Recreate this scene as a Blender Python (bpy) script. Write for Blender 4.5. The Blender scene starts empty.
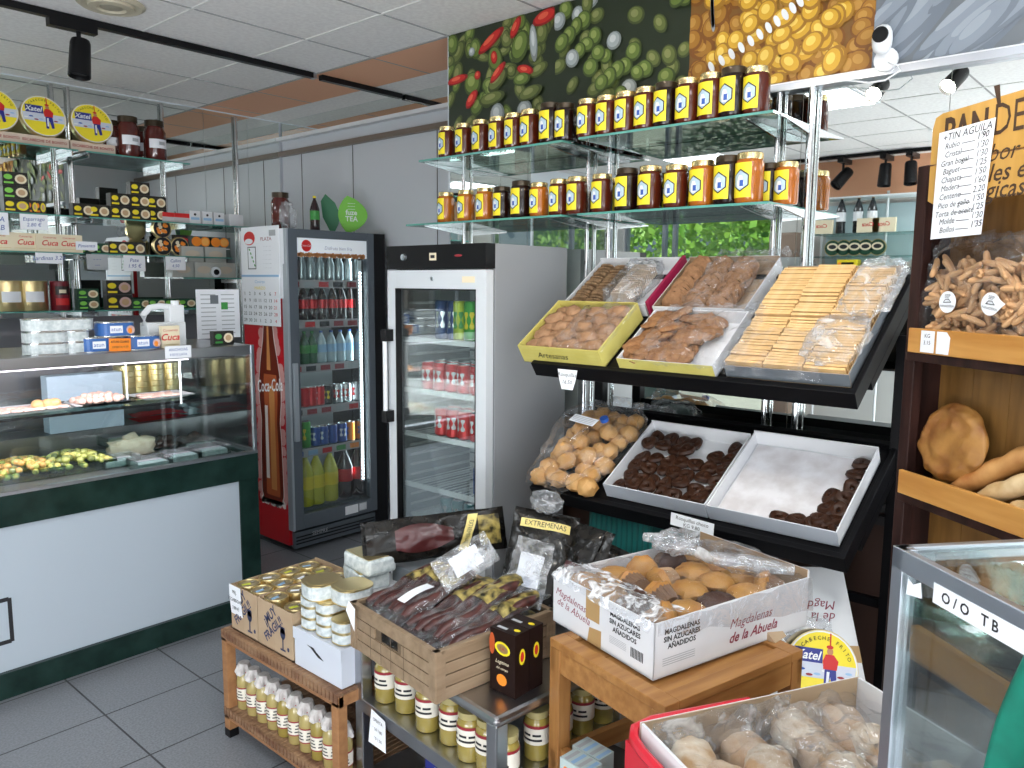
import bpy, math, random
from mathutils import Matrix, Vector, noise
R = math.radians
PI = math.pi
random.seed(7)
scn = bpy.context.scene
COL = scn.collection

# ------------------------------------------------------------ camera
EYE = 1.65
FPX = 790.7
yaw, pit, rol = R(41.42), R(7.27), R(0.46)
FW = Vector((math.cos(yaw)*math.cos(pit), math.sin(yaw)*math.cos(pit), -math.sin(pit)))
RT0 = Vector((math.sin(yaw), -math.cos(yaw), 0))
UP0 = RT0.cross(FW)
RT = RT0*math.cos(rol) + UP0*math.sin(rol)
UP = -RT0*math.sin(rol) + UP0*math.cos(rol)
CAM = Vector((0, 0, EYE))
cam = bpy.data.cameras.new('camera'); camo = bpy.data.objects.new('camera', cam); COL.objects.link(camo)
cam.sensor_width = 36; cam.lens = FPX/1024*36; cam.clip_start = .05; cam.clip_end = 200
camo.matrix_world = Matrix(((RT.x, UP.x, -FW.x, 0), (RT.y, UP.y, -FW.y, 0), (RT.z, UP.z, -FW.z, EYE), (0, 0, 0, 1)))
scn.camera = camo

def at(px, py, ax, v):
    """point where the sight line of a pixel meets the plane axis = v"""
    d = FW + RT*((px-512)/FPX) - UP*((py-384)/FPX)
    i = 'xyz'.index(ax)
    return CAM + d*((v-CAM[i])/d[i])

# ------------------------------------------------------------ light
w = bpy.data.worlds.new('world'); scn.world = w; w.use_nodes = True
wn = w.node_tree.nodes; bg = wn['Background']
sky = wn.new('ShaderNodeTexSky'); sky.sky_type = 'HOSEK_WILKIE'; sky.turbidity = 4; sky.sun_direction = (.5, -.45, .74)
w.node_tree.links.new(sky.outputs[0], bg.inputs[0]); bg.inputs[1].default_value = 1.2
def lamp(kind, name, loc, power, color=(1, 1, 1), to=None, **kw):
    l = bpy.data.lights.new(name, kind); o = bpy.data.objects.new(name, l); COL.objects.link(o)
    l.energy = power; l.color = color; o.location = loc
    if to is not None:
        o.rotation_euler = (Vector(to)-Vector(loc)).to_track_quat('-Z', 'Y').to_euler()
    for k, v in kw.items(): setattr(l, k, v)
    return o
lamp('SUN', 'sun', (0, 0, 12), 6.0, (1, .96, .88), to=(-5.0, 3.0, 4.0), angle=R(.6))
# unseen fill lamps added before the closed walls, standing in for daylight
lamp('AREA', 'front_fill_light', (-.2, -2.35, 1.45), 70, (.84, .93, 1.0), to=(.4, 2.4, 2.2), shape='RECTANGLE', size=3.6, size_y=2.2)
lamp('AREA', 'street_side_fill', (-2.1, .3, 1.5), 34, (.84, .93, 1.0), to=(1.2, 1.6, 2.2), shape='RECTANGLE', size=2.4, size_y=2.2)
# low area lamps added to brighten the ceiling, in place of pavement bounce
lamp('AREA', 'ceiling_fill_front', (0, -2.2, .35), 95, (.95, .97, 1.0), to=(.6, .6, 2.8), shape='RECTANGLE', size=3.4, size_y=.5)
lamp('AREA', 'ceiling_fill_street', (-2.0, .8, .35), 70, (.95, .97, 1.0), to=(.4, 2.2, 2.8), shape='RECTANGLE', size=3.0, size_y=.5)
scn.view_settings.view_transform = 'Standard'; scn.view_settings.look = 'None'
scn.view_settings.gamma = 1; scn.view_settings.use_curve_mapping = False
scn.view_settings.exposure = 0.0
PANEL_W = 13      # glow of the ceiling panels

# ------------------------------------------------------------ materials
def _new(name):
    m = bpy.data.materials.new(name); m.use_nodes = True
    return m, m.node_tree.nodes, m.node_tree.links, m.node_tree.nodes['Principled BSDF']
def mat(name, col, rough=.5, metal=0, spec=.5, col2=None, scale=20, vtype='noise', bump=0, bscale=None, coat=0, stretch=None, emit=0, trans=0, sss=0, alpha=1):
    m, N, L, b = _new(name)
    c = tuple(col)+(1,)
    b.inputs['Base Color'].default_value = c; b.inputs['Roughness'].default_value = rough
    b.inputs['Metallic'].default_value = metal; b.inputs['Specular IOR Level'].default_value = spec
    b.inputs['Coat Weight'].default_value = coat; b.inputs['Coat Roughness'].default_value = .08
    b.inputs['Transmission Weight'].default_value = trans
    if sss:
        b.inputs['Subsurface Weight'].default_value = sss; b.inputs['Subsurface Scale'].default_value = .01
    if emit:
        b.inputs['Emission Color'].default_value = c; b.inputs['Emission Strength'].default_value = emit
    if col2 is not None or bump:
        tc = N.new('ShaderNodeTexCoord'); mp = N.new('ShaderNodeMapping'); L.new(tc.outputs['Object'], mp.inputs[0])
        if stretch: mp.inputs['Scale'].default_value = stretch
        def tex(s):
            if vtype == 'voronoi':
                t = N.new('ShaderNodeTexVoronoi'); t.inputs['Scale'].default_value = s; L.new(mp.outputs[0], t.inputs['Vector']); return t.outputs['Distance']
            if vtype == 'wave':
                t = N.new('ShaderNodeTexWave'); t.inputs['Scale'].default_value = s; t.inputs['Distortion'].default_value = 6; t.inputs['Detail'].default_value = 3; L.new(mp.outputs[0], t.inputs['Vector']); return t.outputs['Fac']
            t = N.new('ShaderNodeTexNoise'); t.inputs['Scale'].default_value = s; t.inputs['Detail'].default_value = 4; L.new(mp.outputs[0], t.inputs['Vector']); return t.outputs['Fac']
        if col2 is not None:
            r = N.new('ShaderNodeValToRGB'); r.color_ramp.elements[0].position = .35; r.color_ramp.elements[1].position = .65
            r.color_ramp.elements[0].color = c; r.color_ramp.elements[1].color = tuple(col2)+(1,)
            L.new(tex(scale), r.inputs[0]); L.new(r.outputs[0], b.inputs['Base Color'])
        if bump:
            bp = N.new('ShaderNodeBump'); bp.inputs['Strength'].default_value = bump; bp.inputs['Distance'].default_value = .004
            L.new(tex(bscale or scale), bp.inputs['Height']); L.new(bp.outputs[0], b.inputs['Normal'])
    return m
def glass(name, tint=(1, 1, 1), rough=.0, gloss=.06):
    """a thin pane: lets light through, mirrors a little, more at grazing angles"""
    m, N, L, b = _new(name); N.remove(b); out = N['Material Output']
    tr = N.new('ShaderNodeBsdfTransparent'); tr.inputs[0].default_value = tuple(tint)+(1,)
    gl = N.new('ShaderNodeBsdfGlossy'); gl.inputs['Roughness'].default_value = rough
    lw = N.new('ShaderNodeLayerWeight'); lw.inputs[0].default_value = .25
    ma = N.new('ShaderNodeMath'); ma.operation = 'MULTIPLY_ADD'; ma.inputs[1].default_value = .6; ma.inputs[2].default_value = gloss
    mx = N.new('ShaderNodeMixShader'); L.new(lw.outputs['Fresnel'], ma.inputs[0]); L.new(ma.outputs[0], mx.inputs[0])
    L.new(tr.outputs[0], mx.inputs[1]); L.new(gl.outputs[0], mx.inputs[2]); L.new(mx.outputs[0], out.inputs[0])
    return m
def film(name, tint=(.97, .98, 1), haze=.12, gl_=.16, scale=18, bump=.9):
    """crinkled clear plastic: transparent with glossy wrinkles and a little milky haze"""
    m, N, L, b = _new(name); N.remove(b); out = N['Material Output']
    tc = N.new('ShaderNodeTexCoord'); n1 = N.new('ShaderNodeTexNoise'); n1.inputs['Scale'].default_value = scale; n1.inputs['Detail'].default_value = 3; n1.inputs['Distortion'].default_value = 1.5
    L.new(tc.outputs['Object'], n1.inputs['Vector'])
    bp = N.new('ShaderNodeBump'); bp.inputs['Strength'].default_value = bump*.7; bp.inputs['Distance'].default_value = .015; L.new(n1.outputs['Fac'], bp.inputs['Height'])
    tr = N.new('ShaderNodeBsdfTransparent'); tr.inputs[0].default_value = tuple(tint)+(1,)
    gl = N.new('ShaderNodeBsdfGlossy'); gl.inputs['Roughness'].default_value = .10; L.new(bp.outputs[0], gl.inputs['Normal'])
    df = N.new('ShaderNodeBsdfDiffuse'); df.inputs[0].default_value = (.85, .86, .88, 1)
    lw = N.new('ShaderNodeLayerWeight'); lw.inputs[0].default_value = .3; L.new(bp.outputs[0], lw.inputs['Normal'])
    ma = N.new('ShaderNodeMath'); ma.operation = 'MULTIPLY_ADD'; ma.inputs[1].default_value = .24; ma.inputs[2].default_value = gl_; L.new(lw.outputs['Fresnel'], ma.inputs[0])
    m1 = N.new('ShaderNodeMixShader'); L.new(ma.outputs[0], m1.inputs[0]); L.new(tr.outputs[0], m1.inputs[1]); L.new(gl.outputs[0], m1.inputs[2])
    r = N.new('ShaderNodeMapRange'); r.inputs[1].default_value = .45; r.inputs[2].default_value = .75; r.inputs[3].default_value = haze*.3; r.inputs[4].default_value = haze*3.2
    L.new(n1.outputs['Fac'], r.inputs[0])
    m2 = N.new('ShaderNodeMixShader'); L.new(r.outputs[0], m2.inputs[0]); L.new(m1.outputs[0], m2.inputs[1]); L.new(df.outputs[0], m2.inputs[2]); L.new(m2.outputs[0], out.inputs[0])
    return m
def wood(name, a, b_, scale=6, axis='x', rough=.45, spec=.4):
    st = {'x': (.12, 1, 1), 'y': (1, .12, 1), 'z': (1, 1, .12)}[axis]
    return mat(name, a, rough, spec=spec, col2=b_, scale=scale*6, stretch=st, bump=.15)

M_ = {}
def K(name, *a, **k):
    M_[name] = mat(name, *a, **k); return M_[name]
WHITE = K('white_paint', (.80, .82, .84), .4)
PAPER = K('paper', (.86, .88, .92), .7)
INK = K('black_ink', (.012, .012, .015), .6)
BLUEINK = K('blue_ink', (.03, .08, .35), .6)
REDINK = K('red_ink', (.55, .02, .02), .6)
BLACK = K('black_metal', (.005, .005, .006), .4, spec=.12)
BLACKP = K('black_plastic', (.008, .008, .009), .35, spec=.18)
CHROME = K('chrome_tube', (.62, .63, .64), .15, 1)
STEEL = K('stainless_steel', (.50, .51, .53), .30, 1, col2=(.40, .41, .43), scale=3)
ALU = K('aluminium', (.50, .53, .58), .35, 1)
DARKG = K('dark_green_marble', (.006, .018, .015), .2, col2=(.014, .036, .030), scale=9, spec=.35)
CARD = K('cardboard', (.42, .30, .19), .8, col2=(.46, .34, .22), scale=8)
CARDD = K('cardboard_edge', (.33, .22, .13), .85)
KRAFT = K('kraft_tape', (.44, .28, .12), .5)
BOXW = K('white_carton', (.74, .75, .77), .5, col2=(.68, .69, .72), scale=5)
GRAYC = K('grey_carton', (.42, .44, .46), .6)
GOLD = K('gold_tin', (.72, .58, .30), .28, .9)
SILVER = K('silver_tin', (.70, .71, .72), .25, 1)
TINPRINT = K('tin_print', (.72, .76, .76), .45, col2=(.48, .54, .55), scale=60)
YEL = K('yellow_print', (.85, .68, .02), .5)
YELB = K('yellow_card', (.66, .58, .17), .6, col2=(.58, .50, .12), scale=12)
BLUE = K('blue_print', (.03, .10, .42), .5)
LBLUE = K('pale_blue_print', (.30, .50, .72), .5)
RED = K('red_print', (.62, .02, .02), .45)
ORANGE = K('orange_print', (.90, .26, .02), .5)
GREEN = K('green_print', (.05, .30, .06), .5)
LGREEN = K('light_green_print', (.22, .60, .08), .5)
CREAM = K('cream_print', (.80, .70, .50), .6)
WOODD = wood('dark_stained_wood', (.016, .007, .006), (.038, .016, .013), axis='z', spec=.15)
WOODP = wood('pine_panel', (.16, .075, .018), (.24, .12, .032), axis='z')
WOODT = wood('orange_pine_board', (.46, .20, .04), (.57, .28, .07), axis='x')
WOODL = wood('varnished_table_wood', (.29, .125, .035), (.41, .20, .062), axis='x')
WOODLL = wood('varnished_leg_wood', (.27, .115, .033), (.38, .185, .058), axis='z')
WOODC = wood('grey_brown_crate_wood', (.24, .165, .10), (.33, .235, .15), axis='x')
RATT = wood('rattan_frame_wood', (.30, .14, .06), (.40, .20, .085), axis='y')
WICK = K('woven_cane', (.33, .20, .11), .7, col2=(.16, .075, .04), scale=40, stretch=(1, .2, 1), bump=.5)
DRED = K('dark_red_print', (.30, .02, .03), .5)
MAROON = K('maroon_card', (.32, .01, .06), .5)
GLASS = glass('clear_glass', (.93, .97, .96))
GLASSG = glass('green_edge_glass', (.78, .92, .88), gloss=.16)
GEDGE = K('glass_edge', (.10, .32, .27), .1, coat=.6)
FILM = film('plastic_film', haze=.05, gl_=.04, scale=14); FILMH = film('milky_plastic_film', haze=.15, gl_=.10, scale=14); FILML = film('light_plastic_film', haze=.02, gl_=.02, scale=10)
mm, NN, LL, bb = _new('mirror'); bb.inputs['Metallic'].default_value = 1; bb.inputs['Roughness'].default_value = .01; bb.inputs['Base Color'].default_value = (.83, .87, .85, 1); MIRROR = mm

# ------------------------------------------------------------ mesh builder
I4 = Matrix.Identity(4)
def T(x, y, z, rz=0, rx=0, ry=0): return Matrix.Translation((x, y, z)) @ Matrix.Rotation(rz, 4, 'Z') @ Matrix.Rotation(ry, 4, 'Y') @ Matrix.Rotation(rx, 4, 'X')
def DPT(px, py, dep):
    """point on the sight line of a pixel at a depth in metres"""
    return CAM+(FW+RT*((px-512)/FPX)-UP*((py-384)/FPX))*dep
def frame(o, x, y):
    x = Vector(x).normalized(); y = Vector(y); y = (y - x*x.dot(y)).normalized(); z = x.cross(y); o = Vector(o)
    return Matrix(((x.x, y.x, z.x, o.x), (x.y, y.y, z.y, o.y), (x.z, y.z, z.z, o.z), (0, 0, 0, 1)))
_tx = {}
def textmesh(s, bold=0):
    k = (s, bold)
    if k not in _tx:
        c = bpy.data.curves.new('t', 'FONT'); c.body = s; c.resolution_u = 2; c.offset = bold; c.align_x = 'CENTER'; c.align_y = 'CENTER'
        o = bpy.data.objects.new('t', c); me = bpy.data.meshes.new_from_object(o)
        _tx[k] = ([v.co.copy() for v in me.vertices], [tuple(p.vertices) for p in me.polygons])
        bpy.data.objects.remove(o); bpy.data.curves.remove(c); bpy.data.meshes.remove(me)
    return _tx[k]
class MB:
    def __init__(s, M=None): s.v = []; s.f = []; s.m = []; s.sm = []; s.mats = []; s.M = M or I4
    def mi(s, m):
        if m not in s.mats: s.mats.append(m)
        return s.mats.index(m)
    def add(s, vs, fs, m, M=None, smooth=False):
        o = len(s.v); A = s.M @ M if M is not None else s.M; k = s.mi(m)
        s.v += [A @ Vector(v) for v in vs]; s.f += [tuple(i+o for i in f) for f in fs]
        s.m += [k]*len(fs); s.sm += [smooth]*len(fs); return s
    def box(s, x0, y0, z0, x1, y1, z1, m, M=None):
        if x0 > x1: x0, x1 = x1, x0
        if y0 > y1: y0, y1 = y1, y0
        if z0 > z1: z0, z1 = z1, z0
        return s.add([(x0, y0, z0), (x1, y0, z0), (x1, y1, z0), (x0, y1, z0), (x0, y0, z1), (x1, y0, z1), (x1, y1, z1), (x0, y1, z1)],
                     [(0, 3, 2, 1), (4, 5, 6, 7), (0, 1, 5, 4), (1, 2, 6, 5), (2, 3, 7, 6), (3, 0, 4, 7)], m, M)
    def lathe(s, prof, m, n=16, M=None, caps=True, a0=0, a1=2*PI, smooth=True):
        full = abs(a1-a0-2*PI) < 1e-6; c = n if full else n+1; vs = []; fs = []
        for r, z in prof:
            for i in range(c):
                a = a0+(a1-a0)*i/n; vs.append((r*math.cos(a), r*math.sin(a), z))
        for j in range(len(prof)-1):
            for i in range(n):
                k = (i+1) % c if full else i+1
                fs.append((j*c+i, j*c+k, (j+1)*c+k, (j+1)*c+i))
        if caps and full:
            if prof[0][0] > 1e-4: fs.append(tuple(reversed(range(c))))
            if prof[-1][0] > 1e-4: fs.append(tuple(range((len(prof)-1)*c, len(prof)*c)))
        return s.add(vs, fs, m, M, smooth)
    def cyl(s, r, z0, z1, m, n=16, M=None): return s.lathe([(r, z0), (r, z1)], m, n, M)
    def rod(s, a, b, r, m, n=8, r2=None):
        a = Vector(a); b = Vector(b); d = b-a; q = d.to_track_quat('Z', 'Y').to_matrix().to_4x4(); q.translation = a
        return s.lathe([(r, 0), (r if r2 is None else r2, d.length)], m, n, q)
    def tube(s, pts, r, m, n=7):
        pts = [Vector(p) for p in pts]; vs = []; fs = []; rr = r if isinstance(r, (list, tuple)) else [r]*len(pts)
        for i, p in enumerate(pts):
            d = (pts[min(i+1, len(pts)-1)]-pts[max(i-1, 0)]).normalized(); q = d.to_track_quat('Z', 'Y').to_matrix()
            for k in range(n):
                a = 2*PI*k/n; vs.append(p + q @ Vector((rr[i]*math.cos(a), rr[i]*math.sin(a), 0)))
        for i in range(len(pts)-1):
            for k in range(n): fs.append((i*n+k, i*n+(k+1) % n, (i+1)*n+(k+1) % n, (i+1)*n+k))
        fs += [tuple(reversed(range(n))), tuple(range((len(pts)-1)*n, len(pts)*n))]
        return s.add(vs, fs, m, None, True)
    def ell(s, c, r, m, nu=12, nv=8, M=None, nz=0, nf=1.0, e=1.0, seed=0):
        """ellipsoid / superellipsoid (e<1 boxier) with noise nz"""
        vs = []; fs = []; c = Vector(c)
        def pw(x): return math.copysign(abs(x)**e, x)
        for j in range(nv+1):
            t = -PI/2+PI*j/nv
            for i in range(nu):
                a = 2*PI*i/nu; d = Vector((pw(math.cos(t))*pw(math.cos(a)), pw(math.cos(t))*pw(math.sin(a)), pw(math.sin(t))))
                k = 1+(nz*noise.noise(d*nf*2+Vector((seed*3.7, seed, 0))) if nz else 0)
                vs.append(c+Vector((d.x*r[0], d.y*r[1], d.z*r[2]))*k)
        for j in range(nv):
            for i in range(nu): fs.append((j*nu+i, j*nu+(i+1) % nu, (j+1)*nu+(i+1) % nu, (j+1)*nu+i))
        return s.add(vs, fs, m, M, True)
    def prism(s, pts, z0, z1, m, M=None):
        n = len(pts); vs = [(x, y, z0) for x, y in pts]+[(x, y, z1) for x, y in pts]
        fs = [tuple(reversed(range(n))), tuple(range(n, 2*n))]+[(i, (i+1) % n, n+(i+1) % n, n+i) for i in range(n)]
        return s.add(vs, fs, m, M)
    def grid(s, f, nu, nv, m, M=None, smooth=True):
        vs = [f(i/nu, j/nv) for j in range(nv+1) for i in range(nu+1)]
        fs = [(j*(nu+1)+i, j*(nu+1)+i+1, (j+1)*(nu+1)+i+1, (j+1)*(nu+1)+i) for j in range(nv) for i in range(nu)]
        return s.add(vs, fs, m, M, smooth)
    def flat(s, pts, m, z=0, M=None): return s.add([(x, y, z) for x, y in pts], [tuple(range(len(pts)))], m, M)
    def disc(s, x, y, a, b, m, z=0, rot=0, n=14, M=None):
        return s.flat([(x+a*math.cos(t)*math.cos(rot)-b*math.sin(t)*math.sin(rot), y+a*math.cos(t)*math.sin(rot)+b*math.sin(t)*math.cos(rot)) for t in [2*PI*i/n for i in range(n)]], m, z, M)
    def text(s, txt, size, m, x=0, y=0, z=.0006, rot=0, M=None, shear=0, bold=0, sx=1):
        vs, fs = textmesh(txt, bold); c, n = math.cos(rot), math.sin(rot); out = []
        for v in vs:
            a = (v.x+v.y*shear)*size*sx; b = v.y*size; out.append((x+a*c-b*n, y+a*n+b*c, z))
        return s.add(out, fs, m, M)
    def wrap(s, R_, th, z0, z1, wf, m, nu=6, nv=4, smooth=True):
        """a label patch on a cylinder of radius R_, centred on angle th; wf(t) = half width at height fraction t"""
        def f(u, v):
            h = wf(v); a = th+(u*2-1)*h/R_
            return (R_*math.cos(a), R_*math.sin(a), z0+(z1-z0)*v)
        return s.grid(f, nu, nv, m, None, smooth)
    def mesh(s, name):
        me = bpy.data.meshes.new(name); me.from_pydata([tuple(v) for v in s.v], [], s.f)
        for m in s.mats: me.materials.append(m)
        me.polygons.foreach_set('material_index', s.m); me.polygons.foreach_set('use_smooth', s.sm); me.update()
        if any(s.sm): me.set_sharp_from_angle(angle=R(42))
        return me
def tag(o, label=None, cat=None, group=None, kind=None):
    if label: o['label'] = label
    if cat: o['category'] = cat
    if group: o['group'] = group
    if kind: o['kind'] = kind
    return o
def obj(name, mb, parent=None, M=None, label=None, bev=0, cat=None, group=None, kind=None):
    o = bpy.data.objects.new(name, mb.mesh(name)); COL.objects.link(o)
    if M is not None: o.matrix_world = M
    if parent: o.parent = parent
    if bev:
        b = o.modifiers.new('bevel', 'BEVEL'); b.width = bev; b.segments = 2; b.limit_method = 'ANGLE'; b.angle_limit = R(50)
    return tag(o, label, cat, group, kind)
def thing(name, label, cat, M=I4, group=None):
    o = bpy.data.objects.new(name, None); COL.objects.link(o); o.matrix_world = M; o.empty_display_size = .1
    return tag(o, label, cat, group)
def struct(name, mb, M=None, **k): return obj(name, mb, None, M, kind='structure', **k)
def copy_tree(o, parent=None):
    kids = list(KIDS.get(o.name, ())) or [c for c in o.children]
    c = o.copy(); COL.objects.link(c); c.parent = parent
    for ch in kids: copy_tree(ch, c)
    return c
KIDS = {}
class Kind:
    """the first put() moves the original, every later one a copy of the whole tree"""
    def __init__(s, root): s.root = root; s.used = False
    def put(s, M, label=None, group=None):
        o = s.root if not s.used else copy_tree(s.root)
        s.used = True
        o.matrix_world = M
        if label: o['label'] = label
        if group: o['group'] = group
        return o
ORD0 = ['first', 'second', 'third', 'fourth', 'fifth', 'sixth', 'seventh', 'eighth', 'ninth', 'tenth', 'eleventh', 'twelfth', 'thirteenth', 'fourteenth', 'fifteenth', 'sixteenth', 'seventeenth', 'eighteenth', 'nineteenth', 'twentieth']
ORD = ORD0+[t+'-'+o for t in ('twenty', 'thirty') for o in ORD0[:9]]

# ------------------------------------------------------------ room shell
ZC = 2.82; XM = 2.756; XA = 3.40; YL = 5.30; XW = -2.30; YN = -2.60; YR = 2.85
def tilemat(name, c1, gap, size, gw, ox, oy, rough, speck=None):
    m, N, L, b = _new(name); b.inputs['Roughness'].default_value = rough
    tc = N.new('ShaderNodeTexCoord'); mp = N.new('ShaderNodeMapping'); L.new(tc.outputs['Object'], mp.inputs[0]); mp.inputs['Location'].default_value = (-ox, -oy, 0)
    br = N.new('ShaderNodeTexBrick'); br.offset = 0; br.inputs['Scale'].default_value = 1; br.inputs['Brick Width'].default_value = size; br.inputs['Row Height'].default_value = size
    br.inputs['Mortar Size'].default_value = gw; br.inputs['Mortar Smooth'].default_value = 0; br.inputs['Bias'].default_value = 0
    br.inputs['Mortar'].default_value = tuple(gap)+(1,)
    L.new(mp.outputs[0], br.inputs['Vector'])
    n = N.new('ShaderNodeTexNoise'); n.inputs['Scale'].default_value = speck[1]; n.inputs['Detail'].default_value = 5; L.new(tc.outputs['Object'], n.inputs['Vector'])
    r = N.new('ShaderNodeValToRGB'); r.color_ramp.elements[0].position = .38; r.color_ramp.elements[1].position = .62
    r.color_ramp.elements[0].color = tuple(speck[0])+(1,); r.color_ramp.elements[1].color = tuple(c1)+(1,); L.new(n.outputs['Fac'], r.inputs[0])
    L.new(r.outputs[0], br.inputs['Color1']); L.new(r.outputs[0], br.inputs['Color2']); L.new(br.outputs[0], b.inputs['Base Color'])
    return m
FLOORM = tilemat('floor_tiles', (.235, .245, .265), (.03, .03, .033), .3835, .0035, 1.105-.3835*6, 3.035-.3835*9, .42, ((.17, .178, .195), 130))
CEILM = tilemat('ceiling_tiles', (.90, .885, .87), (.90, .885, .87), .5745, .0, .04, .57, .9, ((.82, .80, .79), 45))
struct('floor', MB().box(XW-.2, YN-.2, -.1, XA+.2, YL+.2, 0, FLOORM))
struct('ceiling', MB().box(XW-.2, YN-.2, ZC, XA+.2, YL+.2, ZC+.12, CEILM))
# ceiling grid: white T bars, painted brown strip beside the mirror wall
TBW = K('ceiling_grid_white', (.80, .80, .78), .5); TBD = K('ceiling_grid_grey', (.34, .34, .34), .5)
OR = K('brown_ceiling_strip', (.80, .42, .25), .6)
g = MB()
GX = [1.777-.5745*i for i in range(-1, 8)]; GY = [2.856+.5745*i for i in range(-9, 5)]
for x in GX:
    if XW < x < XM: g.box(x-.006, YN, ZC-.004, x+.006, YL, ZC+.001, TBW)
struct('trim_1', g)
g = MB()
for y in GY:
    if YN < y < YL: g.box(XW, y-.005, ZC-.003, XM+(.41 if y > YR else 0), y+.005, ZC+.001, TBD)
g.box(XM-.006, YR, ZC-.005, XM+.006, YL, ZC, TBD)
struct('trim_2', g)
struct('ceiling_strip', MB().box(XM, YR, ZC-.002, XM+.41, YL, ZC+.002, OR))
# mirror wall: posters above the rail, mirror, dark slats below
WALLG = K('pale_grey_wall', (.64, .68, .73), .35); WALLW = K('white_wall', (.62, .61, .59), .7)
DARKW = K('dark_slats', (.018, .017, .018), .4); BROWNW = K('brown_lower_wall', (.035, .016, .011), .5)
struct('wall_right', MB().box(XM+.012, YN, 0, XM+.12, YR, ZC, WALLW))
mr = MB(); ys = [YN+.02, -1.45, -.55, .21, .66, 1.115, 1.97, 2.35, YR]
for a, b in zip(ys[:-1], ys[1:]): mr.box(XM+.004, a+.001, 1.08, XM+.014, b-.001, 2.32, MIRROR)
struct('wall_mirror_right', mr)
sl = MB(); sl.box(XM, YN+.02, .0, XM+.012, YR, 1.08, BROWNW)
for k in range(5): sl.box(XM-.03, YN+.02, .86+.045*k, XM, YR, .89+.045*k, DARKW)
struct('wall_panelling', sl)
rl = MB(); rl.box(XM-.03, YN+.02, 2.312, XM+.01, YR, 2.335, ALU); rl.box(XM-.02, YN+.02, 2.335, XM+.01, YR, 2.342, WHITE)
struct('trim_3', rl)
# return, alcove and left wall
struct('wall_return', MB().box(XM+.12, YR-.1, 0, XA, YR, ZC, WALLG).box(XM-.0, YR, 0, XM+.12, YR+.01, ZC, WALLG))
al = MB().box(XA, YR-.1, 0, XA+.1, YL, ZC, WALLG)
for y in (3.62, 4.45, 5.05): al.box(XA-.002, y-.003, 0, XA, y+.003, 2.6, DARKW)
struct('wall_alcove', al)
struct('trim_4', MB().box(XA-.05, YR, 2.675, XA, YL, 2.70, WHITE))
struct('trim_5', MB().box(XA-.035, YR, 2.565, XA, YL, 2.60, K('brown_rail', (.20, .16, .13), .35)))
struct('wall_mirror_alcove', MB().box(XA-.008, YR, 2.705, XA-.002, YL, ZC-.004, MIRROR))
struct('wall_left', MB().box(-.80, YL+.012, 0, XA+.1, YL+.12, ZC, WALLG).box(XW-.15, YL+.012, 0, -.80, YL+.12, .95, WALLG).box(XW-.15, YL+.012, 2.45, -.80, YL+.12, ZC, WALLG).box(XW-.15, YL+.012, .95, XW+.06, YL+.12, 2.45, WALLG))
ml = MB(); xs = [-.76, -.3, .6, 1.3, 1.83, 1.93, 2.79, 3.12, 3.38]
for a, b in zip(xs[:-1], xs[1:]): ml.box(a+.001, YL+.004, 1.42, b-.001, YL+.012, ZC-.01, MIRROR)
struct('wall_mirror_left', ml)
struct('wall_left_lower', MB().box(-.76, YL, 0, XA, YL+.008, 1.42, K('grey_steel_wall', (.28, .28, .31), .35, .4)))
# street side wall with a wide window, seen in the mirrors
WX = XW
sw = MB()
sw.box(WX-.15, YN, 0, WX, 3.32, ZC, WALLW); sw.box(WX-.15, 3.32, 2.45, WX, YL+.1, ZC, WALLW); sw.box(WX-.15, 3.32, 0, WX, YL+.1, .12, WALLW); sw.box(WX-.15, 5.2, 0, WX, YL+.1, ZC, WALLW)
struct('wall_street', sw)
wf = MB()
for y in (3.34, 4.55, 4.68, 5.18): wf.box(WX-.09, y-.02, .12, WX-.03, y+.02, 2.45, ALU)
wf.box(WX-.09, 3.32, 2.41, WX-.03, 5.2, 2.45, ALU); wf.box(WX-.09, 3.32, .12, WX-.03, 5.2, .16, ALU)
wo = struct('window_1', wf)
obj('window_pane', MB().box(WX-.065, 3.34, .14, WX-.06, 5.18, 2.43, GLASS), wo)
wf = MB()
for x in (XW+.08, -1.52, -.82): wf.box(x-.02, YL+.03, .95, x+.02, YL+.08, 2.45, ALU)
wf.box(XW+.06, YL+.03, 2.41, -.80, YL+.08, 2.45, ALU); wf.box(XW+.06, YL+.03, .95, -.80, YL+.08, .99, ALU)
wo = struct('window_2', wf); obj('window_pane', MB().box(XW+.08, YL+.05, .97, -.82, YL+.055, 2.43, GLASS), wo)
struct('wall_near', MB().box(XW-.2, YN-.12, 0, XA, YN, ZC, WALLW))

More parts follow.
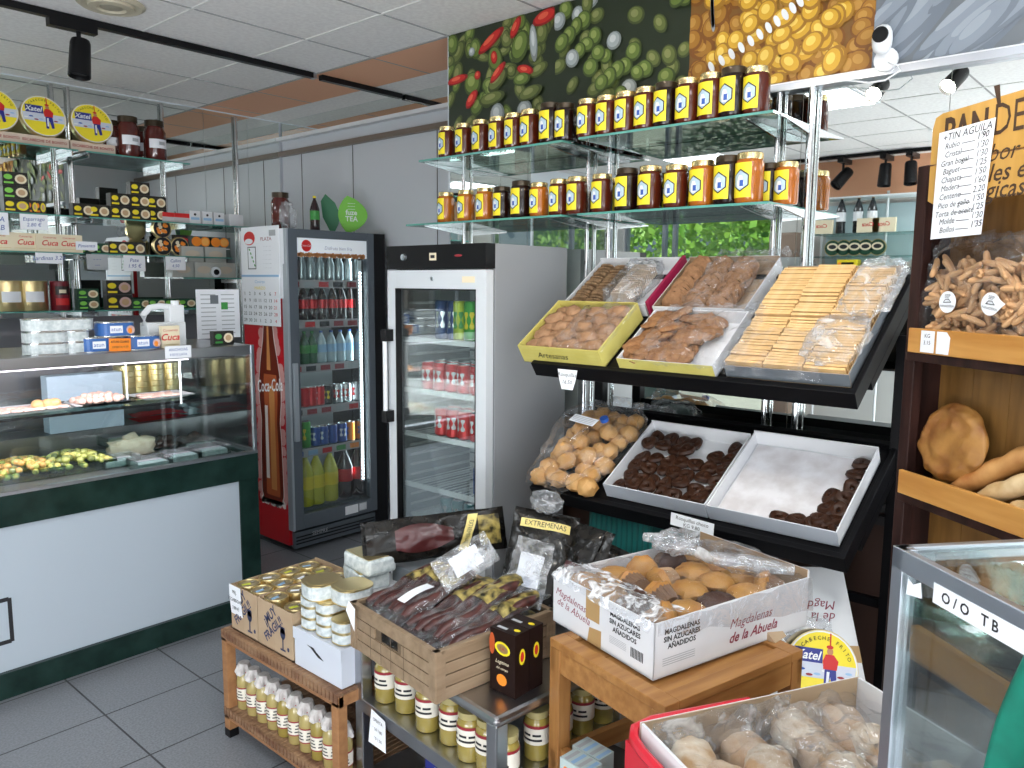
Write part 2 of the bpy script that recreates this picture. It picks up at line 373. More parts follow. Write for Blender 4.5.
# ------------------------------------------------------------ the street outside
K('pale_pavement', (.62, .61, .58), .9, col2=(.55, .54, .52), scale=4)
struct('pavement', MB().box(-14, -3, -.06, XW-.15, 22, -.02, M_['pale_pavement']).box(XW-.15, YL+.12, -.06, 5, 22, -.02, M_['pale_pavement']))
LEAF = K('tree_leaf', (.13, .36, .04), .5, col2=(.30, .55, .08), scale=3); LEAF2 = K('tree_leaf_light', (.22, .50, .07), .5, col2=(.42, .65, .15), scale=3); BARK = K('tree_bark', (.10, .07, .05), .9)
def tree(x, y, h, rc, label, seed, lf):
    rnd = random.Random(seed); t = thing('street_tree', label, 'tree', T(x, y, -.02), 'trees on the pavement')
    obj('trunk', MB().tube([(0, 0, 0), (.05, .03, h*.3), (-.04, 0, h*.55), (0, .04, h*.8)], [.14, .11, .09, .04], BARK, 8), t)
    c = MB()
    for i in range(5200):
        d = Vector((rnd.gauss(0, 1), rnd.gauss(0, 1), rnd.gauss(0, 1))).normalized()*rc*(rnd.random()**.4)
        p = Vector((0, 0, h*.62)) + Vector((d.x, d.y*1.15, d.z*.85)); s_ = rnd.uniform(.05, .11)
        u = Vector((rnd.gauss(0, 1), rnd.gauss(0, 1), rnd.gauss(0, 1))).normalized(); v = u.orthogonal().normalized()
        c.add([p-u*s_, p+v*s_*.55, p+u*s_, p-v*s_*.55], [(0, 1, 2, 3)], lf)
    obj('crown', c, t)
tree(-7.4, 5.2, 4.6, 2.1, 'leafy green street tree nearest the middle of the window', 1, LEAF)
tree(-8.2, 9.9, 4.8, 2.0, 'pale green street tree at the left of the mirrored window', 2, LEAF2)
tree(-12.0, 7.2, 5.4, 2.3, 'tall green street tree farther back beyond the pavement', 3, LEAF2)
tree(-3.4, 9.6, 4.6, 1.8, 'green street tree beyond the small side window', 6, LEAF2)
tree(-9.0, 14.8, 5.0, 2.2, 'green street tree at the far end of the pavement', 4, LEAF)

# ------------------------------------------------------------ ceiling fittings
PANEL = K('lamp_panel', (.90, .96, 1.0), .5, emit=PANEL_W)
pl = thing('ceiling_light', 'x', 'ceiling light')
f_ = MB()
for a in ((-.287, -.287, .287, -.265), (-.287, .265, .287, .287), (-.287, -.265, -.265, .265), (.265, -.265, .287, .265)): f_.box(a[0], a[1], -.012, a[2], a[3], -.002, WHITE)
obj('frame', f_, pl); obj('diffuser', MB().box(-.265, -.265, -.010, .265, .265, -.006, PANEL), pl)
PK = Kind(pl)
cx = lambda i: GX[0]-.287-.5745*i
for x, y, lb in ((.33, 2.0, 'square ceiling light panel mirrored brightly above the right chrome uprights'), (.33, 4.87, 'square ceiling light panel at the top left corner of the photo'),
                 (.33, -.29, 'square ceiling light panel above the photographer'), (1.48, .28, 'square ceiling light panel in front of the bread shelf'),
                 (-1.39, 1.43, 'square ceiling light panel near the street wall, mirrored pale blue'), (-1.39, 3.73, 'square ceiling light panel beside the street window'), (1.48, -1.44, 'square ceiling light panel in the rear corner of the shop'), (-1.39, -1.44, 'square ceiling light panel by the shop entrance')):
    PK.put(T(x, y, ZC-.003), lb, 'square light panels in the ceiling')
dif = thing('air_diffuser', 'round yellowed air diffuser in the ceiling above the black track', 'air vent', T(*at(111, 3, 'z', ZC)))
YG = K('yellowed_plastic', (.55, .50, .38), .5)
obj('outer_ring', MB().lathe([(.13, 0), (.135, -.008), (.12, -.018), (.10, -.012)], YG, 28), dif)
obj('cone', MB().lathe([(.095, -.006), (.09, -.022), (.06, -.026), (.055, -.014)], YG, 24), dif)
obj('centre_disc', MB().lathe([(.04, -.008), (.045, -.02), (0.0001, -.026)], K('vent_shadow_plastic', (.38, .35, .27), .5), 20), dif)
# black track and spotlights
def track(name, y, x0, x1, label):
    t = thing(name, label, 'lighting track', T(0, 0, 0))
    obj('rail', MB().box(x0, y-.018, ZC-.032, x1, y+.018, ZC-.003, BLACKP), t)
    obj('end_cap', MB().box(x1, y-.02, ZC-.034, x1+.02, y+.02, ZC-.003, ALU), t)
track('lighting_track', 3.93, .2, XM-.03, 'long black lighting track running across the ceiling above the counter')
for X_, y0, y1, lb in ((1.07, .85, 1.75, 'short black track above the photographer, mirrored above the bakery sign'), (-1.95, 1.9, 3.25, 'black lighting track mirrored above the opposite shelving')):
    t = thing('lighting_track', lb, 'lighting track'); obj('rail', MB().box(X_-.018, y0, ZC-.032, X_+.018, y1, ZC-.003, BLACKP), t)
tk = thing('lighting_track', 'short black track joint on the brown ceiling strip', 'lighting track'); obj('rail', MB().box(XM+.03, 3.912, ZC-.032, 3.38, 3.948, ZC-.003, BLACKP), tk)
SPOT = K('spot_lamp_face', (1, .95, .85), .3, emit=40); DARKL = K('dark_lamp_face', (.05, .05, .05), .3)
def spot(loc, aim, label, on=True, sc=1.45):
    t = thing('track_spotlight', label, 'spotlight', T(*loc) @ Matrix.Scale(sc, 4), 'black spotlights on the ceiling tracks')
    obj('adapter', MB().box(-.10, -.018, -.028, .06, .018, 0, BLACKP), t)
    obj('stem', MB().cyl(.008, -.075, -.02, BLACKP, 8), t)
    q = Vector(aim).normalized().to_track_quat('-Z', 'Y').to_matrix().to_4x4(); q.translation = Vector((0, 0, -.115))
    obj('lamp_housing', MB().lathe([(.001, .062), (.030, .062), (.034, .05), (.038, -.07), (.036, -.072), (.033, -.06)], BLACKP, 20, q, caps=False), t)
    obj('lamp_face', MB().lathe([(.0001, -.055), (.034, -.055)], SPOT if on else DARKL, 16, q, caps=False), t)
    if on:
        l = lamp('SPOT', 'spot_beam', Vector(loc)+Vector((0, 0, -.115*sc))+Vector(aim).normalized()*.088*sc, 14, (1, .9, .74), spot_size=R(75), spot_blend=.6, shadow_soft_size=.012)
        l.rotation_euler = Vector(aim).to_track_quat('-Z', 'Y').to_euler()
p = at(78, 24, 'y', 3.93)
spot((p.x, 3.93, ZC-.032), (-.12, -.1, -1), 'black spotlight hanging from the long track at the top left', False, 1.25)
spot((1.087, 1.40, ZC-.032), (.80, .05, -.5), 'lit black spotlight mirrored just right of the tall chrome uprights', sc=1.1)
spot((1.058, 1.05, ZC-.032), (.75, .25, -.6), 'lit black spotlight mirrored at the upper right beside the bread sign', sc=1.1)
spot((1.45, .2, ZC-.032), (.6, .28, -.75), 'lit black spotlight above the bread shelf')
for x, a, lb, on in ((2.62, (.5, .4, -.7), 'black spotlight tilted sideways on the mirrored short track', False), (2.26, (.1, 0, -1), 'black spotlight hanging straight down on the mirrored short track', False), (2.05, (.2, -.1, -1), 'farthest black spotlight on the mirrored short track', False)):
    spot((-1.95, x, ZC-.032), a, lb, on)

# ------------------------------------------------------------ posters above the rail
def poster(y0, y1, label, draw, bgm):
    """flat printed panel on the mirror wall; local x runs to the right in the photo, y up"""
    z0, z1 = 2.345, ZC-.004; W = y1-y0
    o = MB(); o.box(0, 0, -.008, W, z1-z0, 0, bgm)
    draw(o, W, z1-z0)
    # clip everything to the panel
    for i, v in enumerate(o.v): o.v[i] = Vector((min(max(v.x, 0), W), min(max(v.y, 0), z1-z0), v.z))
    return obj('food_poster', o, None, frame((XM-.004, y1, z0), (0, -1, 0), (0, 0, 1)), label, cat='poster', group='printed food posters above the mirror')
PM = {}
def pm(n, *c):
    PM[n] = [K(n+'_print_%s' % 'abc'[i], x, .45) for i, x in enumerate(c)]
pm('olive', (.055, .085, .018), (.13, .19, .035), (.27, .33, .09)); pm('lupin', (.36, .17, .015), (.66, .37, .03), (.86, .60, .12)); pm('lupin_dark', (.22, .08, .01), (.38, .17, .02), (.50, .26, .05))
pm('pepper', (.28, .01, .01), (.55, .02, .015), (.75, .12, .06)); pm('gherkin', (.06, .08, .02), (.13, .16, .04), (.24, .26, .09)); pm('onion', (.22, .25, .24), (.38, .42, .42), (.60, .63, .62)); pm('fish', (.17, .20, .24), (.25, .29, .34), (.33, .37, .42))
def blob(o, x, y, a, b, k, rot, z):
    for i, (s, dx) in enumerate(((1, 0), (.80, .10), (.42, .26))): o.disc(x-a*dx*.6, y+b*dx*.9, a*s, b*s, PM[k][i], z+i*.00012, rot, 16)
def d_pickles(o, W, H):
    rnd = random.Random(3); z = .0005
    for i in range(60): z += .00005; blob(o, rnd.random()*W, rnd.random()*H, rnd.uniform(.03, .06), rnd.uniform(.02, .04), rnd.choice(['gherkin', 'olive', 'gherkin']), rnd.random()*3, z)
    for i, (fx, fy, a, b, k, r) in enumerate(((.25, .48, .055, .055, 'olive', 0), (.3, .55, .02, .02, 'pepper', 0), (.47, .66, .045, .06, 'olive', .3), (.46, .68, .02, .03, 'pepper', .2), (.43, .84, .09, .025, 'pepper', .5), (.1, .55, .07, .02, 'pepper', .1), (.7, .72, .05, .07, 'olive', -.4),
            (.66, .9, .05, .022, 'pepper', 1.0), (.82, .72, .022, .08, 'onion', .1), (.5, .46, .07, .035, 'gherkin', .6), (.5, .53, .06, .02, 'pepper', .7), (.75, .5, .05, .02, 'pepper', -.3), (.72, .42, .05, .028, 'olive', 0), (.92, .92, .07, .03, 'pepper', .2), (.25, .78, .02, .02, 'onion', 0), (.25, .33, .05, .025, 'pepper', .8), (.5, .14, .045, .05, 'onion', 0), (.75, .13, .045, .045, 'onion', 0), (.45, .3, .08, .03, 'gherkin', .1), (.8, .28, .07, .03, 'gherkin', .2))):
        z += .0004; blob(o, fx*W, fy*H, a, b, k, r, z)
def d_olives(o, W, H):
    rnd = random.Random(5); z = .0005
    for i in range(26): z += .0002; blob(o, rnd.random()*W, rnd.random()*H, rnd.uniform(.03, .045), rnd.uniform(.025, .035), rnd.choice(['gherkin', 'gherkin', 'onion']) if rnd.random() < .25 else 'gherkin', rnd.random()*3, z)
    for i in range(34):
        z += .0003; x, y = (i*.618 % 1)*W, ((i*.37+.1*rnd.random()) % 1)*H; blob(o, x, y, rnd.uniform(.028, .043), rnd.uniform(.030, .040), 'onion' if i % 9 == 4 else 'olive', rnd.random()*3, z)
def d_lupins(o, W, H):
    rnd = random.Random(9); z = .0005
    for i in range(150): z += .00004; blob(o, rnd.random()*W, rnd.random()*H, rnd.uniform(.035, .05), rnd.uniform(.03, .04), 'lupin_dark', rnd.random()*3, z)
    for i in range(75):
        x, y = rnd.uniform(.12, .86)*W, rnd.uniform(0, 1)*H
        z += .00012; blob(o, x, y, rnd.uniform(.032, .048), rnd.uniform(.028, .038), 'lupin', rnd.random()*3, z)
    for k in range(24):
        t = k/23*1.25+.12; o.disc(W*.86-.11*math.sin(t*2.2)*0-(.30*(t-.12)**2), H*(1.05-t*.62), .010, .022, WHITE, z+.001, .5)
        if t < 1.0: o.disc(W*.155-.01*math.sin(3*t), H*(1.05-t*.55), .007, .022, PM['fish'][2], z+.001, .1)
def d_fish(o, W, H):
    rnd = random.Random(11); z = .0005
    for i in range(60): z += .0001; blob(o, rnd.random()*W, rnd.random()*H, rnd.uniform(.12, .22), rnd.uniform(.02, .045), 'fish', .75+rnd.uniform(-.25, .25), z)
DK = K('poster_dark_green', (.018, .028, .012), .4); DKO = K('poster_brown', (.22, .10, .02), .4); DKG = K('poster_grey', (.16, .18, .20), .4)
def ya(px, y=60): return at(px, y, 'x', XM).y
poster(ya(556), YR-.002, 'poster of pickled olive and red pepper skewers at the left end above the honey jars', d_pickles, DK)
poster(ya(690), ya(556), 'dark poster of green olives between the pepper and the yellow bean posters', d_olives, DK)
poster(ya(873), ya(690), 'poster of yellow lupin beans above the rightmost honey jars', d_lupins, DKO)
poster(-.4, ya(873), 'grey blue poster of fish at the top right behind the white camera', d_fish, DKG)
# white security camera
c = at(884, 45, 'x', XM-.04)
sc_ = thing('security_camera', 'small white security camera mounted in front of the fish poster', 'camera', frame((c.x-.02, c.y, c.z), (0, -1, 0), (0, 0, 1)))
sm = MB(); sm.ell((0, .012, 0), (.030, .045, .022), WHITE, 16, 10, e=.8); obj('camera_body', sm, sc_)
obj('lens', MB().lathe([(.024, 0), (.024, .005), (.012, .007), (.0001, .006)], BLACKP, 20, T(0, .022, .019)), sc_)
obj('mount', MB().lathe([(.036, 0), (.036, .012), (.0001, .016)], WHITE, 20, T(.008, -.045, -.030)), sc_)
obj('cable', MB().tube([(.01, -.05, -.02), (.05, -.075, .0), (.06, -.09, .0), (.02, -.115, .01), (-.03, -.115, .01), (-.10, -.095, 0), (-.16, -.085, -.01)], .0028, WHITE, 6), sc_)

# ------------------------------------------------------------ honey shelving on the mirror wall
SX = 2.46
def glassboard(x0, y0, x1, y1, z, parent, t=.008, edge='x0'):
    g_ = MB(); g_.box(x0, y0, z-t, x1, y1, z, GLASSG); o = obj('glass_shelf', g_, parent)
    e = MB()
    if 'x' in edge: e.box(x0-.0015, y0, z-t, x0, y1, z, GEDGE)
    e.box(x0, y0-.0015, z-t, x1, y0, z, GEDGE); e.box(x0, y1, z-t, x1, y1+.0015, z, GEDGE)
    obj('polished_edge', e, o)
    return o
def upright(y, r, parent, z0=.9, z1=2.31, x=XM-.022):
    m = MB().cyl(r, z0, z1, CHROME, 12, T(x, y, 0)); 
    for k in range(12): m.box(x-r-.0006, y-.002, z0+.06+k*.11, x-r+.002, y+.002, z0+.075+k*.11, BLACKP)
    return obj('upright', m, parent)
def bracket(y, z, parent, x0=SX+.02, x1=XM-.02):
    return obj('bracket', MB().prism([(x0, -.012), (x1, -.04), (x1, -.009), (x0, -.009)], -.004, .004, CHROME, T(0, y, z, 0, PI/2)), parent)
for nm, (ya_, yb_), ups, lb in (('r', (1.09, 1.845), ((1.075, .013), (1.19, .009), (1.893, .010)), 'right bay of glass wall shelving carrying the taller rows of honey jars'),
                         ('l', (1.925, 2.74), ((2.0, .009), (2.73, .010)), 'left bay of glass wall shelving carrying the shorter rows of honey jars')):
    t = thing('glass_shelving', lb, 'shelves', I4, 'glass shelving on the mirror wall')
    for y, r in ups: upright(y, r, t)
    for z in (2.195, 1.915):
        yb2 = yb_+(.09 if (nm == 'l' and z < 2) else 0)
        glassboard(SX, ya_, XM-.004, yb2, z, t)
        for y, r in ups: bracket(y, z, t)

AMBER = K('amber_honey', (.36, .10, .008), .12, coat=.3); DARKH = K('dark_honey', (.012, .004, .003), .15, spec=.4); REDH = K('red_brown_honey', (.075, .012, .005), .12, spec=.5)
HLID = K('dark_jar_lid', (.05, .035, .02), .3, .5); GLID = K('gold_jar_lid', (.75, .60, .30), .25, .9); HBLUE = K('label_blue', (.42, .55, .66), .5)
def honey(m, lid):
    t = thing('honey_jar', 'x', 'honey jar')
    obj('jar_body', MB().lathe([(.036, 0), (.040, .006), (.040, .108), (.037, .118), (.033, .122), (.033, .126)], m, 20), t)
    obj('lid', MB().lathe([(.035, .120), (.036, .122), (.036, .137), (.034, .139), (.0001, .139)], lid, 20), t)
    l = MB(); th = PI
    l.wrap(.0406, th, .014, .110, lambda v: .031, YEL, 8, 2)
    hexw = lambda s: (lambda v: s*(.027 if .27 < v < .73 else .027*(1-abs(v-.5)*2)/.54+.0008))
    l.wrap(.0409, th, .030, .092, hexw(.93), INK, 6, 22); l.wrap(.0412, th, .034, .088, hexw(.80), HBLUE, 6, 22)
    l.wrap(.0415, th, .040, .075, lambda v: .013*(1-abs(v-.4)), WHITE, 4, 6); l.wrap(.0417, th+.1, .045, .062, lambda v: .006, BLUE, 3, 2)
    obj('label', l, t)
    return Kind(t)
HK = {'a': honey(AMBER, GLID), 'r': honey(REDH, GLID), 'd': honey(DARKH, HLID)}
HN = {'a': 'amber', 'r': 'reddish brown', 'd': 'nearly black'}
def jarrow(z, x, pxs, kinds, where, scale, yref, turn=0):
    cnt = 0
    for px, k in zip(pxs, kinds):
        y = at(px, yref, 'x', x).y; s = scale[cnt] if isinstance(scale, (list, tuple)) else scale
        HK[k].put(T(x, y, z+.001, -R(12)+turn) @ Matrix.Scale(s, 4), HN[k]+' honey jar, %s from left %s' % (ORD[cnt], where), 'honey jars '+where); cnt += 1
jarrow(2.195, SX+.045, (447, 464, 481, 498, 514, 530, 550, 565), 'rrrrrrdd', 'on the upper shelf of the left bay', [.96, .96, .98, .98, 1, 1.02, 1.1, 1.02], 140)
jarrow(2.195, SX+.045, (588, 607, 626, 646, 666, 688, 711, 733, 756), 'rrrrdrrdr', 'on the upper shelf of the right bay', [1.02, 1.02, 1.03, 1.05, 1.08, 1.08, 1.1, 1.14, 1.06], 105)
jarrow(1.915, SX+.045, (446, 466, 485, 502, 521, 539, 559, 577), 'aaadd'+'arr', 'on the lower shelf of the left bay', [.95, .95, .98, .95, 1.06, .96, 1, 1.02], 205)
jarrow(1.915, SX+.045, (602, 627, 650, 676, 702, 727, 749), 'rdrrada', 'on the lower shelf of the right bay', [1.02, 1.1, 1.1, 1.06, 1.1, 1.14, 1.16], 190)
jarrow(1.915, SX+.16, (615, 668, 690, 716, 742, 768, 786), 'rdddrda', 'in the back row, lower right shelf', 1.0, 190)
jarrow(2.195, SX+.16, (575, 652, 699, 748), 'dddd', 'in the back row, upper right shelf', 1.0, 100)

# ------------------------------------------------------------ upright fridge behind the crates (white door)
FRX, FY0, FY1, FZ = 2.2, 2.075, 2.655, 1.80
FGREY = K('fridge_side_grey', (.29, .30, .315), .4); FWH = K('fridge_door_white', (.62, .65, .68), .35); FIN = K('fridge_liner', (.60, .62, .64), .4)
fr = thing('display_fridge', 'grey sided upright display fridge with white framed glass door and black top band', 'fridge', T(FRX, FY0, 0))
W = FY1-FY0; D = .50
b = MB(); b.box(.05, 0, .04, D, .02, FZ, FGREY); b.box(.05, W-.02, .04, D, W, FZ, FGREY); b.box(D-.02, .02, .04, D, W-.02, FZ, FIN); b.box(.05, .02, .04, D-.02, W-.02, .12, FIN); b.box(.05, .02, FZ-.09, D-.02, W-.02, FZ, FIN)
for k in range(30): b.box(.10, .02, .25+k*.045, D-.02, .024, .258+k*.045, FIN)
for k in range(30): b.box(D-.024, .02, .25+k*.045, D-.02, W-.02, .258+k*.045, FGREY); b.box(.10, W-.026, .25+k*.045, D-.02, W-.02, .262+k*.045, FIN)
obj('cabinet', b, fr, bev=.003)
tb = MB(); tb.box(-.005, 0, FZ-.095, .05, W, FZ, BLACKP)
tb.box(-.007, W*.5-.02, FZ-.062, -.005, W*.5+.02, FZ-.032, CREAM); tb.box(-.008, W*.5-.012, FZ-.053, -.007, W*.5+.012, FZ-.041, INK)
obj('top_band', tb, fr, bev=.002)
obj('thermostat_knob', MB().lathe([(.015, 0), (.013, .01), (.0001, .011)], ALU, 14, T(-.005, W*.80, FZ-.047, 0, 0, -PI/2)), fr)
obj('badge', MB().ell((-.006, W*.25, FZ-.045), (.002, .022, .005), DRED, 12, 6), fr)
d = MB(); z0, z1 = .10, FZ-.10
d.box(0, 0, z0, .04, .055, z1, FWH); d.box(0, W-.05, z0, .04, W, z1, FWH); d.box(0, .055, z1-.075, .04, W-.05, z1, FWH); d.box(0, .055, z0, .04, W-.05, z0+.08, FWH)
d.lathe([(.009, 0), (.008, .003), (.0001, .003)], ALU, 12, T(0, W*.52, z1-.035, 0, 0, -PI/2)); d.box(-.001, .06, z1-.05, 0, .13, z1-.025, CREAM)
for a in ((.055, z0+.08, .060, z1-.075), (W-.055, z0+.08, W-.05, z1-.075)): d.box(-.001, a[0], a[1], .03, a[2], a[3], BLACKP)
d.box(-.001, .055, z1-.08, .03, W-.05, z1-.075, BLACKP)
dr = obj('door_frame', d, fr, bev=.002)
obj('door_glass', MB().box(.018, .058, z0+.08, .022, W-.053, z1-.078, GLASS), dr)
h = MB(); h.tube([(-.035, W-.02, 1.08), (-.035, W-.02, 1.42)], .010, WHITE, 10); h.box(-.045, W-.035, 1.40, 0, W-.005, 1.45, BLACKP); h.box(-.045, W-.035, 1.05, 0, W-.005, 1.10, BLACKP)
obj('door_handle', h, dr)
zs = [at(440, y, 'x', FRX+.07).z for y in (340, 392, 437, 489)]
for z in zs:
    s = MB(); s.box(.06, .03, z-.018, .066, W-.03, z+.004, WHITE)
    for k in range(16): s.rod((.066, .04+k*(W-.08)/15, z-.004), (D-.03, .04+k*(W-.08)/15, z-.004), .0025, WHITE, 5)
    obj('wire_shelf', s, fr)
obj('fridge_lamp', MB().box(.055, .022, .3, .065, .03, FZ-.15, K('cool_lamp', (.7, .88, 1), .5, emit=2.0)), fr)
# cans
CANT = K('can_top', (.65, .66, .68), .25, .9)
def can(name, cat, r, h, body, deco=None, label=None):
    t = MB(); t.lathe([(r*.8, 0), (r, .006), (r, h-.012), (r*.86, h-.002)], body, 16, caps=False)
    t.lathe([(r*.86, h-.002), (r*.84, h), (r*.8, h-.004), (.0001, h-.004)], CANT, 16, caps=False); t.lathe([(.0001, 0), (r*.8, 0)], CANT, 16, caps=False)
    if deco: deco(t, r, h)
    return Kind(tag(obj(name, t), 'x', cat))
def swirl(col):
    def f(t, r, h):
        for a in (PI, -PI*.75, PI*.6): t.wrap(r+.0006, a, h*.30, h*.72, lambda v: r*.30*(.6+.4*math.sin(v*9)), col, 4, 8)
    return f
CR = K('cola_red', (.62, .01, .015), .3, .3)
CANR = can('soda_can', 'soda can', .033, .120, CR, swirl(WHITE))
CANB = can('soda_can', 'soda can', .033, .120, K('can_blue', (.02, .08, .35), .3, .3), swirl(WHITE))
CANG = can('tall_can', 'drinks can', .033, .165, K('can_green', (.05, .35, .04), .3, .3), swirl(YEL))
CANY = can('tall_can', 'drinks can', .033, .165, K('can_lime', (.45, .55, .03), .3, .3), swirl(GREEN))
CANT2 = can('tall_can', 'drinks can', .033, .165, K('can_dark_blue', (.02, .06, .20), .3, .3), swirl(SILVER))
CANO = can('soda_can', 'soda can', .033, .120, K('can_orange', (.70, .20, .02), .3, .3), swirl(BLUE))
CANW = can('soda_can', 'soda can', .033, .120, K('can_silver', (.62, .63, .66), .25, .8), swirl(RED))
CANK = can('soda_can', 'soda can', .033, .120, K('can_black', (.03, .02, .02), .25, .4), swirl(YEL))
def infr(px, x, z): return Vector((x, at(px, 380, 'x', x).y, z+.001))
fa = 'in the white framed fridge'
def putrow(Kd, n, y0, dy, x, z, label, group):
    for i in range(n):
        Kd.put(T(x, y0-i*dy, z+.001, random.uniform(-.4, .4)), label % ORD[i] if '%s' in label else label, group)
Z = zs
CANT2.put(T(FRX+.12, infr(443, FRX+.12, 0).y, Z[0]), 'dark blue and silver tall can on the top shelf of the white framed fridge, leftmost', 'tall cans on the top fridge shelf')
CANT2.put(T(FRX+.12, infr(450, FRX+.12, 0).y-.03, Z[0]), 'dark blue and silver tall can beside the lime can on the top fridge shelf', 'tall cans on the top fridge shelf')
CANY.put(T(FRX+.12, infr(461, FRX+.12, 0).y, Z[0]), 'lime yellow tall can on the top shelf of the white framed fridge', 'tall cans on the top fridge shelf')
CANG.put(T(FRX+.12, infr(470, FRX+.12, 0).y-.01, Z[0]), 'green tall can at the right end of the top fridge shelf', 'tall cans on the top fridge shelf')
for r_ in range(2):
    putrow(CANR, 6, FY1-.14, .072, FRX+.11+r_*.075, Z[1], 'red and white cola can, %s from the left, '+['front', 'back'][r_]+' row on the second shelf', 'cola cans on the second fridge shelf')
    putrow(CANR, 5, FY1-.22, .070, FRX+.11+r_*.075, Z[2], 'red and white cola can, %s from the left, '+['front', 'back'][r_]+' row on the third shelf', 'cola cans on the third fridge shelf')
putrow(CANB, 2, FY0+.14, .075, FRX+.12, Z[3], 'dark can standing alone at the right of the fourth fridge shelf, %s from the left', 'cans on the fourth fridge shelf')
sh = can('soda_can', 'soda can', .033, .120, K('can_teal', (.03, .16, .17), .3, .3), swirl(SILVER))
for r_ in range(2): putrow(sh, 4, FY1-.25, .072, FRX+.11+r_*.075, Z[3]-.16, 'teal drinks can, %s from left, '+['front', 'back'][r_]+' row at the bottom of the white fridge', 'teal cans at the bottom of the fridge')
lay = MB(); lay.box(.10, .03, Z[3]-.165-0, D-.03, W-.03, Z[3]-.160, WHITE); obj('bottom_rack', lay, fr)

# ------------------------------------------------------------ cola fridge
CX0, CX1, CY0, CZ = 2.60, 3.33, 4.04, 1.955
DGR = K('fridge_frame_grey', (.10, .12, .14), .35); DGR2 = K('fridge_edge_grey', (.42, .46, .50), .35, .4); CRED = K('fridge_side_red', (.52, .006, .012), .3, coat=.3)
cf = thing('cola_fridge', 'tall red sided cola fridge with grey framed glass door and bottle picture', 'fridge', T(CX0, CY0, 0))
W = CX1-CX0; D = .49; CZ2 = CZ
b = MB(); b.box(0, .05, .05, .025, D, CZ, CRED); b.box(W-.09, .0, .05, W, D, CZ, BLACKP); b.box(.025, D-.02, .05, W-.09, D, CZ, FIN); b.box(.025, .05, .05, W-.09, D-.02, .22, BLACKP); b.box(.025, .05, CZ-.04, W-.09, D-.02, CZ, DGR)
obj('cabinet', b, cf, bev=.002)
gr_ = MB(); gr_.box(.02, .025, .03, W-.08, .05, .13, DGR)
for k in range(3): gr_.box(.03, .02, .055+k*.02, W-.10, .025, .062+k*.02, BLACKP)
gr_.text('SEMPRE', .035, GRAYC, 0, 0, 0, 0, frame((.2, .019, .10), (1, 0, 0), (0, 0, 1)))
obj('base_grille', gr_, cf)
DW = W-.09; z0, z1 = .15, CZ
d = MB(); d.box(0, 0, z0, .075, .05, z1, DGR); d.box(DW-.05, 0, z0, DW, .05, z1, DGR); d.box(.075, 0, z1-.05, DW-.05, .05, z1, DGR); d.box(.075, 0, z0, DW-.05, .05, z0+.09, DGR)
d.box(-.004, -.004, z0, .012, .05, z1, DGR2); d.box(.018, -.018, z0+.55, .05, 0, z0+1.02, DGR2)
dr = obj('door_frame', d, cf, bev=.003)
hd = MB(); hz = z1-.05; hd.box(.075, .012, hz-.11, DW-.05, .02, hz, K('header_white', (.75, .80, .84), .4, emit=.25)); Mh = frame((.075, .0115, hz-.11), (1, 0, 0), (0, 0, 1))
hd.disc(.07, .065, .035, .035, RED, .0006, M=Mh); hd.text('Coca-Cola', .018, WHITE, .07, .065, .0012, M=Mh, shear=.3)
hd.text('Disfruta bien fria', .030, GRAYC, .30, .055, .0006, M=Mh, shear=.2)
for i in range(26): hd.disc(.012+i*.019, .012, .016, .012+.006*math.sin(i*2.1), K('ice_brown', (.42, .18, .06), .6) if i == 0 else M_['ice_brown'], .0009, i, 8, Mh)
obj('header_sign', hd, dr)
obj('door_glass', MB().box(.075, .02, z0+.09, DW-.05, .024, z1-.05, GLASS), dr)
le = MB(); LED = K('led_dots', (.85, .95, 1), .4, emit=9); le.box(DW-.085, .055, z0+.2, DW-.06, .065, z1-.17, WHITE)
for k in range(64): le.box(DW-.080, .052, z0+.215+k*.0212, DW-.065, .055, z0+.225+k*.0212, LED)
obj('led_strip', le, cf)
st = MB(); st.box(.38, -.002, z0+.02, .48, 0, z0+.075, WHITE); st.box(.49, -.002, z0+.025, .55, 0, z0+.075, GRAYC)
for k in range(6): st.box(.495+k*.009, -.003, z0+.03, .499+k*.009, -.002, z0+.07, WHITE)
obj('door_sticker', st, dr)
# the bottle picture on the red side
Ms = frame((-.0015, D, .05), (0, -1, 0), (0, 0, 1))
COLA = K('cola_print', (.16, .02, .008), .3); COLA2 = K('cola_print_light', (.45, .10, .03), .35); COLA3 = K('cola_print_amber', (.62, .26, .08), .35); ICE = K('ice_print', (.80, .72, .68), .5)
pic = MB()
def prof(z):  # half width of the contour bottle, z from 0 to 1
    pts = [(0, .070), (.03, .085), (.15, .082), (.28, .078), (.38, .070), (.48, .084), (.56, .084), (.66, .066), (.76, .042), (.86, .030), (1, .028)]
    for (a, x), (b_, y) in zip(pts[:-1], pts[1:]):
        if a <= z <= b_: return 1.42*(x+(y-x)*(z-a)/(b_-a))
    return .028
cxx = .275; zb, zh = .26, 1.30
def sil(k, add, m, zz, a=0, b_=1, off=0):
    n = 40; L_ = [(cxx+off-prof(a+(b_-a)*i/n)*k-add, zb+zh*(a+(b_-a)*i/n)) for i in range(n+1)]; R2 = [(cxx+off+prof(a+(b_-a)*i/n)*k+add, zb+zh*(a+(b_-a)*i/n)) for i in range(n+1)]
    for i in range(n): pic.add([(L_[i][0], L_[i][1], zz), (R2[i][0], R2[i][1], zz), (R2[i+1][0], R2[i+1][1], zz), (L_[i+1][0], L_[i+1][1], zz)], [(0, 1, 2, 3)], m, Ms)
for i in range(90):
    z = i/90; pic.disc(cxx+random.choice((-1, 1))*(prof(z)+.022), zb+zh*z, random.uniform(.02, .035), random.uniform(.02, .04), K('halo_print', (.62, .30, .28), .5) if i == 0 else M_['halo_print'], .0002+i*.000002, random.random()*3, 9, Ms)
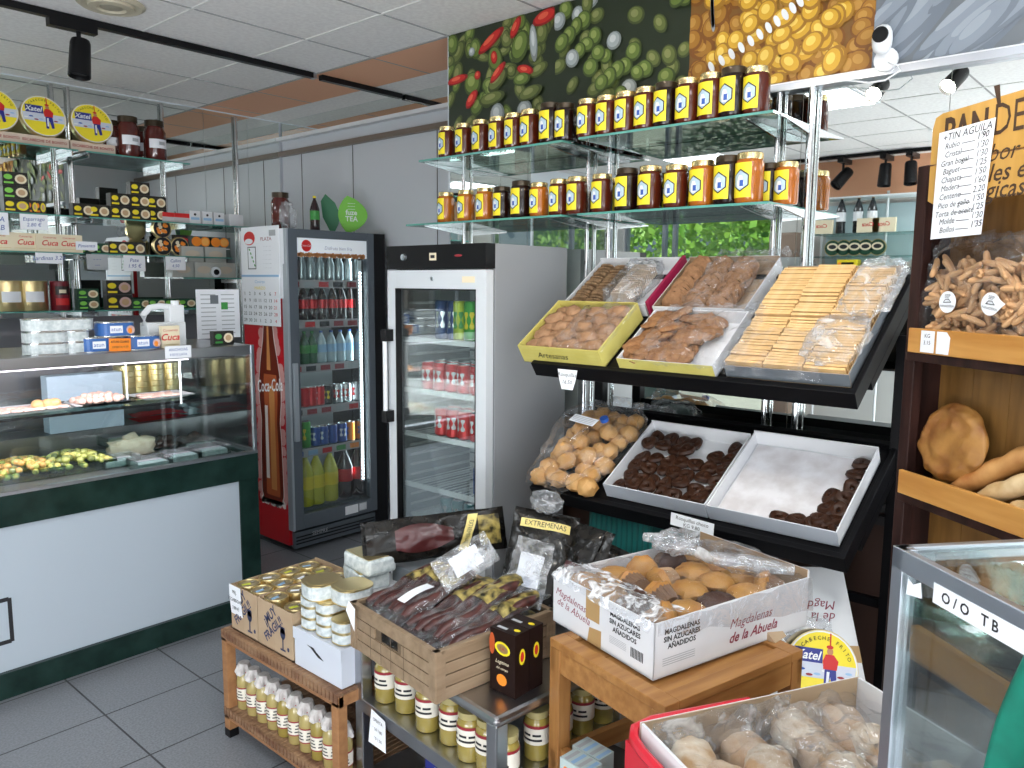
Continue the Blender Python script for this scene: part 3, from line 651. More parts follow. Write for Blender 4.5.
for i in range(34): pic.disc(cxx+random.uniform(-.12, .12), zb+random.uniform(-.02, .03), .03, .02, ICE, .0005, random.random()*3, 9, Ms)
sil(1.0, .006, ICE, .0008); sil(1.0, 0, COLA, .0010); sil(.62, 0, COLA2, .0012, .02, .60, .008); sil(.25, 0, COLA3, .0014, .05, .55, .02); sil(.2, 0, COLA3, .0014, .62, .95, -.005); sil(.15, 0, ICE, .0016, .1, .45, -.045)
pic.text('Coca-Cola', .105, WHITE, cxx+.003, zb+zh*.545, .0022, .12, Ms, shear=.25, bold=.016, sx=.62)
obj('bottle_picture', pic, cf, label='picture of a cola bottle on red')
ca = MB(); ca.box(.0, 1.50, .002, .455, CZ-.052, .004, PAPER, Ms); ca.box(.40, 1.70, .002, .47, CZ-.052, .0035, PAPER, Ms)
obj('glued_notice', ca, cf)
sv = thing('calendar', 'paper calendar with red and blue print hung on the side of the cola fridge', 'calendar', T(CX0, CY0, 0) @ Ms @ T(.02, 1.335, .006) @ Matrix.Diagonal((1.15, .84, 1, 1)))
c1 = MB(); c1.box(0, .34, 0, .36, .70, .003, PAPER); c1.disc(.08, .62, .055, .05, RED, .0035); c1.disc(.075, .598, .04, .02, PAPER, .004); c1.box(.06, .40, .003, .14, .56, .0035, INK); c1.box(.066, .406, .0035, .134, .554, .004, PAPER)
c1.text('PLAZA', .035, DRED, .24, .61, .004); c1.box(.27, .63, .003, .33, .67, .0035, GRAYC)
for k in range(6): c1.text('- - -- - ---', .02, GRAYC, .25, .56-k*.03, .004)
for k in range(5): c1.disc(.08+.012*k, .54-.028*k, .006, .010, GREEN, .0045, .5)
obj('backing_card', c1, sv)
c2 = MB(); c2.box(0, 0, .003, .36, .36, .010, PAPER); c2.box(0, .345, .010, .36, .36, .0105, LBLUE)
c2.text('MARZO', .030, YEL, .18, .265, .0108); c2.text('Coviran', .030, LBLUE, .18, .31, .0108)
for c_ in range(7):
    for r_ in range(5): c2.text(str((c_+r_*7) % 31+1), .034, RED if c_ == 6 else INK, .03+c_*.049, .225-r_*.048, .0108)
obj('month_pad', c2, sv)
# shelves
cz = [at(335, y, 'y', CY0+.06).z for y in (281, 320, 363, 405, 445)]+[.25]
for i, z in enumerate(cz[:5]):
    s = MB(); s.box(.03, .085, z-.004, DW-.09, D-.04, z, GLASSG); s.box(.03, .06, z-.045, DW-.09, .066, z+.006, K('price_strip', (.45, .42, .44), .4) if i == 0 else M_['price_strip'])
    for k in range(5): s.box(.05+k*.105, .058, z-.037, .12+k*.105, .06, z-.006, [DRED, GRAYC, RED, INK, DRED][(k+i) % 5] if i < 4 else [BLUE, LBLUE, RED, GREEN, ORANGE][k])
    obj('shelf', s, cf)
fl = MB(); fl.box(.03, .07, .22, DW-.09, D-.04, .25, DGR); obj('bottom_shelf', fl, cf)
lamp('AREA', 'fridge_led_light', (CX0+DW-.10, CY0+.10, 1.1), 1.6, (.78, .93, 1), to=(CX0+.2, CY0+.3, 1.1), shape='RECTANGLE', size=.04, size_y=1.4)
def bottle(name, r, h, body, cap, band=None, cat='bottle', neck=.3):
    t = thing(name, 'x', cat)
    obj('bottle_body', MB().lathe([(r*.85, 0), (r, .01), (r*.97, h*.25), (r, h*.3), (r, h*.62), (r*.6, h*.80), (r*neck, h*.90), (r*neck, h*.95)], body, 16), t)
    obj('cap', MB().lathe([(r*neck*1.15, h*.94), (r*neck*1.15, h), (.0001, h)], cap, 12), t)
    if band: obj('label', MB().lathe([(r*1.01, h*.33), (r*1.01, h*.58)], band, 16, caps=False), t)
    return Kind(t)
COLB = K('cola_bottle', (.02, .006, .005), .08, coat=.8); CLB = K('clear_bottle', (.45, .56, .62), .1, coat=.6); LEM = K('lemon_drink', (.62, .60, .05), .15, coat=.5); GRB = K('green_bottle', (.03, .12, .05), .1, coat=.5)
BCOLA = bottle('cola_bottle', .032, .215, COLB, RED, CR); BWAT = bottle('water_bottle', .033, .20, CLB, BLUE, LBLUE); BLEM = bottle('lemonade_bottle', .052, .33, LEM, BLUE, YEL); BCOL2 = bottle('cola_bottle', .052, .33, COLB, RED, CR); BGRN = bottle('green_bottle', .032, .20, GRB, GREEN, GREEN)
BGRY = bottle('slim_can', .030, .165, K('steel_can_body', (.42, .48, .50), .2, .6), SILVER, None, 'drinks can', .8)
inx = lambda px: at(px, 380, 'y', CY0+.13).x
def frow(kd, pxs, z, label, group, dy=.13):
    for i, px in enumerate(pxs):
        kd.put(T(at(px, 380, 'y', CY0+dy).x, CY0+dy, z+.002, random.uniform(-1, 1)), label % ORD[i], group)
frow(BGRY, (304, 313, 322, 332, 341, 350, 358), cz[0], 'grey slim can, %s from the left on the top shelf of the cola fridge', 'slim cans on the top shelf of the cola fridge')
frow(BCOLA, (305, 314, 324, 334, 343, 352), cz[1], 'small cola bottle, %s from the left on the second shelf of the cola fridge', 'small cola bottles in the cola fridge')
frow(BGRN, (305, 313), cz[2], 'green bottle, %s from the left on the third shelf of the cola fridge', 'green bottles in the cola fridge')
frow(BWAT, (322, 332, 341, 350, 359), cz[2], 'blue capped water bottle, %s from left on the third cola fridge shelf', 'water bottles in the cola fridge')
frow(CANR, (304, 311, 319), cz[3], 'red cola can, %s from the left on the fourth shelf of the cola fridge', 'cans on the fourth shelf of the cola fridge')
frow(CANK, (327,), cz[3], 'black can with yellow print, %s black one on the fourth shelf of the cola fridge', 'cans on the fourth shelf of the cola fridge')
frow(CANW, (337, 346, 356), cz[3], 'silver cola can, %s silver one on the fourth shelf of the cola fridge', 'cans on the fourth shelf of the cola fridge')
frow(CANG, (304,), cz[4], 'green tall can, %s at the left end of the fifth cola fridge shelf', 'cans on the fifth shelf of the cola fridge')
frow(CANB, (314, 322, 331, 341), cz[4], 'blue can, %s blue one from the left on the fifth shelf of the cola fridge', 'cans on the fifth shelf of the cola fridge')
frow(CANO, (350, 358), cz[4], 'orange can, %s orange one on the fifth shelf of the cola fridge', 'cans on the fifth shelf of the cola fridge')
zb_ = at(335, 525, 'y', CY0+.13).z
frow(BLEM, (303, 314, 328), cz[5], 'large yellow lemon drink bottle, %s from the left at the bottom of the cola fridge', 'large bottles at the bottom of the cola fridge')
frow(BCOL2, (343, 356), cz[5], 'large cola bottle, %s from the left at the bottom of the cola fridge', 'large bottles at the bottom of the cola fridge')
# things standing on the cola fridge
p = at(281, 226, 'y', 4.30)
t = thing('jar', 'dark red preserve jar standing on the cola fridge', 'jar', T(p.x, 4.30, CZ+.001)); DR_ = K('dark_preserve', (.09, .015, .012), .12, coat=.6)
obj('jar_body', MB().lathe([(.05, 0), (.056, .01), (.056, .17), (.045, .19), (.045, .20)], DR_, 18), t); obj('lid', MB().lathe([(.05, .195), (.05, .225), (.0001, .227)], HLID, 18), t)
p = at(289, 226, 'y', 4.16)
tag(obj('plastic_bag', MB().ell((0, 0, .075), (.055, .035, .08), FILMH, 14, 10, nz=.5, nf=1.5), None, T(p.x, 4.17, CZ+.001)), 'small clear plastic bag leaning on the jar on the cola fridge', 'bag')
p = at(315, 226, 'y', 4.2)
KB = K('drink_dark', (.03, .012, .015), .1, coat=.6); BK = bottle('drink_bottle', .030, .215, KB, YEL, GREEN); BK.put(T(p.x, 4.2, CZ+.001), 'small dark drink bottle with yellow cap on the cola fridge')
p = at(337, 226, 'y', 4.25)
lf = thing('tea_display', 'green leaf shaped cardboard tea display on the cola fridge', 'display stand', T(p.x-.02, 4.22, CZ+.001, R(-36)) @ Matrix.Scale(1.0, 4))
n = 14; lp = [(.10*math.sin(PI*i/n)**.8*(1 if True else 0), .24*i/n) for i in range(n+1)]
o = MB(); poly = [(.015+.13*math.sin(PI*i/n)**.7, .235*i/n) for i in range(n+1)]+[(.015-.06*math.sin(PI*(n-i)/n)**.8, .235*(n-i)/n) for i in range(1, n)]
Ml = frame((.05, 0, .001), (1, .25, 0), (0, 0, 1)); o.prism(poly, 0, .004, LGREEN, Ml); o.text('fuze', .045, WHITE, .04, .13, .0048, M=Ml, bold=.02); o.text('TEA', .045, WHITE, .04, .09, .0048, M=Ml, bold=.02)
for k in range(3): o.text('-----', .03, WHITE, .04, .19-k*.018, .0048, M=Ml)
obj('right_leaf', o, lf)
o = MB(); Ml = frame((-.04, .03, .001), (1, -.2, 0), (-.15, 0, 1)); o.prism([(0, 0), (.02, .0), (.05, .06), (.06, .12), (.03, .19), (-.03, .245), (-.06, .20), (-.05, .10)], -.006, -.002, K('deep_leaf_green', (.02, .16, .07), .5), Ml); obj('left_leaf', o, lf)

# ------------------------------------------------------------ shelving behind the counter
YS = 5.0
def glassY(x0, x1, z, parent, y0=YS, y1=YL+.003):
    obj('glass_shelf', MB().box(x0, y0, z-.008, x1, y1, z, GLASSG), parent)
    obj('polished_edge', MB().box(x0, y0-.0015, z-.008, x1, y0, z, GEDGE).box(x1, y0, z-.008, x1+.0015, y1, z, GEDGE), parent)
ls = {2: 2.395, 1: 2.018, 0: 1.806, -1: 1.47}
for nm, x0, x1, lb, zs_ in (('a', .45, 1.86, 'left bay of glass wall shelving behind the counter', (2.395, 2.018, 1.806, 1.47)), ('b', 1.90, 2.80, 'right bay of glass wall shelving behind the counter', (2.395, 2.018, 1.806, 1.47))):
    t = thing('glass_shelving', lb, 'shelves', I4, 'glass shelving behind the counter')
    for x in ((.5, 1.835) if nm == 'a' else (1.925, 2.495)):
        obj('upright', MB().cyl(.011, .9, 2.80, CHROME, 12, T(x, YL-.015, 0)), t)
        for z in zs_: obj('bracket', MB().box(x-.004, YS+.02, z-.035, x+.004, YL-.01, z-.009, CHROME), t)
    for z in zs_: glassY(x0, x1 if not (nm == 'b' and z == 2.395) else 2.53, z, t)
t = thing('glass_shelving', 'narrow glass wall shelf at the corner beside the cola fridge', 'shelves', I4, 'glass shelving behind the counter')
obj('upright', MB().cyl(.011, .9, 2.80, CHROME, 12, T(3.02, YL-.015, 0)), t); glassY(2.81, 3.2, 2.018, t)

def box_kind(name, cat, w, d, h, body, deco=None, bev=0):
    """a printed carton with its base centre at the origin, front towards -y"""
    m = MB(); m.box(-w/2, -d/2, 0, w/2, d/2, h, body)
    if deco: deco(m, frame((-w/2, -d/2-.0003, 0), (1, 0, 0), (0, 0, 1)), w, h)
    return Kind(tag(obj(name, m, bev=bev), 'x', cat))
def PY(px, base_z, y): return at(px, 250, 'y', y).x
def d_emb(c1, c2):
    def f(m, M, w, h):
        m.disc(w*.72, h*.5, w*.24, h*.36, c1, .0004, M=M); m.disc(w*.72, h*.5, w*.15, h*.22, K('food_tan', (.55, .36, .20), .6) if 'food_tan' not in M_ else M_['food_tan'], .0007, M=M)
        m.disc(w*.22, h*.62, w*.17, h*.2, c2, .0004, M=M); m.flat([(w*.05, h*.12), (w*.42, h*.12), (w*.42, h*.26), (w*.05, h*.26)], c2, .0004, M)
    return f
def d_cuca(m, M, w, h):
    m.text('Conservas', h*.16, REDINK, w*.5, h*.80, .0005, M=M, shear=.2); m.text('Cuca', h*.42, RED, w*.5, h*.48, .0005, M=M, shear=.3, bold=.02)
    m.flat([(w*.1, h*.14), (w*.9, h*.14), (w*.9, h*.17), (w*.1, h*.17)], GOLD, .0005, M)
def put_row(kd, pxs, z, y, label, group, rz=0, dz=0):
    for i, px in enumerate(pxs):
        kd.put(T(PY(px, z, y), y, z+.0012+dz, rz+random.uniform(-.03, .03)), label % ORD[i] if '%s' in label else label, group)
NB = K('black_box_print', (.02, .018, .015), .4); NG = K('dark_green_box', (.01, .06, .03), .4)
BOXN = box_kind('tinned_food_box', 'food box', .118, .06, .076, NB, d_emb(CREAM, YEL)); BOXG = box_kind('tinned_food_box', 'food box', .118, .06, .062, NG, d_emb(CREAM, LGREEN))
# round display tins with the fisherman picture
def rondo(m, r, M):
    m.disc(0, 0, r*1.0, r*1.0, WHITE, .0004, n=28, M=M); m.disc(0, 0, r*.96, r*.96, K('tin_yellow', (.88, .72, .03), .4) if 'tin_yellow' not in M_ else M_['tin_yellow'], .0007, n=28, M=M)
    m.flat([(-r*.92, -r*.28), (r*.92, -r*.28), (r*.95, r*.12), (-r*.95, r*.12)], K('tin_sea', (.60, .64, .74), .4) if 'tin_sea' not in M_ else M_['tin_sea'], .001, M)
    for k in range(8): m.disc((-.8+.22*k)*r, (-.15+.08*math.sin(k*2))*r, r*.1, r*.035, [WHITE, BLUE, DRED, LBLUE][k % 4], .0013, M=M)
    m.flat([(-r*.80, r*.12), (0, r*.12), (0, r*.50), (-r*.80, r*.50)], K('deep_blue', (.02, .03, .25), .4) if 'deep_blue' not in M_ else M_['deep_blue'], .0014, M)
    m.text('Xatel', r*.34, WHITE, -r*.42, r*.30, .0018, M=M, shear=.3, bold=.02)
    # little fisherman: hat, red jumper, blue trousers
    m.disc(r*.20, r*.46, r*.09, r*.10, K('skin_print', (.55, .25, .12), .5) if 'skin_print' not in M_ else M_['skin_print'], .0020, M=M); m.disc(r*.19, r*.58, r*.10, r*.05, RED, .0022, M=M)
    m.flat([(r*.02, -r*.02), (r*.40, -r*.02), (r*.44, r*.22), (r*.30, r*.38), (r*.08, r*.38), (r*.0, r*.2)], RED, .0024, M)
    m.flat([(r*.04, -r*.62), (r*.16, -r*.62), (r*.22, -r*.2), (r*.30, -r*.6), (r*.42, -r*.56), (r*.38, 0), (r*.06, 0)], M_['deep_blue'], .0022, M); m.flat([(r*.1, -r*.5), (r*.17, -r*.5), (r*.2, -r*.08), (r*.12, -r*.08)], WHITE, .0026, M)
    m.flat([(r*.18, r*.6), (r*.22, r*.6), (r*.22, r*.95), (r*.18, r*.95)], RED, .0022, M)
    for i, ch in enumerate('ESCABECHE FRITO'): 
        a = PI*(.86-.052*i); m.text(ch, r*.15, INK, r*.80*math.cos(a), r*.80*math.sin(a), .0028, a-PI/2, M)
def tin_display():
    t = thing('display_tin', 'x', 'food tin'); r = .118
    q = frame((0, -.002, .050+r), (1, 0, 0), (0, .22, 1))
    obj('round_tin', MB().lathe([(.0001, -.045), (r*.98, -.045), (r, -.04), (r, -.002), (r*.985, 0), (.0001, 0)], GOLD, 30, q), t)
    m = MB(); rondo(m, r*.97, q @ T(0, 0, .0005)); obj('lid_picture', m, t)
    m = MB(); m.box(-.13, -.012, 0, .12, .03, .055, K('price_strip_cream', (.62, .50, .40), .6)); m.text('ESCABECHE DE BONITO', .021, DRED, -.005, .0, .0005, M=frame((0, -.0125, .028), (1, 0, 0), (0, 0, 1)), bold=.02)
    obj('price_strip', m, t); return Kind(t)
TD = tin_display()
for px, lb in ((5, 'round yellow display tin with fisherman, cut by the left edge of the photo'), (53, 'round yellow display tin with fisherman, middle of the three on the top shelf'), (100, 'round yellow display tin with fisherman beside the dark preserve jars')):
    TD.put(T(PY(px, 0, 5.04), 5.05, ls[2]+.001), lb, 'round display tins on the top shelf')
t = thing('preserve_jar', 'x', 'jar')
obj('jar_body', MB().lathe([(.058, 0), (.066, .012), (.066, .17), (.050, .20), (.050, .215)], DR_, 20), t); obj('lid', MB().lathe([(.056, .205), (.056, .24), (.0001, .242)], HLID, 18), t)
m = MB(); m.wrap(.0665, -PI/2, .07, .125, lambda v: .062, PAPER, 8, 1); m.wrap(.0672, -PI/2+.25, .09, .11, lambda v: .02, GRAYC, 4, 1); obj('label', m, t); JK = Kind(t)
for px, y, s, lb in ((134, 5.07, 1, 'dark red preserve jar with white label, left one of the pair on the top shelf'), (160, 5.07, 1, 'dark red preserve jar with white label at the right end of the top shelf'), (118, 5.15, .9, 'dark jar half hidden beside the round display tin'), (149, 5.2, .9, 'dark jar behind the two labelled preserve jars')):
    JK.put(T(PY(px, 0, y), y, ls[2]+.001) @ Matrix.Scale(s, 4), lb, 'dark preserve jars on the top shelf')
# second shelf
put_row(box_kind('tinned_food_box', 'food box', .125, .07, .072, NB, d_emb(YEL, YEL)), (18,), ls[1], 5.07, 'black and yellow food box, bottom of the stack of three at the far left', 'black and yellow food boxes at the far left')
BX = box_kind('tinned_food_box', 'food box', .125, .07, .072, NB, d_emb(CREAM, LGREEN)); 
for k in (1, 2): BX.put(T(PY(18, 0, 5.07), 5.07, ls[1]+.0012+.073*k), '%s of the stack of three black and yellow food boxes at the far left' % ('middle', 'top')[k-1], 'black and yellow food boxes at the far left')
put_row(box_kind('tinned_food_box', 'food box', .055, .05, .072, NB, d_emb(YEL, ORANGE)), (34, 42), ls[1], 5.07, 'small black and orange box beside the stack of three, %s from the left', 'small black boxes beside the stack of three')
put_row(BOXN, (84, 100), ls[1], 5.08, 'black food box with pale oval, %s of the loose pair on the second shelf', 'loose black food boxes on the second shelf')
for r_ in range(3):
    for i, px in enumerate((121, 141, 157) if r_ < 2 else (141,)):
        BOXN.put(T(PY(px, 0, 5.07), 5.07, ls[1]+.0012+.077*r_, random.uniform(-.04, .04)), ('black food box, %s from the left in the %s row of the big stack' % (ORD[i], ('bottom', 'middle')[r_])) if r_ < 2 else 'single black food box on top of the big stack', 'stacked black food boxes on the second shelf')
put_row(box_kind('red_white_packet', 'food box', .11, .06, .06, K('redwhite', (.55, .50, .50), .5), lambda m, M, w, h: m.flat([(0, h*.55), (w, h*.55), (w, h), (0, h)], RED, .0004, M)), (170, 182), ls[1], 5.07, 'red and white packet, %s from the left beside the stack of black food boxes', 'red and white packets on the second shelf')
put_row(box_kind('white_box', 'food box', .072, .07, .082, BOXW, lambda m, M, w, h: (m.flat([(w*.1, h*.3), (w*.9, h*.3), (w*.9, h*.5), (w*.1, h*.5)], LBLUE, .0004, M), m.disc(w*.5, h*.72, w*.12, h*.1, INK, .0004, M=M))), (194, 206, 218), ls[1], 5.07, 'small white box, %s from the left at the right end of the second shelf', 'small white boxes on the second shelf')
put_row(Kind(tag(obj('white_box', MB().box(-.05, -.035, 0, .05, .035, .078, BOXW)), 'x', 'food box')), (235,), ls[1], 5.07, 'white box standing alone at the corner shelf beside the cola fridge', 'small white boxes on the second shelf')
# third shelf
CU1 = box_kind('conserve_box', 'food box', .145, .05, .10, CREAM, d_cuca)
put_row(CU1, (-2, 25), ls[0], 5.05, 'cream tinned fish box with red lettering, %s from the left on the third shelf', 'cream fish boxes on the third shelf')
put_row(CU1, (49, 68), ls[0], 5.04, 'cream red lettered fish box, %s of the right hand pair on the third shelf', 'cream fish boxes on the third shelf')
put_row(BOXG, (85, 100), ls[0], 5.10, 'dark green food box, %s from the left in the row behind the white tag', 'dark green food boxes on the third shelf')
put_row(BOXN, (117, 134), ls[0], 5.09, 'black food box, %s of the pair in the middle of the third shelf', 'black food boxes on the third shelf')
def rt(col, nm):
    m = MB(); q = frame((0, 0, .062), (1, 0, 0), (0, 0, 1)); m.lathe([(.0001, -.03), (.062, -.03), (.062, 0), (.058, .002), (.0001, .002)], GOLD, 22, q); m.disc(0, 0, .055, .055, INK, .0025, n=20, M=q)
    rnd = random.Random(4)
    for k in range(12): m.disc(rnd.uniform(-.03, .03), rnd.uniform(-.03, .03), .014, .011, [col, CREAM, ORANGE][k % 3], .003+k*.0001, k, 9, q)
    return Kind(tag(obj('round_meal_tin', m), 'x', 'food tin'))
RT1 = rt(ORANGE, 'a')
for px, dz, lb in ((163, .11, 'round tin with orange meal picture, top of the stack on the third shelf'), (163, 0, 'round tin with orange meal picture, bottom of the stack on the third shelf'), (180, 0, 'round tin with orange meal picture beside the tomatoes')):
    RT1.put(T(PY(px, 0, 5.1), 5.1, ls[0]+.001+dz), lb, 'round meal tins on the third shelf')
m = MB(); m.box(-.05, -.03, .0, .05, .03, .003, PAPER)
cr = thing('fruit_packet', 'packet with red tomato picture on the third shelf', 'food box', T(PY(183, 0, 5.12), 5.14, ls[0]+.075)); obj('packet', MB().box(-.07, -.02, -.074, .07, .02, .065, NB), cr)
m = MB(); m.disc(.0, 0, .055, .04, RED, .0, M=frame((0, -.021, .01), (1, 0, 0), (0, 0, 1))); obj('picture', m, cr)
for i, (px, lb) in enumerate(((199, 'left packet with orange fruit picture on the third shelf'), (218, 'right packet with cut orange picture on the third shelf'))):
    cr = thing('fruit_packet', lb, 'food box', T(PY(px, 0, 5.12), 5.12, ls[0]+.001), 'orange fruit packets'); obj('packet', MB().box(-.075, -.03, 0, .075, .03, .135, K('packet_glass', (.10, .13, .12), .2) if i == 0 else M_['packet_glass']), cr)
    m = MB(); q = frame((0, -.0305, .09), (1, 0, 0), (0, 0, 1)); m.disc(-.03, .01, .035, .032, ORANGE, .0003, M=q); m.disc(.03, .01, .035, .032, ORANGE, .0004, M=q); m.disc(.03, .01, .026, .024, K('orange_pulp', (.95, .45, .10), .5) if i == 0 else M_['orange_pulp'], .0007, M=q)
    if i: m.disc(-.02, -.055, .02, .02, YEL, .0005, M=q)
    m.flat([(-.07, -.035), (.07, -.035), (.07, -.03), (-.07, -.03)], PAPER, .0006, q); obj('picture', m, cr)
# fourth shelf
t = MB().lathe([(.088, 0), (.09, .004), (.09, .165), (.088, .17), (.0001, .168)], GOLD, 24); t.wrap(.0905, -PI/2, .05, .11, lambda v: .05, PAPER, 8, 1)
GT = Kind(tag(obj('gold_food_tin', t), 'x', 'food tin'))
put_row(GT, (4, 27), ls[-1], 5.12, 'large gold tin with white label, %s from the left on the fourth shelf', 'large gold tins on the fourth shelf')
t = MB().lathe([(.05, 0), (.052, .004), (.052, .165), (.05, .17), (.0001, .168)], K('dark_red_tin', (.16, .01, .02), .3), 20); t.wrap(.0525, -PI/2, .03, .07, lambda v: .04, RED, 6, 1); t.wrap(.0525, -PI/2, .09, .14, lambda v: .04, NB, 6, 1); t.wrap(.0528, -PI/2, .10, .12, lambda v: .02, CREAM, 6, 1)
tag(obj('dark_red_tin', t, None, T(PY(57, 0, 5.1), 5.1, ls[-1]+.001)), 'tall dark red tin with black band on the fourth shelf', 'food tin')
for r_ in range(2):
    put_row(BOXG, (84,), ls[-1], 5.09, 'dark green food box, %s from left behind the chrome upright, ' + ('lower', 'upper')[r_], 'dark green food boxes beside the upright', dz=.063*r_)
BL = box_kind('tinned_food_box', 'food box', .15, .06, .088, NB, d_emb(K('ham_pink', (.62, .42, .38), .6), YEL))
for r_ in range(2): BL.put(T(PY(115, 0, 5.07), 5.07, ls[-1]+.001+.089*r_), 'black box with pink ham picture, %s of the stack on the fourth shelf' % ('bottom', 'top')[r_], 'black ham boxes on the fourth shelf')
put_row(BOXG, (137, 153, 169, 183), ls[-1], 5.07, 'dark green food box, %s from the left in the row on the fourth shelf', 'dark green food boxes in the row on the fourth shelf')
CP = K('pale_packet', (.50, .50, .46), .3, coat=.5)
PKT = box_kind('clear_packet', 'packet', .15, .07, .10, CP, lambda m, M, w, h: m.disc(w*.5, h*.5, w*.34, h*.25, K('beige_food', (.58, .50, .40), .6) if 'beige_food' not in M_ else M_['beige_food'], .0005, M=M))
shelf5 = thing('glass_shelving', 'short glass shelf with clear packets beside the cola fridge', 'shelves', I4, 'glass shelving behind the counter'); glassY(2.46, 3.1, 1.70-.03, shelf5, 5.02); obj('bracket', MB().box(3.016, 5.05, 1.635, 3.024, YL, 1.66, CHROME), shelf5)
for i, (px, dz) in enumerate(((180, 0), (201, 0), (222, 0), (190, .101), (213, .101))): PKT.put(T(PY(px, 0, 5.1), 5.1, 1.672+dz), 'clear packet of pale food, %s from left, %s row beside the cola fridge' % (ORD[i if i < 3 else i-3], 'lower' if i < 3 else 'upper'), 'clear packets beside the cola fridge')
m = MB(); m.lathe([(.035, 0), (.035, .02), (.0001, .025)], WHITE, 20, frame((0, 0, .035), (1, 0, 0), (0, 0, 1))); m.lathe([(.02, .02), (.018, .028), (.0001, .028)], BLACKP, 16, frame((0, 0, .035), (1, 0, 0), (0, 0, 1)))
tag(obj('round_camera', m, None, T(PY(217, 0, 5.0), 5.04, 1.672)), 'small white round camera with black lens beside the clear packets', 'camera')
KZ = 1.345
# white notice panel and hanging price tags
m = MB(); m.box(-.16, -.004, 0, .16, .004, .34, PAPER)
q = frame((-.16, -.0045, 0), (1, 0, 0), (0, 0, 1))
for k in range(10): m.flat([(.03, .03+k*.03), (.14, .03+k*.03), (.14, .036+k*.03), (.03, .036+k*.03)], GRAYC, 0, q); m.flat([(.18, .03+k*.03), (.28, .03+k*.03), (.28, .036+k*.03), (.18, .036+k*.03)], GRAYC, 0, q)
m.flat([(.10, .24), (.16, .24), (.16, .30), (.10, .30)], DKG, .0005, q); m.flat([(.18, .2), (.23, .2), (.23, .25), (.18, .25)], M_['deep_green'] if 'deep_green' in M_ else GREEN, .0005, q)
tag(obj('notice_board', m, None, T(PY(216, 0, 3.98), 3.98, KZ+.001) @ Matrix.Scale(.76, 4)), 'white printed notice panel standing on the counter top beside the cola fridge', 'notice', kind=None)
def tagcard(px, z, y, w, h, lines, label, col=PAPER, name='price_tag', tilt=0, ink=BLUEINK, cat='price tag', group='price tags on the shelves', rz=0):
    m = MB(); m.box(0, -.001, -h, w, .001, 0, col); q = frame((0, -.0013, -h), (1, 0, 0), (0, 0, 1))
    for i, s_ in enumerate(lines): m.text(s_, h/(len(lines)+.6)*.85, ink, w/2, h*(1-(i+.85)/(len(lines)+.7)), 0, .04, q, shear=.2)
    return tag(obj(name, m, None, T(at(px, 250, 'y', y).x, y, z, rz) @ Matrix.Rotation(tilt, 4, 'X')), label, cat, group)
tagcard(22, 2.01, 4.993, .14, .085, ['Esparrago', '2.80 €'], 'white price tag hanging below the stack of three boxes')
tagcard(35, 1.80, 4.993, .14, .06, ['Sardinas 3.20'], 'white price tag hanging under the cream boxes')
tagcard(123, 1.80, 4.993, .13, .095, ['Pate', '1.95 €'], 'white price tag under the black boxes of the third shelf')
tagcard(165, 1.80, 4.993, .13, .085, ['Callos', '4.50'], 'white price tag under the round orange tins')
tagcard(-2, 2.01, 4.993, .06, .12, ['A', 'B'], 'white price tag cut by the left edge of the photo')
tagcard(86, 1.80, 4.993, .12, .09, ['- - -', '---'], 'grey price tag mirrored beside the chrome upright', col=GRAYC)
tagcard(76, 1.872, 5.0, .12, .05, ['Pimiento'], 'small white card standing beside the cream boxes')

# ------------------------------------------------------------ refrigerated counter
KX0, KX1, KY0, KY1, KZ = -.6, 2.03, 3.46, 4.25, 1.345
ct = thing('refrigerated_counter', 'long glass topped display counter with white front and dark green stone bands', 'counter', T(KX0, KY0, 0)); L_ = KX1-KX0; DP = KY1-KY0
CPAN = K('counter_panel', (.43, .49, .55), .35)
LINER = K('case_liner', (.20, .20, .22), .35, .6); SHELFS = K('case_shelf_steel', (.34, .34, .36), .3, .8)
m = MB(); m.box(.0, .03, .02, L_-.03, DP, .69, CPAN); o_ = obj('front_panel', MB().box(0, .004, .105, L_-.10, .03, .69, CPAN), ct)
q = frame((0, .0035, 0), (1, 0, 0), (0, 0, 1)); px0 = at(5, 645, 'y', KY0).x-KX0; m2 = MB()
for a in ((px0-.05, .22, px0-.035, .40), (px0+.02, .22, px0+.035, .40)): m2.flat([(a[0], a[1]), (a[2], a[1]), (a[2], a[3]), (a[0], a[3])], INK, 0, q)
for a in ((px0-.04, .215, px0+.025, .232), (px0-.04, .388, px0+.025, .405)): m2.flat([(a[0], a[1]), (a[2], a[1]), (a[2], a[3]), (a[0], a[3])], INK, .0001, q)
for k in range(3):
    a = px0-.16-k*.13; m2.text('ICE'[2-k], .22, INK, a, .31, .0, 0, q)
obj('front_lettering', m2, ct, label='black letters on the white front')
obj('cabinet', m, ct)
m = MB(); m.box(-.0, -.012, .69, L_, .03, .815, DARKG); m.box(L_-.10, -.006, .10, L_, .03, .69, DARKG); m.box(L_-.03, .03, 0, L_, DP, .815, DARKG); obj('stone_band', m, ct, bev=.002)
obj('stone_kick', MB().box(0, -.02, 0, L_, .03, .105, DARKG), ct, bev=.002)
m = MB(); m.box(.0, -.012, .815, L_, .02, .828, ALU); m.box(0, .02, .79, L_, DP-.02, .80, SHELFS); m.box(0, DP-.24, .80, L_, DP-.02, .93, SHELFS); m.box(0, DP-.03, .93, L_, DP, 1.30, LINER)
obj('display_deck', m, ct)
m = MB(); m.box(0, .0, KZ-.045, L_-.0, DP*.72, KZ, STEEL); obj('top_canopy', m, ct, bev=.003)
m = MB(); LEDT = K('canopy_tube', (1, .85, .95), .4, emit=2.5); m.box(0, .012, KZ-.052, L_-.32, .020, KZ-.047, LEDT); obj('lamp_tube', m, ct)
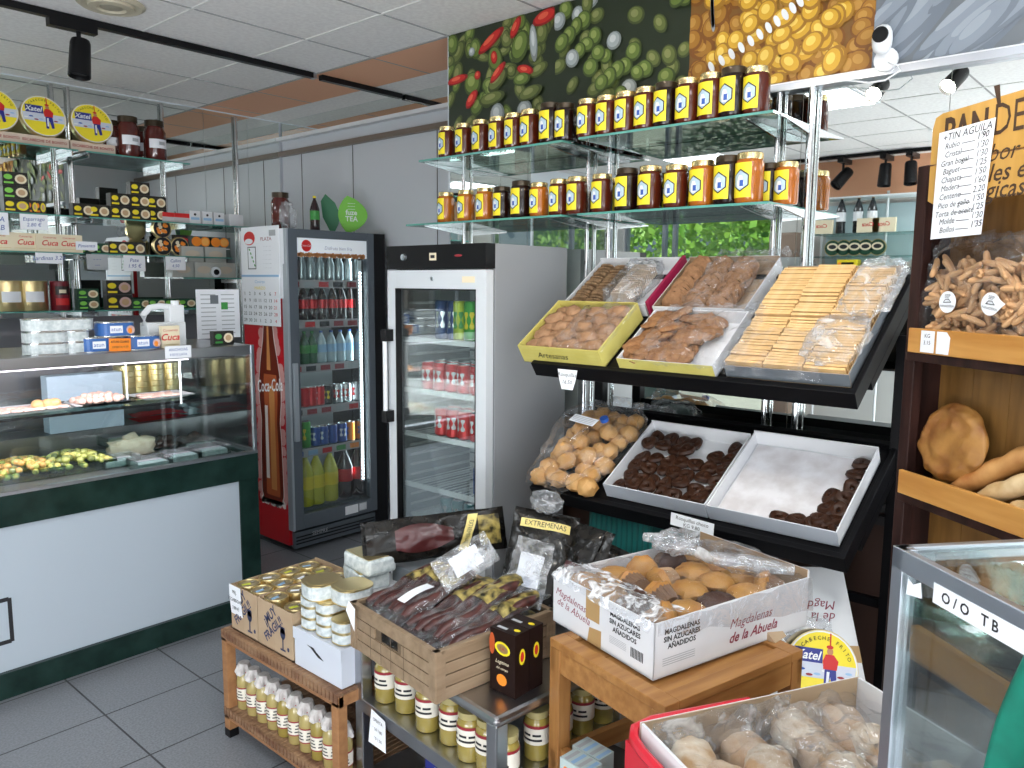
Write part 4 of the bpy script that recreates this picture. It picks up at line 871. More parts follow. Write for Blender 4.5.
lamp('AREA', 'counter_tube_light', (KX0+1.3, KY0+.05, KZ-.06), 15, (1, .92, .96), to=(KX0+1.3, KY0+.25, .8), shape='RECTANGLE', size=2.3, size_y=.03)
obj('front_glass', MB().box(0, .0, .83, L_-.006, .006, KZ-.045, GLASS), ct)
obj('end_glass', MB().box(L_-.008, .006, .83, L_-.002, DP-.02, KZ-.045, GLASS), ct)
m = MB(); m.box(L_-.014, -.006, .826, L_, .010, KZ, ALU); m.box(L_-.014, .01, .815, L_, DP, .832, ALU); m.box(L_-.012, DP-.02, .83, L_, DP, KZ, ALU); m.rod((L_-.32, .10, KZ-.05), (L_-.32, .10, 1.08), .005, WHITE); m.rod((L_-.48, .30, KZ-.05), (L_-.48, .30, 1.08), .005, WHITE); obj('metal_frame', m, ct)
m = MB(); m.box(0, .20, 1.072, L_-.02, DP-.05, 1.08, GLASSG); o2 = obj('glass_shelf', m, ct); obj('shelf_edge', MB().box(0, .196, 1.070, L_-.02, .20, 1.082, BLACKP), ct)
# goods on the counter top
ZT = KZ+.001
def onT(px, py, z=ZT): return at(px, py, 'z', z)
TN = MB().lathe([(.001, 0), (.066, 0), (.067, .003), (.067, .037), (.064, .040), (.001, .039)], TINPRINT, 22)
def ovalt(w, d, h, body, top, deco=None, name='oval_tin'):
    """flat oval tin: rounded rectangle body with rim"""
    m = MB(); r = min(w, d)*.38; pts = []
    for (cx_, cy_, a0) in ((w/2-r, d/2-r, 0), (-w/2+r, d/2-r, PI/2), (-w/2+r, -d/2+r, PI), (w/2-r, -d/2+r, 3*PI/2)):
        for k in range(6): a = a0+PI/2*k/5; pts.append((cx_+r*math.cos(a), cy_+r*math.sin(a)))
    m.prism(pts, .002, h-.002, body); m.prism([(x*1.02, y*1.02) for x, y in pts], h-.004, h, top); m.prism([(x*1.02, y*1.02) for x, y in pts], 0, .004, top); m.prism([(x*.86, y*.84) for x, y in pts], h-.001, h+.0008, top)
    if deco: deco(m, w, d, h)
    return Kind(tag(obj(name, m, bev=0), 'x', 'food tin'))
OV = ovalt(.165, .10, .046, TINPRINT, SILVER); OVS = ovalt(.095, .08, .046, TINPRINT, SILVER)
yT = 3.56
xa_, xb_ = at(53, 345, 'y', yT-.04).x, at(79, 345, 'y', yT-.04).x
OV2 = ovalt(.26, .12, .05, TINPRINT, SILVER)
for r_ in range(2):
    OV.put(T(xa_-.01, yT+.01, ZT+.047*r_, random.uniform(-.05, .05)), 'white printed oval tin, %s of the left stack on the counter top' % ('bottom', 'middle')[r_], 'white tins on the counter top')
    OVS.put(T(xb_+.005, yT+.005, ZT+.047*r_, random.uniform(-.05, .05)), 'small white printed tin, %s of the right stack on the counter top' % ('bottom', 'upper')[r_], 'white tins on the counter top')
OV2.put(T((xa_+xb_)/2-.01, yT+.01, ZT+.0945), 'wide white printed tin lying across both stacks of white tins', 'white tins on the counter top')
def d_blue(m, w, d, h):
    q = frame((-w/2, -d/2-.001, 0), (1, 0, 0), (0, 0, 1)); m.flat([(w*.25, h*.25), (w*.6, h*.25), (w*.6, h*.75), (w*.25, h*.75)], PAPER, 0, q); m.text('atun', h*.4, BLUE, w*.42, h*.5, .0004, 0, q); m.disc(w*.82, h*.45, w*.12, h*.3, M_['ham_pink'], .0, M=q); m.disc(w*.8, h*.4, w*.06, h*.2, ORANGE, .0004, M=q)
OB = ovalt(.15, .10, .062, K('tuna_blue', (.04, .14, .42), .35), SILVER, d_blue)
for px, dz, lb in ((102, 0, 'blue tuna tin on the counter top, left one under the orange sign'), (146, 0, 'blue tuna tin on the counter top right of the orange sign'), (120, .063, 'blue tuna tin on top of the other blue tins')):
    OB.put(T(at(px, 345, 'y', yT-.05).x, yT, ZT+dz), lb, 'blue tuna tins on the counter top')
m = MB(); m.box(-.045, -.0015, 0, .045, .0015, .055, ORANGE); q = frame((-.045, -.002, 0), (1, 0, 0), (0, 0, 1)); m.text('ATUN CLARO', .012, INK, .045, .040, 0, 0, q, bold=.03); m.text('OFERTA 4.50', .012, INK, .045, .018, 0, .03, q)
m.M = I4; tag(obj('price_sign', m, None, T(at(120, 345, 'y', 3.485).x, 3.487, ZT+.002, 0, 0, .03)), 'small orange handwritten sign in front of the blue tuna tins', 'price sign')
jg = thing('plastic_jug', 'white plastic jug with handle standing on the counter top', 'jug', T(at(168, 345, 'y', 3.62).x, 3.66, ZT))
m = MB(); m.box(-.09, -.04, 0, .09, .04, .11, WHITE); m.tube([(-.085, 0, .10), (-.09, 0, .145), (-.06, 0, .178), (-.01, 0, .185), (.04, 0, .18)], .015, WHITE, 10); m.box(.02, -.03, .10, .09, .03, .19, WHITE); obj('jug_body', m, jg, bev=.008)
obj('cap', MB().cyl(.018, .18, .21, WHITE, 14, T(.06, 0, 0)), jg)
CUC = box_kind('conserve_box', 'food box', .085, .02, .10, CREAM, d_cuca); CUC.put(T(at(171, 345, 'y', 3.53).x, 3.54, ZT), 'cream tinned fish box with red lettering in front of the white jug')
m = MB(); m.box(-.06, -.001, -.055, .06, .001, 0, PAPER); q = frame((-.06, -.0014, -.055), (1, 0, 0), (0, 0, 1)); m.text('ANCHOAS', .018, BLUEINK, .06, .038, 0, 0, q); m.text('4.50 € LATA', .015, BLUEINK, .06, .016, 0, 0, q)
tag(obj('price_tag', m, None, T(at(178, 349, 'y', KY0-.003).x, KY0-.004, KZ+.015)), 'white handwritten tag taped to the edge of the counter canopy', 'price tag')
BXD = box_kind('tinned_food_box', 'food box', .10, .04, .065, NB, d_emb(CREAM, GREEN)); BXD.put(T(at(222, 340, 'y', 3.56).x, 3.56, ZT), 'dark food box at the right end of the counter top')
# goods inside the counter
ZD = KZ-.545+.0012     # deck level .80
PINK = K('pale_pink_sausage', (.72, .42, .36), .5, col2=(.80, .58, .50), scale=40); EGG = K('brown_egg', (.70, .36, .16), .4); TRAYW = K('white_dish', (.74, .74, .78), .35)
def dish(px, py, z, w, d, m_, label, name='serving_dish', rim=.015):
    p = at(px, py, 'z', z); t = MB(); t.grid(lambda u, v: ((u-.5)*w*(1), (v-.5)*d, .003+rim*max(abs(u-.5)*2, abs(v-.5)*2)**4), 10, 8, m_); t.grid(lambda u, v: ((u-.5)*w*.96, (v-.5)*d*.96, 0+rim*max(abs(u-.5)*2, abs(v-.5)*2)**4), 10, 8, m_)
    return p, tag(obj(name, t, None, T(p.x, p.y, z+.0015)), label, 'dish')
ball = Kind(tag(obj('meat_ball', MB().ell((0, 0, .016), (.019, .017, .016), PINK, 10, 7, nz=.15)), 'x', 'meat'))
egg = Kind(tag(obj('brown_egg', MB().ell((0, 0, .022), (.027, .022, .022), EGG, 12, 8)), 'x', 'egg'))
ZG = 1.0815; yG = 3.78
def X(px, y): return at(px, 392, 'y', y).x
def dish2(px, y, z, w, d, m_, label, rim=.015, name='serving_dish'):
    t = MB(); t.grid(lambda u, v: ((u-.5)*w, (v-.5)*d, .004+rim*max(abs(u-.5)*2, abs(v-.5)*2)**4), 10, 8, m_); t.grid(lambda u, v: ((u-.5)*w*.97, (v-.5)*d*.97, 0+rim*max(abs(u-.5)*2, abs(v-.5)*2)**4), 10, 8, m_)
    return tag(obj(name, t, None, T(X(px, y), y, z+.001)), label, 'dish', 'dishes on the glass shelf of the counter')
dish2(20, yG, ZG, .42, .22, TRAYW, 'long white dish with pink meat and eggs at the left of the glass shelf')
dish2(98, yG, ZG, .27, .20, BLACKP, 'black dish of pink meat balls on the glass shelf')
dish2(160, yG+.02, ZG, .26, .20, TRAYW, 'white dish at the right of the glass shelf in the counter')
for i in range(34):
    a, r_ = i*2.4, .105*math.sqrt(i/34); x = X(98, yG)+r_*math.cos(a)*1.05; ball.put(T(x, yG+r_*.7*math.sin(a), ZG+.014+(.014 if i < 12 else 0), i), 'pale pink meat ball in the black dish', 'meat balls in the black dish')
slab = Kind(tag(obj('meat_slice', MB().ell((0, 0, .008), (.035, .022, .008), PINK, 10, 6, nz=.3)), 'x', 'meat'))
for i in range(14): slab.put(T(X(2, yG)+(i % 7)*.043-.05, yG-.05+.07*(i//7), ZG+.012, i), 'pink meat slice in the long white dish', 'meat slices in the long white dish')
for i in range(8): slab.put(T(X(150, yG)+(i % 4)*.045-.03, yG-.03+.07*(i//4), ZG+.012, i), 'pink meat slice in the right white dish', 'meat slices in the right white dish')
for i, px in enumerate((36, 46, 53)): egg.put(T(X(px, yG-.02), yG-.03, ZG+.012), 'brown egg, %s from the left on the long white dish' % ORD[i], 'brown eggs in the counter')
tag(obj('white_carton', MB().box(-.17, -.04, 0, .17, .04, .27, K('pale_blue_carton', (.55, .66, .80), .5)), None, T(X(84, 4.05), 4.06, .931), bev=.003), 'pale blue carton behind the dishes in the counter', 'box')
gt2 = MB()
for k in range(5): gt2.lathe([(.052, k*.03+.001), (.054, k*.03+.003), (.054, k*.03+.026), (.052, k*.03+.028), (.001, k*.03+.028)], GOLD, 18)
stk = Kind(tag(obj('gold_tin_stack', MB().lathe([(.052, 0), (.054, .002), (.054, .026), (.052, .028), (.0001, .028)], GOLD, 18)), 'x', 'food tin'))
stk.root.name = 'flat_gold_tin'
for i, px in enumerate((126, 140, 156, 171)):
    for k in range(5): stk.put(T(X(px, 4.1), 4.10, 1.082+k*.0285), 'flat gold tin, %s up in the %s stack from the left behind the dishes' % (ORD[k], ORD[i]), 'stacks of flat gold tins in the counter')
m = MB(); m.grid(lambda u, v: ((u-.5)*.26, (v-.5)*.14, .02+.018*noise.noise(Vector((u*3, v*3, 1)))+.012*math.cos((u-.5)*3)), 14, 8, K('red_cloth', (.80, .08, .09), .7)); m.grid(lambda u, v: ((u-.5)*.26, (v-.5)*.14, .001), 2, 2, M_['red_cloth'])
tag(obj('red_cloth', m, None, T(X(157, 4.12), 4.12, .932)), 'folded red cloth on the rear ledge of the counter', 'cloth')
m = MB(); m.grid(lambda u, v: ((u-.5)*.14, (v-.5)*.10, .04+.03*noise.noise(Vector((u*4, v*4, 5)))), 12, 8, K('crumpled_tissue', (.60, .72, .78), .7)); m.box(-.05, -.03, 0, .05, .03, .03, M_['crumpled_tissue'])
tag(obj('crumpled_paper', m, None, T(X(196, 4.1), 4.12, .932)), 'crumpled pale paper beside the red cloth in the counter', 'paper')
# deck trays of olives and plastic tubs
def deck(px, py, z=.803): return at(px, py, 'z', z)
OL = [K('olive_green', (.50, .50, .14), .25, coat=.4), K('olive_yellow', (.70, .56, .16), .25, coat=.4), K('olive_orange', (.72, .40, .12), .25, coat=.4), K('olive_dark', (.22, .24, .07), .25, coat=.4)]
OLK = [Kind(tag(obj('olive', MB().ell((0, 0, .013), (.018, .014, .014), m_, 9, 7)), 'x', 'olive')) for m_ in OL]
TUB = K('clear_tub', (.55, .58, .62), .15, coat=.3)
def olivetray(px, py, w, d, mix, label, gl, seed):
    rnd = random.Random(seed); p = deck(px, py); t = MB()
    for a in ((-w/2, -d/2, w/2, -d/2+.003), (-w/2, d/2-.003, w/2, d/2), (-w/2, -d/2, -w/2+.003, d/2), (w/2-.003, -d/2, w/2, d/2)): t.box(a[0], a[1], 0, a[2], a[3], .045, GLASSG)
    t.box(-w/2, -d/2, 0, w/2, d/2, .004, GLASSG); tag(obj('olive_tray', t, None, T(p.x, p.y, .802)), label, 'tray', 'clear trays of olives')
    for i in range(120):
        x, y = rnd.uniform(-w/2+.014, w/2-.014), rnd.uniform(-d/2+.014, d/2-.014); hh = .012+.05*(1-(2*x/w)**2)*(1-(2*y/d)**2)**.5
        OLK[rnd.choice(mix)].put(Matrix.Translation((p.x+x, p.y+y, .803+hh*(1 if i > 50 else .5))) @ Matrix.Rotation(rnd.random()*6, 4, 'Z') @ Matrix.Rotation(rnd.uniform(-.5, .5), 4, 'X'), gl, gl.replace('olive', 'olives', 1))
olivetray(22, 476, .26, .25, (0, 1, 2, 2, 3), 'clear tray heaped with orange and green olives at the left of the counter', 'olive of the orange and green heap', 1)
olivetray(74, 468, .28, .25, (0, 0, 1, 3), 'clear tray heaped with green olives beside the orange ones', 'olive in the green and yellow heap', 2)
tubk = MB(); w, d_ = .16, .12
tubk.box(-w/2, -d_/2, 0, w/2, d_/2, .004, GLASSG); 
for a in ((-w/2, -d_/2, w/2, -d_/2+.003), (-w/2, d_/2-.003, w/2, d_/2), (-w/2, -d_/2, -w/2+.003, d_/2), (w/2-.003, -d_/2, w/2, d_/2)): tubk.box(a[0], a[1], 0, a[2], a[3], .045, GLASSG)
tubk.box(-w/2-.004, -d_/2-.004, .045, w/2+.004, d_/2+.004, .047, FILM); tubk.box(-w/2+.012, -d_/2+.012, .005, w/2-.012, d_/2-.012, .028, K('pale_seafood', (.62, .58, .62), .4, col2=(.80, .78, .82), scale=60, bump=.5))
TBK = Kind(tag(obj('clear_plastic_tub', tubk), 'x', 'plastic tub'))
spots = [(118, 463, 0), (150, 465, 0), (180, 458, 0), (210, 452, 0), (132, 449, 0), (165, 444, 0), (72, 444, 0), (105, 447, .052), (196, 446, 0)]
for i, (px, py, dz) in enumerate(spots):
    p = deck(px, py+2); TBK.put(T(p.x, min(p.y, KY0+.50), .802+dz, random.uniform(-.06, .06)), 'clear plastic tub of pale food in the counter, %s from the left' % ORD[sorted(s[0] for s in spots).index(px)], 'clear tubs in the counter')
p = deck(125, 441); m = MB(); BEI = K('beige_bread', (.60, .48, .36), .8, col2=(.70, .60, .48), scale=30, bump=.6); m.ell((0, 0, .04), (.11, .055, .045), BEI, 16, 10, nz=.3, nf=1.6, e=.5); m.ell((-.0, 0, .085), (.04, .03, .025), BEI, 10, 6, nz=.5)
tag(obj('pork_block', m, None, T(at(127, 446, 'z', .84).x, 3.90, .803)), 'rough beige block of lard bread in the middle of the counter', 'food')
m = MB()
for i in range(60): m.ell((random.uniform(-.13, .13), random.uniform(-.05, .05), random.uniform(.02, .055)), (.022, .016, .014), K('black_pudding', (.035, .015, .012), .25, coat=.5) if i == 0 else M_['black_pudding'], 7, 5)
tag(obj('black_sausage_heap', m, None, T(at(176, 440, 'z', .84).x, 3.90, .803), kind='stuff'), 'heap of dark sausages at the right of the counter', 'sausages')

# ------------------------------------------------------------ black display rack with two sloping trays
rk = thing('display_rack', 'black metal rack with two sloping trays of biscuits in front of the mirror', 'rack', I4)
UA, LA = 34, 30
FU = frame((2.2, 1.82, 1.365), (0, -1, 0), (math.cos(R(UA)), 0, math.sin(R(UA)))); FL = frame((2.2, 1.82, .905), (0, -1, 0), (math.cos(R(LA)), 0, math.sin(R(LA))))
RW = 1.11
for F_, dd, nm in ((FU, .56, 'upper'), (FL, .50, 'lower')):
    m = MB(F_); m.box(0, -.02, -.045, RW, .0, .012, BLACK); m.box(-.012, -.02, -.045, .004, dd, .012, BLACK); m.box(RW-.004, -.02, -.045, RW+.012, dd, .012, BLACK); m.box(0, dd-.02, -.02, RW, dd, .012, BLACK)
    m.box(0, 0, -.012, RW, dd, -.004, BLACK)
    obj('sloping_tray', m, rk, bev=.002)
for y in (.70, 1.83):
    m = MB(); m.box(2.60, y-.02, 0, 2.64, y+.02, 1.50, BLACK); obj('post', m, rk, bev=.002)
    m = MB(); m.box(2.12, y-.018, 0, 2.64, y+.018, .03, BLACK); obj('foot', m, rk)
    m = MB(); m.box(-.012, .10, -.075, .012, .52, -.045, BLACK, FU @ T(0 if y > 1 else RW, 0, 0)); obj('arm', m, rk); m = MB(); m.box(-.012, .10, -.075, .012, .50, -.045, BLACK, FL @ T(0 if y > 1 else RW, 0, 0)); obj('arm', m, rk)
for z in (.62, .98): obj('crossbar', MB().box(2.61, .72, z, 2.63, 1.81, z+.03, BLACK), rk)

def openbox(F_, u0, v0, w, d, h, out, inn, label, name='biscuit_box', th=.004, backh=None, front=None, group='open boxes of biscuits on the rack', front_mat=None, deco=None, parent_label=None):
    t = thing(name, label, 'box', F_ @ T(u0, v0, 0), group); bh = backh or h; fh = h if front is None else front
    for nm, a, hh in (('front_wall', (0, 0, w, th), fh), ('back_wall', (0, d-th, w, d), bh), ('side_wall', (0, th, th, d-th), h), ('side_wall', (w-th, th, w, d-th), h)):
        m = MB()
        x0, y0, x1, y1 = a
        fm = front_mat if (front_mat and nm == 'front_wall') else out
        if x1-x0 > y1-y0: m.box(x0, y0, 0, x1, (y0+y1)/2, hh, fm if nm == 'front_wall' else inn); m.box(x0, (y0+y1)/2, 0, x1, y1, hh, inn if nm == 'front_wall' else out)
        else: m.box(x0, y0, 0, (x0+x1)/2, y1, hh, out if x0 < w/2 else inn); m.box((x0+x1)/2, y0, 0, x1, y1, hh, inn if x0 < w/2 else out)
        if nm == 'front_wall' and deco: deco(m, w, hh)
        obj(nm, m, t)
    obj('bottom', MB().box(0, 0, 0, w, d, .003, inn), t)
    return t
def sheet(parent, w, d, z, mat_, amp=.02, drop=.03, seed=0, name='plastic_wrap', x0=0, y0=0, fold=1.0, nu=34, nv=26):
    sd = Vector((seed*7.1, seed*1.3, seed))
    def f(u, v):
        e = max(abs(u-.5), abs(v-.5))*2; n1 = noise.noise(Vector((u*5, v*5, 0))+sd); n2 = noise.noise(Vector((u*13, v*11, 3))+sd); n3 = abs(noise.noise(Vector((u*7, v*6, 7))+sd))
        zz = z+amp*(n1*.9+n2*.45)-amp*1.6*(1-min(1, n3*6))*.35
        if e > .93: zz -= drop*(e-.93)/.07*(.6+.5*n1)
        return (x0+u*w+.008*n2*fold, y0+v*d+.008*n1*fold, zz)
    m = MB(); m.grid(f, nu, nv, mat_); return obj(name, m, parent)
COOK = K('brown_cookie', (.22, .105, .045), .8, col2=(.32, .165, .078), scale=50, bump=.8); COOK2 = K('ginger_cookie', (.22, .092, .032), .75, col2=(.34, .165, .065), scale=45, bump=.6); SEED = K('seed_biscuit', (.13, .075, .035), .8, col2=(.30, .18, .09), scale=90, bump=.8)
ROLL = K('sugar_roll', (.28, .145, .07), .75, col2=(.42, .24, .13), scale=30, bump=.5); WAF = K('pale_wafer', (.66, .41, .17), .7, col2=(.76, .52, .26), scale=30, bump=.3)
# wafers, far right of the upper tray
openbox(FU, .735, .015, .365, .535, .045, DKG, CARD, 'large low box of pale wafers at the right of the upper tray', backh=.05)
wk = Kind(tag(obj('wafer', MB().box(-.057, -.0045, 0, .057, .0045, .055, WAF), bev=.001), 'x', 'biscuit'))
for c_ in range(3):
    for r_ in range(38):
        v = .035+r_*.0130
        wk.put(FU @ T(.798+c_*.117+random.uniform(-.002, .002), v, .004+random.uniform(-.002, .003)+(.012 if 17 < r_ else 0)+(.010 if c_ == 1 and r_ > 24 else 0), random.uniform(-.02, .02), R(12)), 'pale wafer, %s from the front in the %s row of the large wafer box' % (ORD[r_], ('left', 'middle', 'right')[c_]), 'wafers in the %s row' % ('left', 'middle', 'right')[c_])
wb = thing('plastic_bag', 'crumpled clear bag bunched over the right side of the wafer box', 'plastic bag', FU @ T(.98, .02, .055))
def bagf(w, d, h, sd, ex=.5):
    def f(u, v):
        a = 2*PI*u; t_ = PI*v-PI/2; n_ = 1+.28*noise.noise(Vector((math.cos(a)*2, math.sin(a)*2, v*5+sd)))+.12*noise.noise(Vector((math.cos(a)*6, math.sin(a)*6, v*12+sd)))
        pw = lambda x: math.copysign(abs(x)**ex, x); return (w/2*pw(math.cos(t_))*pw(math.cos(a))*n_, d/2*pw(math.cos(t_))*pw(math.sin(a))*n_, h/2+h/2*pw(math.sin(t_))*n_)
    return f
def bag(parent, w, d, h, mat_, sd=1, ex=.6, name='crumpled_film', M=I4, nu=40, nv=24):
    m = MB(M); m.grid(bagf(w, d, h, sd, ex), nu, nv, mat_); return obj(name, m, parent)
bag(wb, .17, .22, .05, FILMH, 2, .8, 'crumpled_film', T(.05, .12, -.01)); bag(wb, .15, .30, .05, FILMH, 5, .8, 'crumpled_film', T(.08, .37, .0))
sheet(thing('plastic_wrap_sheet', 'clear plastic sheet lying over the lower wafers', 'plastic wrap', FU @ T(.73, -.01, 0)), .30, .20, .066, FILM, .008, .05, 3)
# cookies in stacks, back row second box
openbox(FU, .345, .29, .345, .31, .055, BOXW, CARDD, 'white box of round brown cookies in the back row of the upper tray', backh=.062)
def cook(r, h, m_, nz=.25, nm='cookie'): return Kind(tag(obj(nm, MB().ell((0, 0, h/2), (r, r*.92, h/2), m_, 16, 7, nz=nz, nf=2)), 'x', 'cookie'))
ck = cook(.046, .014, COOK)
for c_ in range(3):
    for r_ in range(15): ck.put(FU @ T(.405+c_*.088+random.uniform(-.004, .004), .325+r_*.0175, .034, 0, 0, 0) @ Matrix.Rotation(R(62+random.uniform(-7, 7)), 4, 'X') @ T(0, 0, 0, random.random()*6), 'round brown cookie, %s from the front in the %s stack of the white back box' % (ORD[r_], ('left', 'middle', 'right')[c_]), 'cookies in the %s stack of the white back box' % ('left', 'middle', 'right')[c_])
sheet(thing('plastic_wrap_sheet', 'crumpled clear plastic over the stacked round cookies', 'plastic wrap', FU @ T(.46, .29, 0)), .27, .33, .088, FILM, .022, .04, 8)
# back row first box: seed biscuits and a bag of pale sticks
openbox(FU, -.060, .305, .365, .30, .050, BOXW, BOXW, 'white and maroon box of dark seed biscuits at the back left of the upper tray', backh=.06, deco=None)
tag(obj('carton_flap', MB(FU).box(.318, .295, .0, .330, .60, .070, MAROON), bev=.001), 'tall maroon carton side between the two back boxes', 'carton')
sk = Kind(tag(obj('seed_biscuit', MB().ell((0, 0, .026), (.033, .0055, .026), SEED, 14, 8, nz=.1, e=.7)), 'x', 'biscuit'))
for c_ in range(2):
    for r_ in range(20): sk.put(FU @ T(-.012+c_*.072+random.uniform(-.004, .004), .325+r_*.0135, .004+random.uniform(0, .006), random.uniform(-.06, .06), R(18+random.uniform(-8, 8))), 'dark seed biscuit, %s from the front in the %s row of the back left box' % (ORD[r_], ('left', 'right')[c_]), 'seed biscuits in the %s row' % ('left', 'right')[c_])
t = thing('bag_of_pale_biscuits', 'clear bag of pale thin biscuits beside the seed biscuits', 'bag', FU @ T(.175, .46, .006))
bag(t, .17, .28, .075, FILMH, 4, .7, 'clear_bag')
pk = MB()
for k in range(16): pk.box(-.045, -.10+k*.0125, .012, .045, -.10+k*.0125+.006, .055, K('pale_stick', (.50, .38, .28), .8) if k == 0 else M_['pale_stick'])
obj('biscuit_stack', pk, t)
# yellow box of sugar rolls, front left
def dy(m, w, h):
    q = frame((0, -.0005, 0), (1, 0, 0), (0, 0, 1))
    for k in range(5): m.flat([(.01, .012+k*.015), (w-.01, .012+k*.015), (w-.01, .014+k*.015), (.01, .014+k*.015)], M_['yellow_line'], 0, q)
    m.text('Artesanas', .034, INK, w*.42, h*.5, .0004, 0, q, shear=.25)
K('yellow_line', (.62, .52, .12), .6)
openbox(FU, -.06, .0, .355, .285, .074, YELB, YELB, 'yellow cardboard box of sugared rolls at the front left of the upper tray', deco=dy)
rkd = Kind(tag(obj('sugared_roll', MB().ell((0, 0, .02), (.042, .030, .021), ROLL, 14, 9, nz=.3)), 'x', 'pastry'))
for i in range(7):
    for j in range(5):
        if i > 5: continue
        rkd.put(FU @ T(-.008+i*.050+random.uniform(-.004, .004), .040+j*.049+random.uniform(-.006, .006), .012+(.026 if (i+j) % 2 else .014)+random.uniform(0, .008), random.uniform(-.5, .5), random.uniform(-.2, .2)), 'sugared brown roll in the yellow box, %s column from the left, %s from the front' % (ORD[i], ORD[j]), 'sugared rolls in the yellow box')
sheet(thing('plastic_wrap_sheet', 'clear plastic sheet over the sugared rolls in the yellow box', 'plastic wrap', FU @ T(.08, .01, 0)), .22, .26, .082, FILM, .012, .03, 12)
# front second box: ginger cookies
openbox(FU, .36, .0, .345, .285, .05, BOXW, BOXW, 'pale box of ginger cookies at the front middle of the upper tray', front_mat=YELB)
gk = Kind(tag(obj('ginger_cookie', MB().ell((0, 0, .013), (.048, .030, .014), COOK2, 14, 8, nz=.35, nf=1.6)), 'x', 'cookie'))
for i in range(62):
    u, v = random.uniform(.395, .61), random.uniform(.035, .255)
    gk.put(FU @ T(u, v, .006+.052*random.random()*(1-abs(v-.14)*3)*(1-abs(u-.49)*3), random.uniform(-.9, .9), random.uniform(-.35, .35), random.uniform(-.3, .3)), 'ginger cookie heaped in the pale front box', 'ginger cookies in the pale front box')
sheet(thing('plastic_wrap_sheet', 'large clear plastic sheet over the ginger cookies reaching the wafers', 'plastic wrap', FU @ T(.42, -.005, 0)), .36, .30, .082, FILM, .020, .06, 21)
# ---- lower tray
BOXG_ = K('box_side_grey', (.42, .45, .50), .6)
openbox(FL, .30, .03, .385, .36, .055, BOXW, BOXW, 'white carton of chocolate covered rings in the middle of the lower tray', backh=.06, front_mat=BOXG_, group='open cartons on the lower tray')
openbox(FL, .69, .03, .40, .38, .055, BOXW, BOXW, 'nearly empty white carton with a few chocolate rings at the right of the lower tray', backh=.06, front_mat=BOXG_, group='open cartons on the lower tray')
CHOC = K('dark_chocolate', (.030, .010, .004), .42, spec=.3, col2=(.046, .017, .008), scale=30, bump=.25)
def torus(m, r, h, a, mat_, n=16, k=8):
    vs = []; fs = []
    for i in range(n):
        t_ = 2*PI*i/n; b_ = 1+.10*math.sin(t_*3)
        for j in range(k): s_ = 2*PI*j/k; vs.append(((r+a*math.cos(s_))*math.cos(t_)*b_, (r+a*math.cos(s_))*math.sin(t_)*b_*.9, h+h*math.sin(s_)))
    for i in range(n):
        for j in range(k): fs.append((i*k+j, ((i+1) % n)*k+j, ((i+1) % n)*k+(j+1) % k, i*k+(j+1) % k))
    m.add(vs, fs, mat_, None, True); return m
chk = Kind(tag(obj('chocolate_ring', torus(MB(), .018, .012, .014, CHOC)), 'x', 'pastry'))
for i in range(7):
    for j in range(6):
        if (i, j) in ((4, 5), (5, 5), (4, 4)): continue
        chk.put(FL @ T(.340+i*.051+random.uniform(-.006, .006), .074+j*.054+random.uniform(-.006, .006), .006+(.018 if random.random() < .25 else 0), random.random()*3, random.uniform(-.25, .25), random.uniform(-.25, .25)), 'dark chocolate ring in the full carton, %s column from the left, %s from the front' % (ORD[i], ORD[j]), 'chocolate rings in the full carton')
for i, (u, v) in enumerate(((.90, .075), (.95, .08), (1.0, .075), (1.045, .07), (1.05, .105), (1.05, .155), (1.01, .10), (1.045, .205), (1.055, .26), (1.05, .315), (1.015, .21), (1.02, .15), (1.05, .365))):
    chk.put(FL @ T(u, v, .006, i, random.uniform(-.25, .25), random.uniform(-.5, .5)), 'dark chocolate ring in the nearly empty carton, %s counted from its front left end' % ORD[i], 'chocolate rings in the nearly empty carton')
m = MB(); m.grid(lambda u, v: (.70+u*.38, .045+v*.355, .006+.004*noise.noise(Vector((u*6, v*6, 0)))), 20, 16, K('wax_paper', (.78, .77, .80), .6, col2=(.60, .57, .58), scale=14)); tag(obj('wax_paper', m, None, FL), 'crumb speckled white paper lining the nearly empty carton', 'paper')
# bag of puff pastries on the lower tray
t = thing('bag_of_pastries', 'large clear plastic bag for round yellow pastries at the left of the lower tray', 'bag', FL @ T(.125, .20, .0))
bag(t, .33, .50, .13, FILM, 3, .7, 'clear_bag', T(0, .02, -.01), 50, 30)
lb_ = MB(); q = T(-.02, .05, .136, R(-8)); lb_.box(-.06, -.02, 0, .06, .02, .001, PAPER, q)
for k in range(4): lb_.box(-.05, -.014+k*.008, .001, .05, -.012+k*.008, .0015, GRAYC, q)
obj('paper_label', lb_, t); obj('blue_cap', MB().cyl(.016, .125, .138, K('blue_cap', (.02, .10, .45), .4), 14, T(.055, .075, 0)), t)
PUF = K('yellow_puff_pastry', (.50, .24, .06), .6, col2=(.60, .36, .14), scale=14, bump=.3)
pf = Kind(tag(obj('round_pastry', MB().ell((0, 0, .03), (.036, .036, .030), PUF, 14, 9, nz=.25, nf=1.2)), 'x', 'pastry'))
for i in range(5):
    for j in range(7):
        pf.put(FL @ T(.02+i*.053+random.uniform(-.008, .008), .02+j*.060+random.uniform(-.008, .008), .008+(.038 if 0 < i < 4 and 0 < j < 6 and (i+j) % 2 else 0)+random.uniform(0, .01), random.random()*6, random.uniform(-.6, .6)), 'round yellow pastry in the clear bag, %s column from left, %s from front' % (ORD[i], ORD[j]), 'round pastries in the large clear bag')
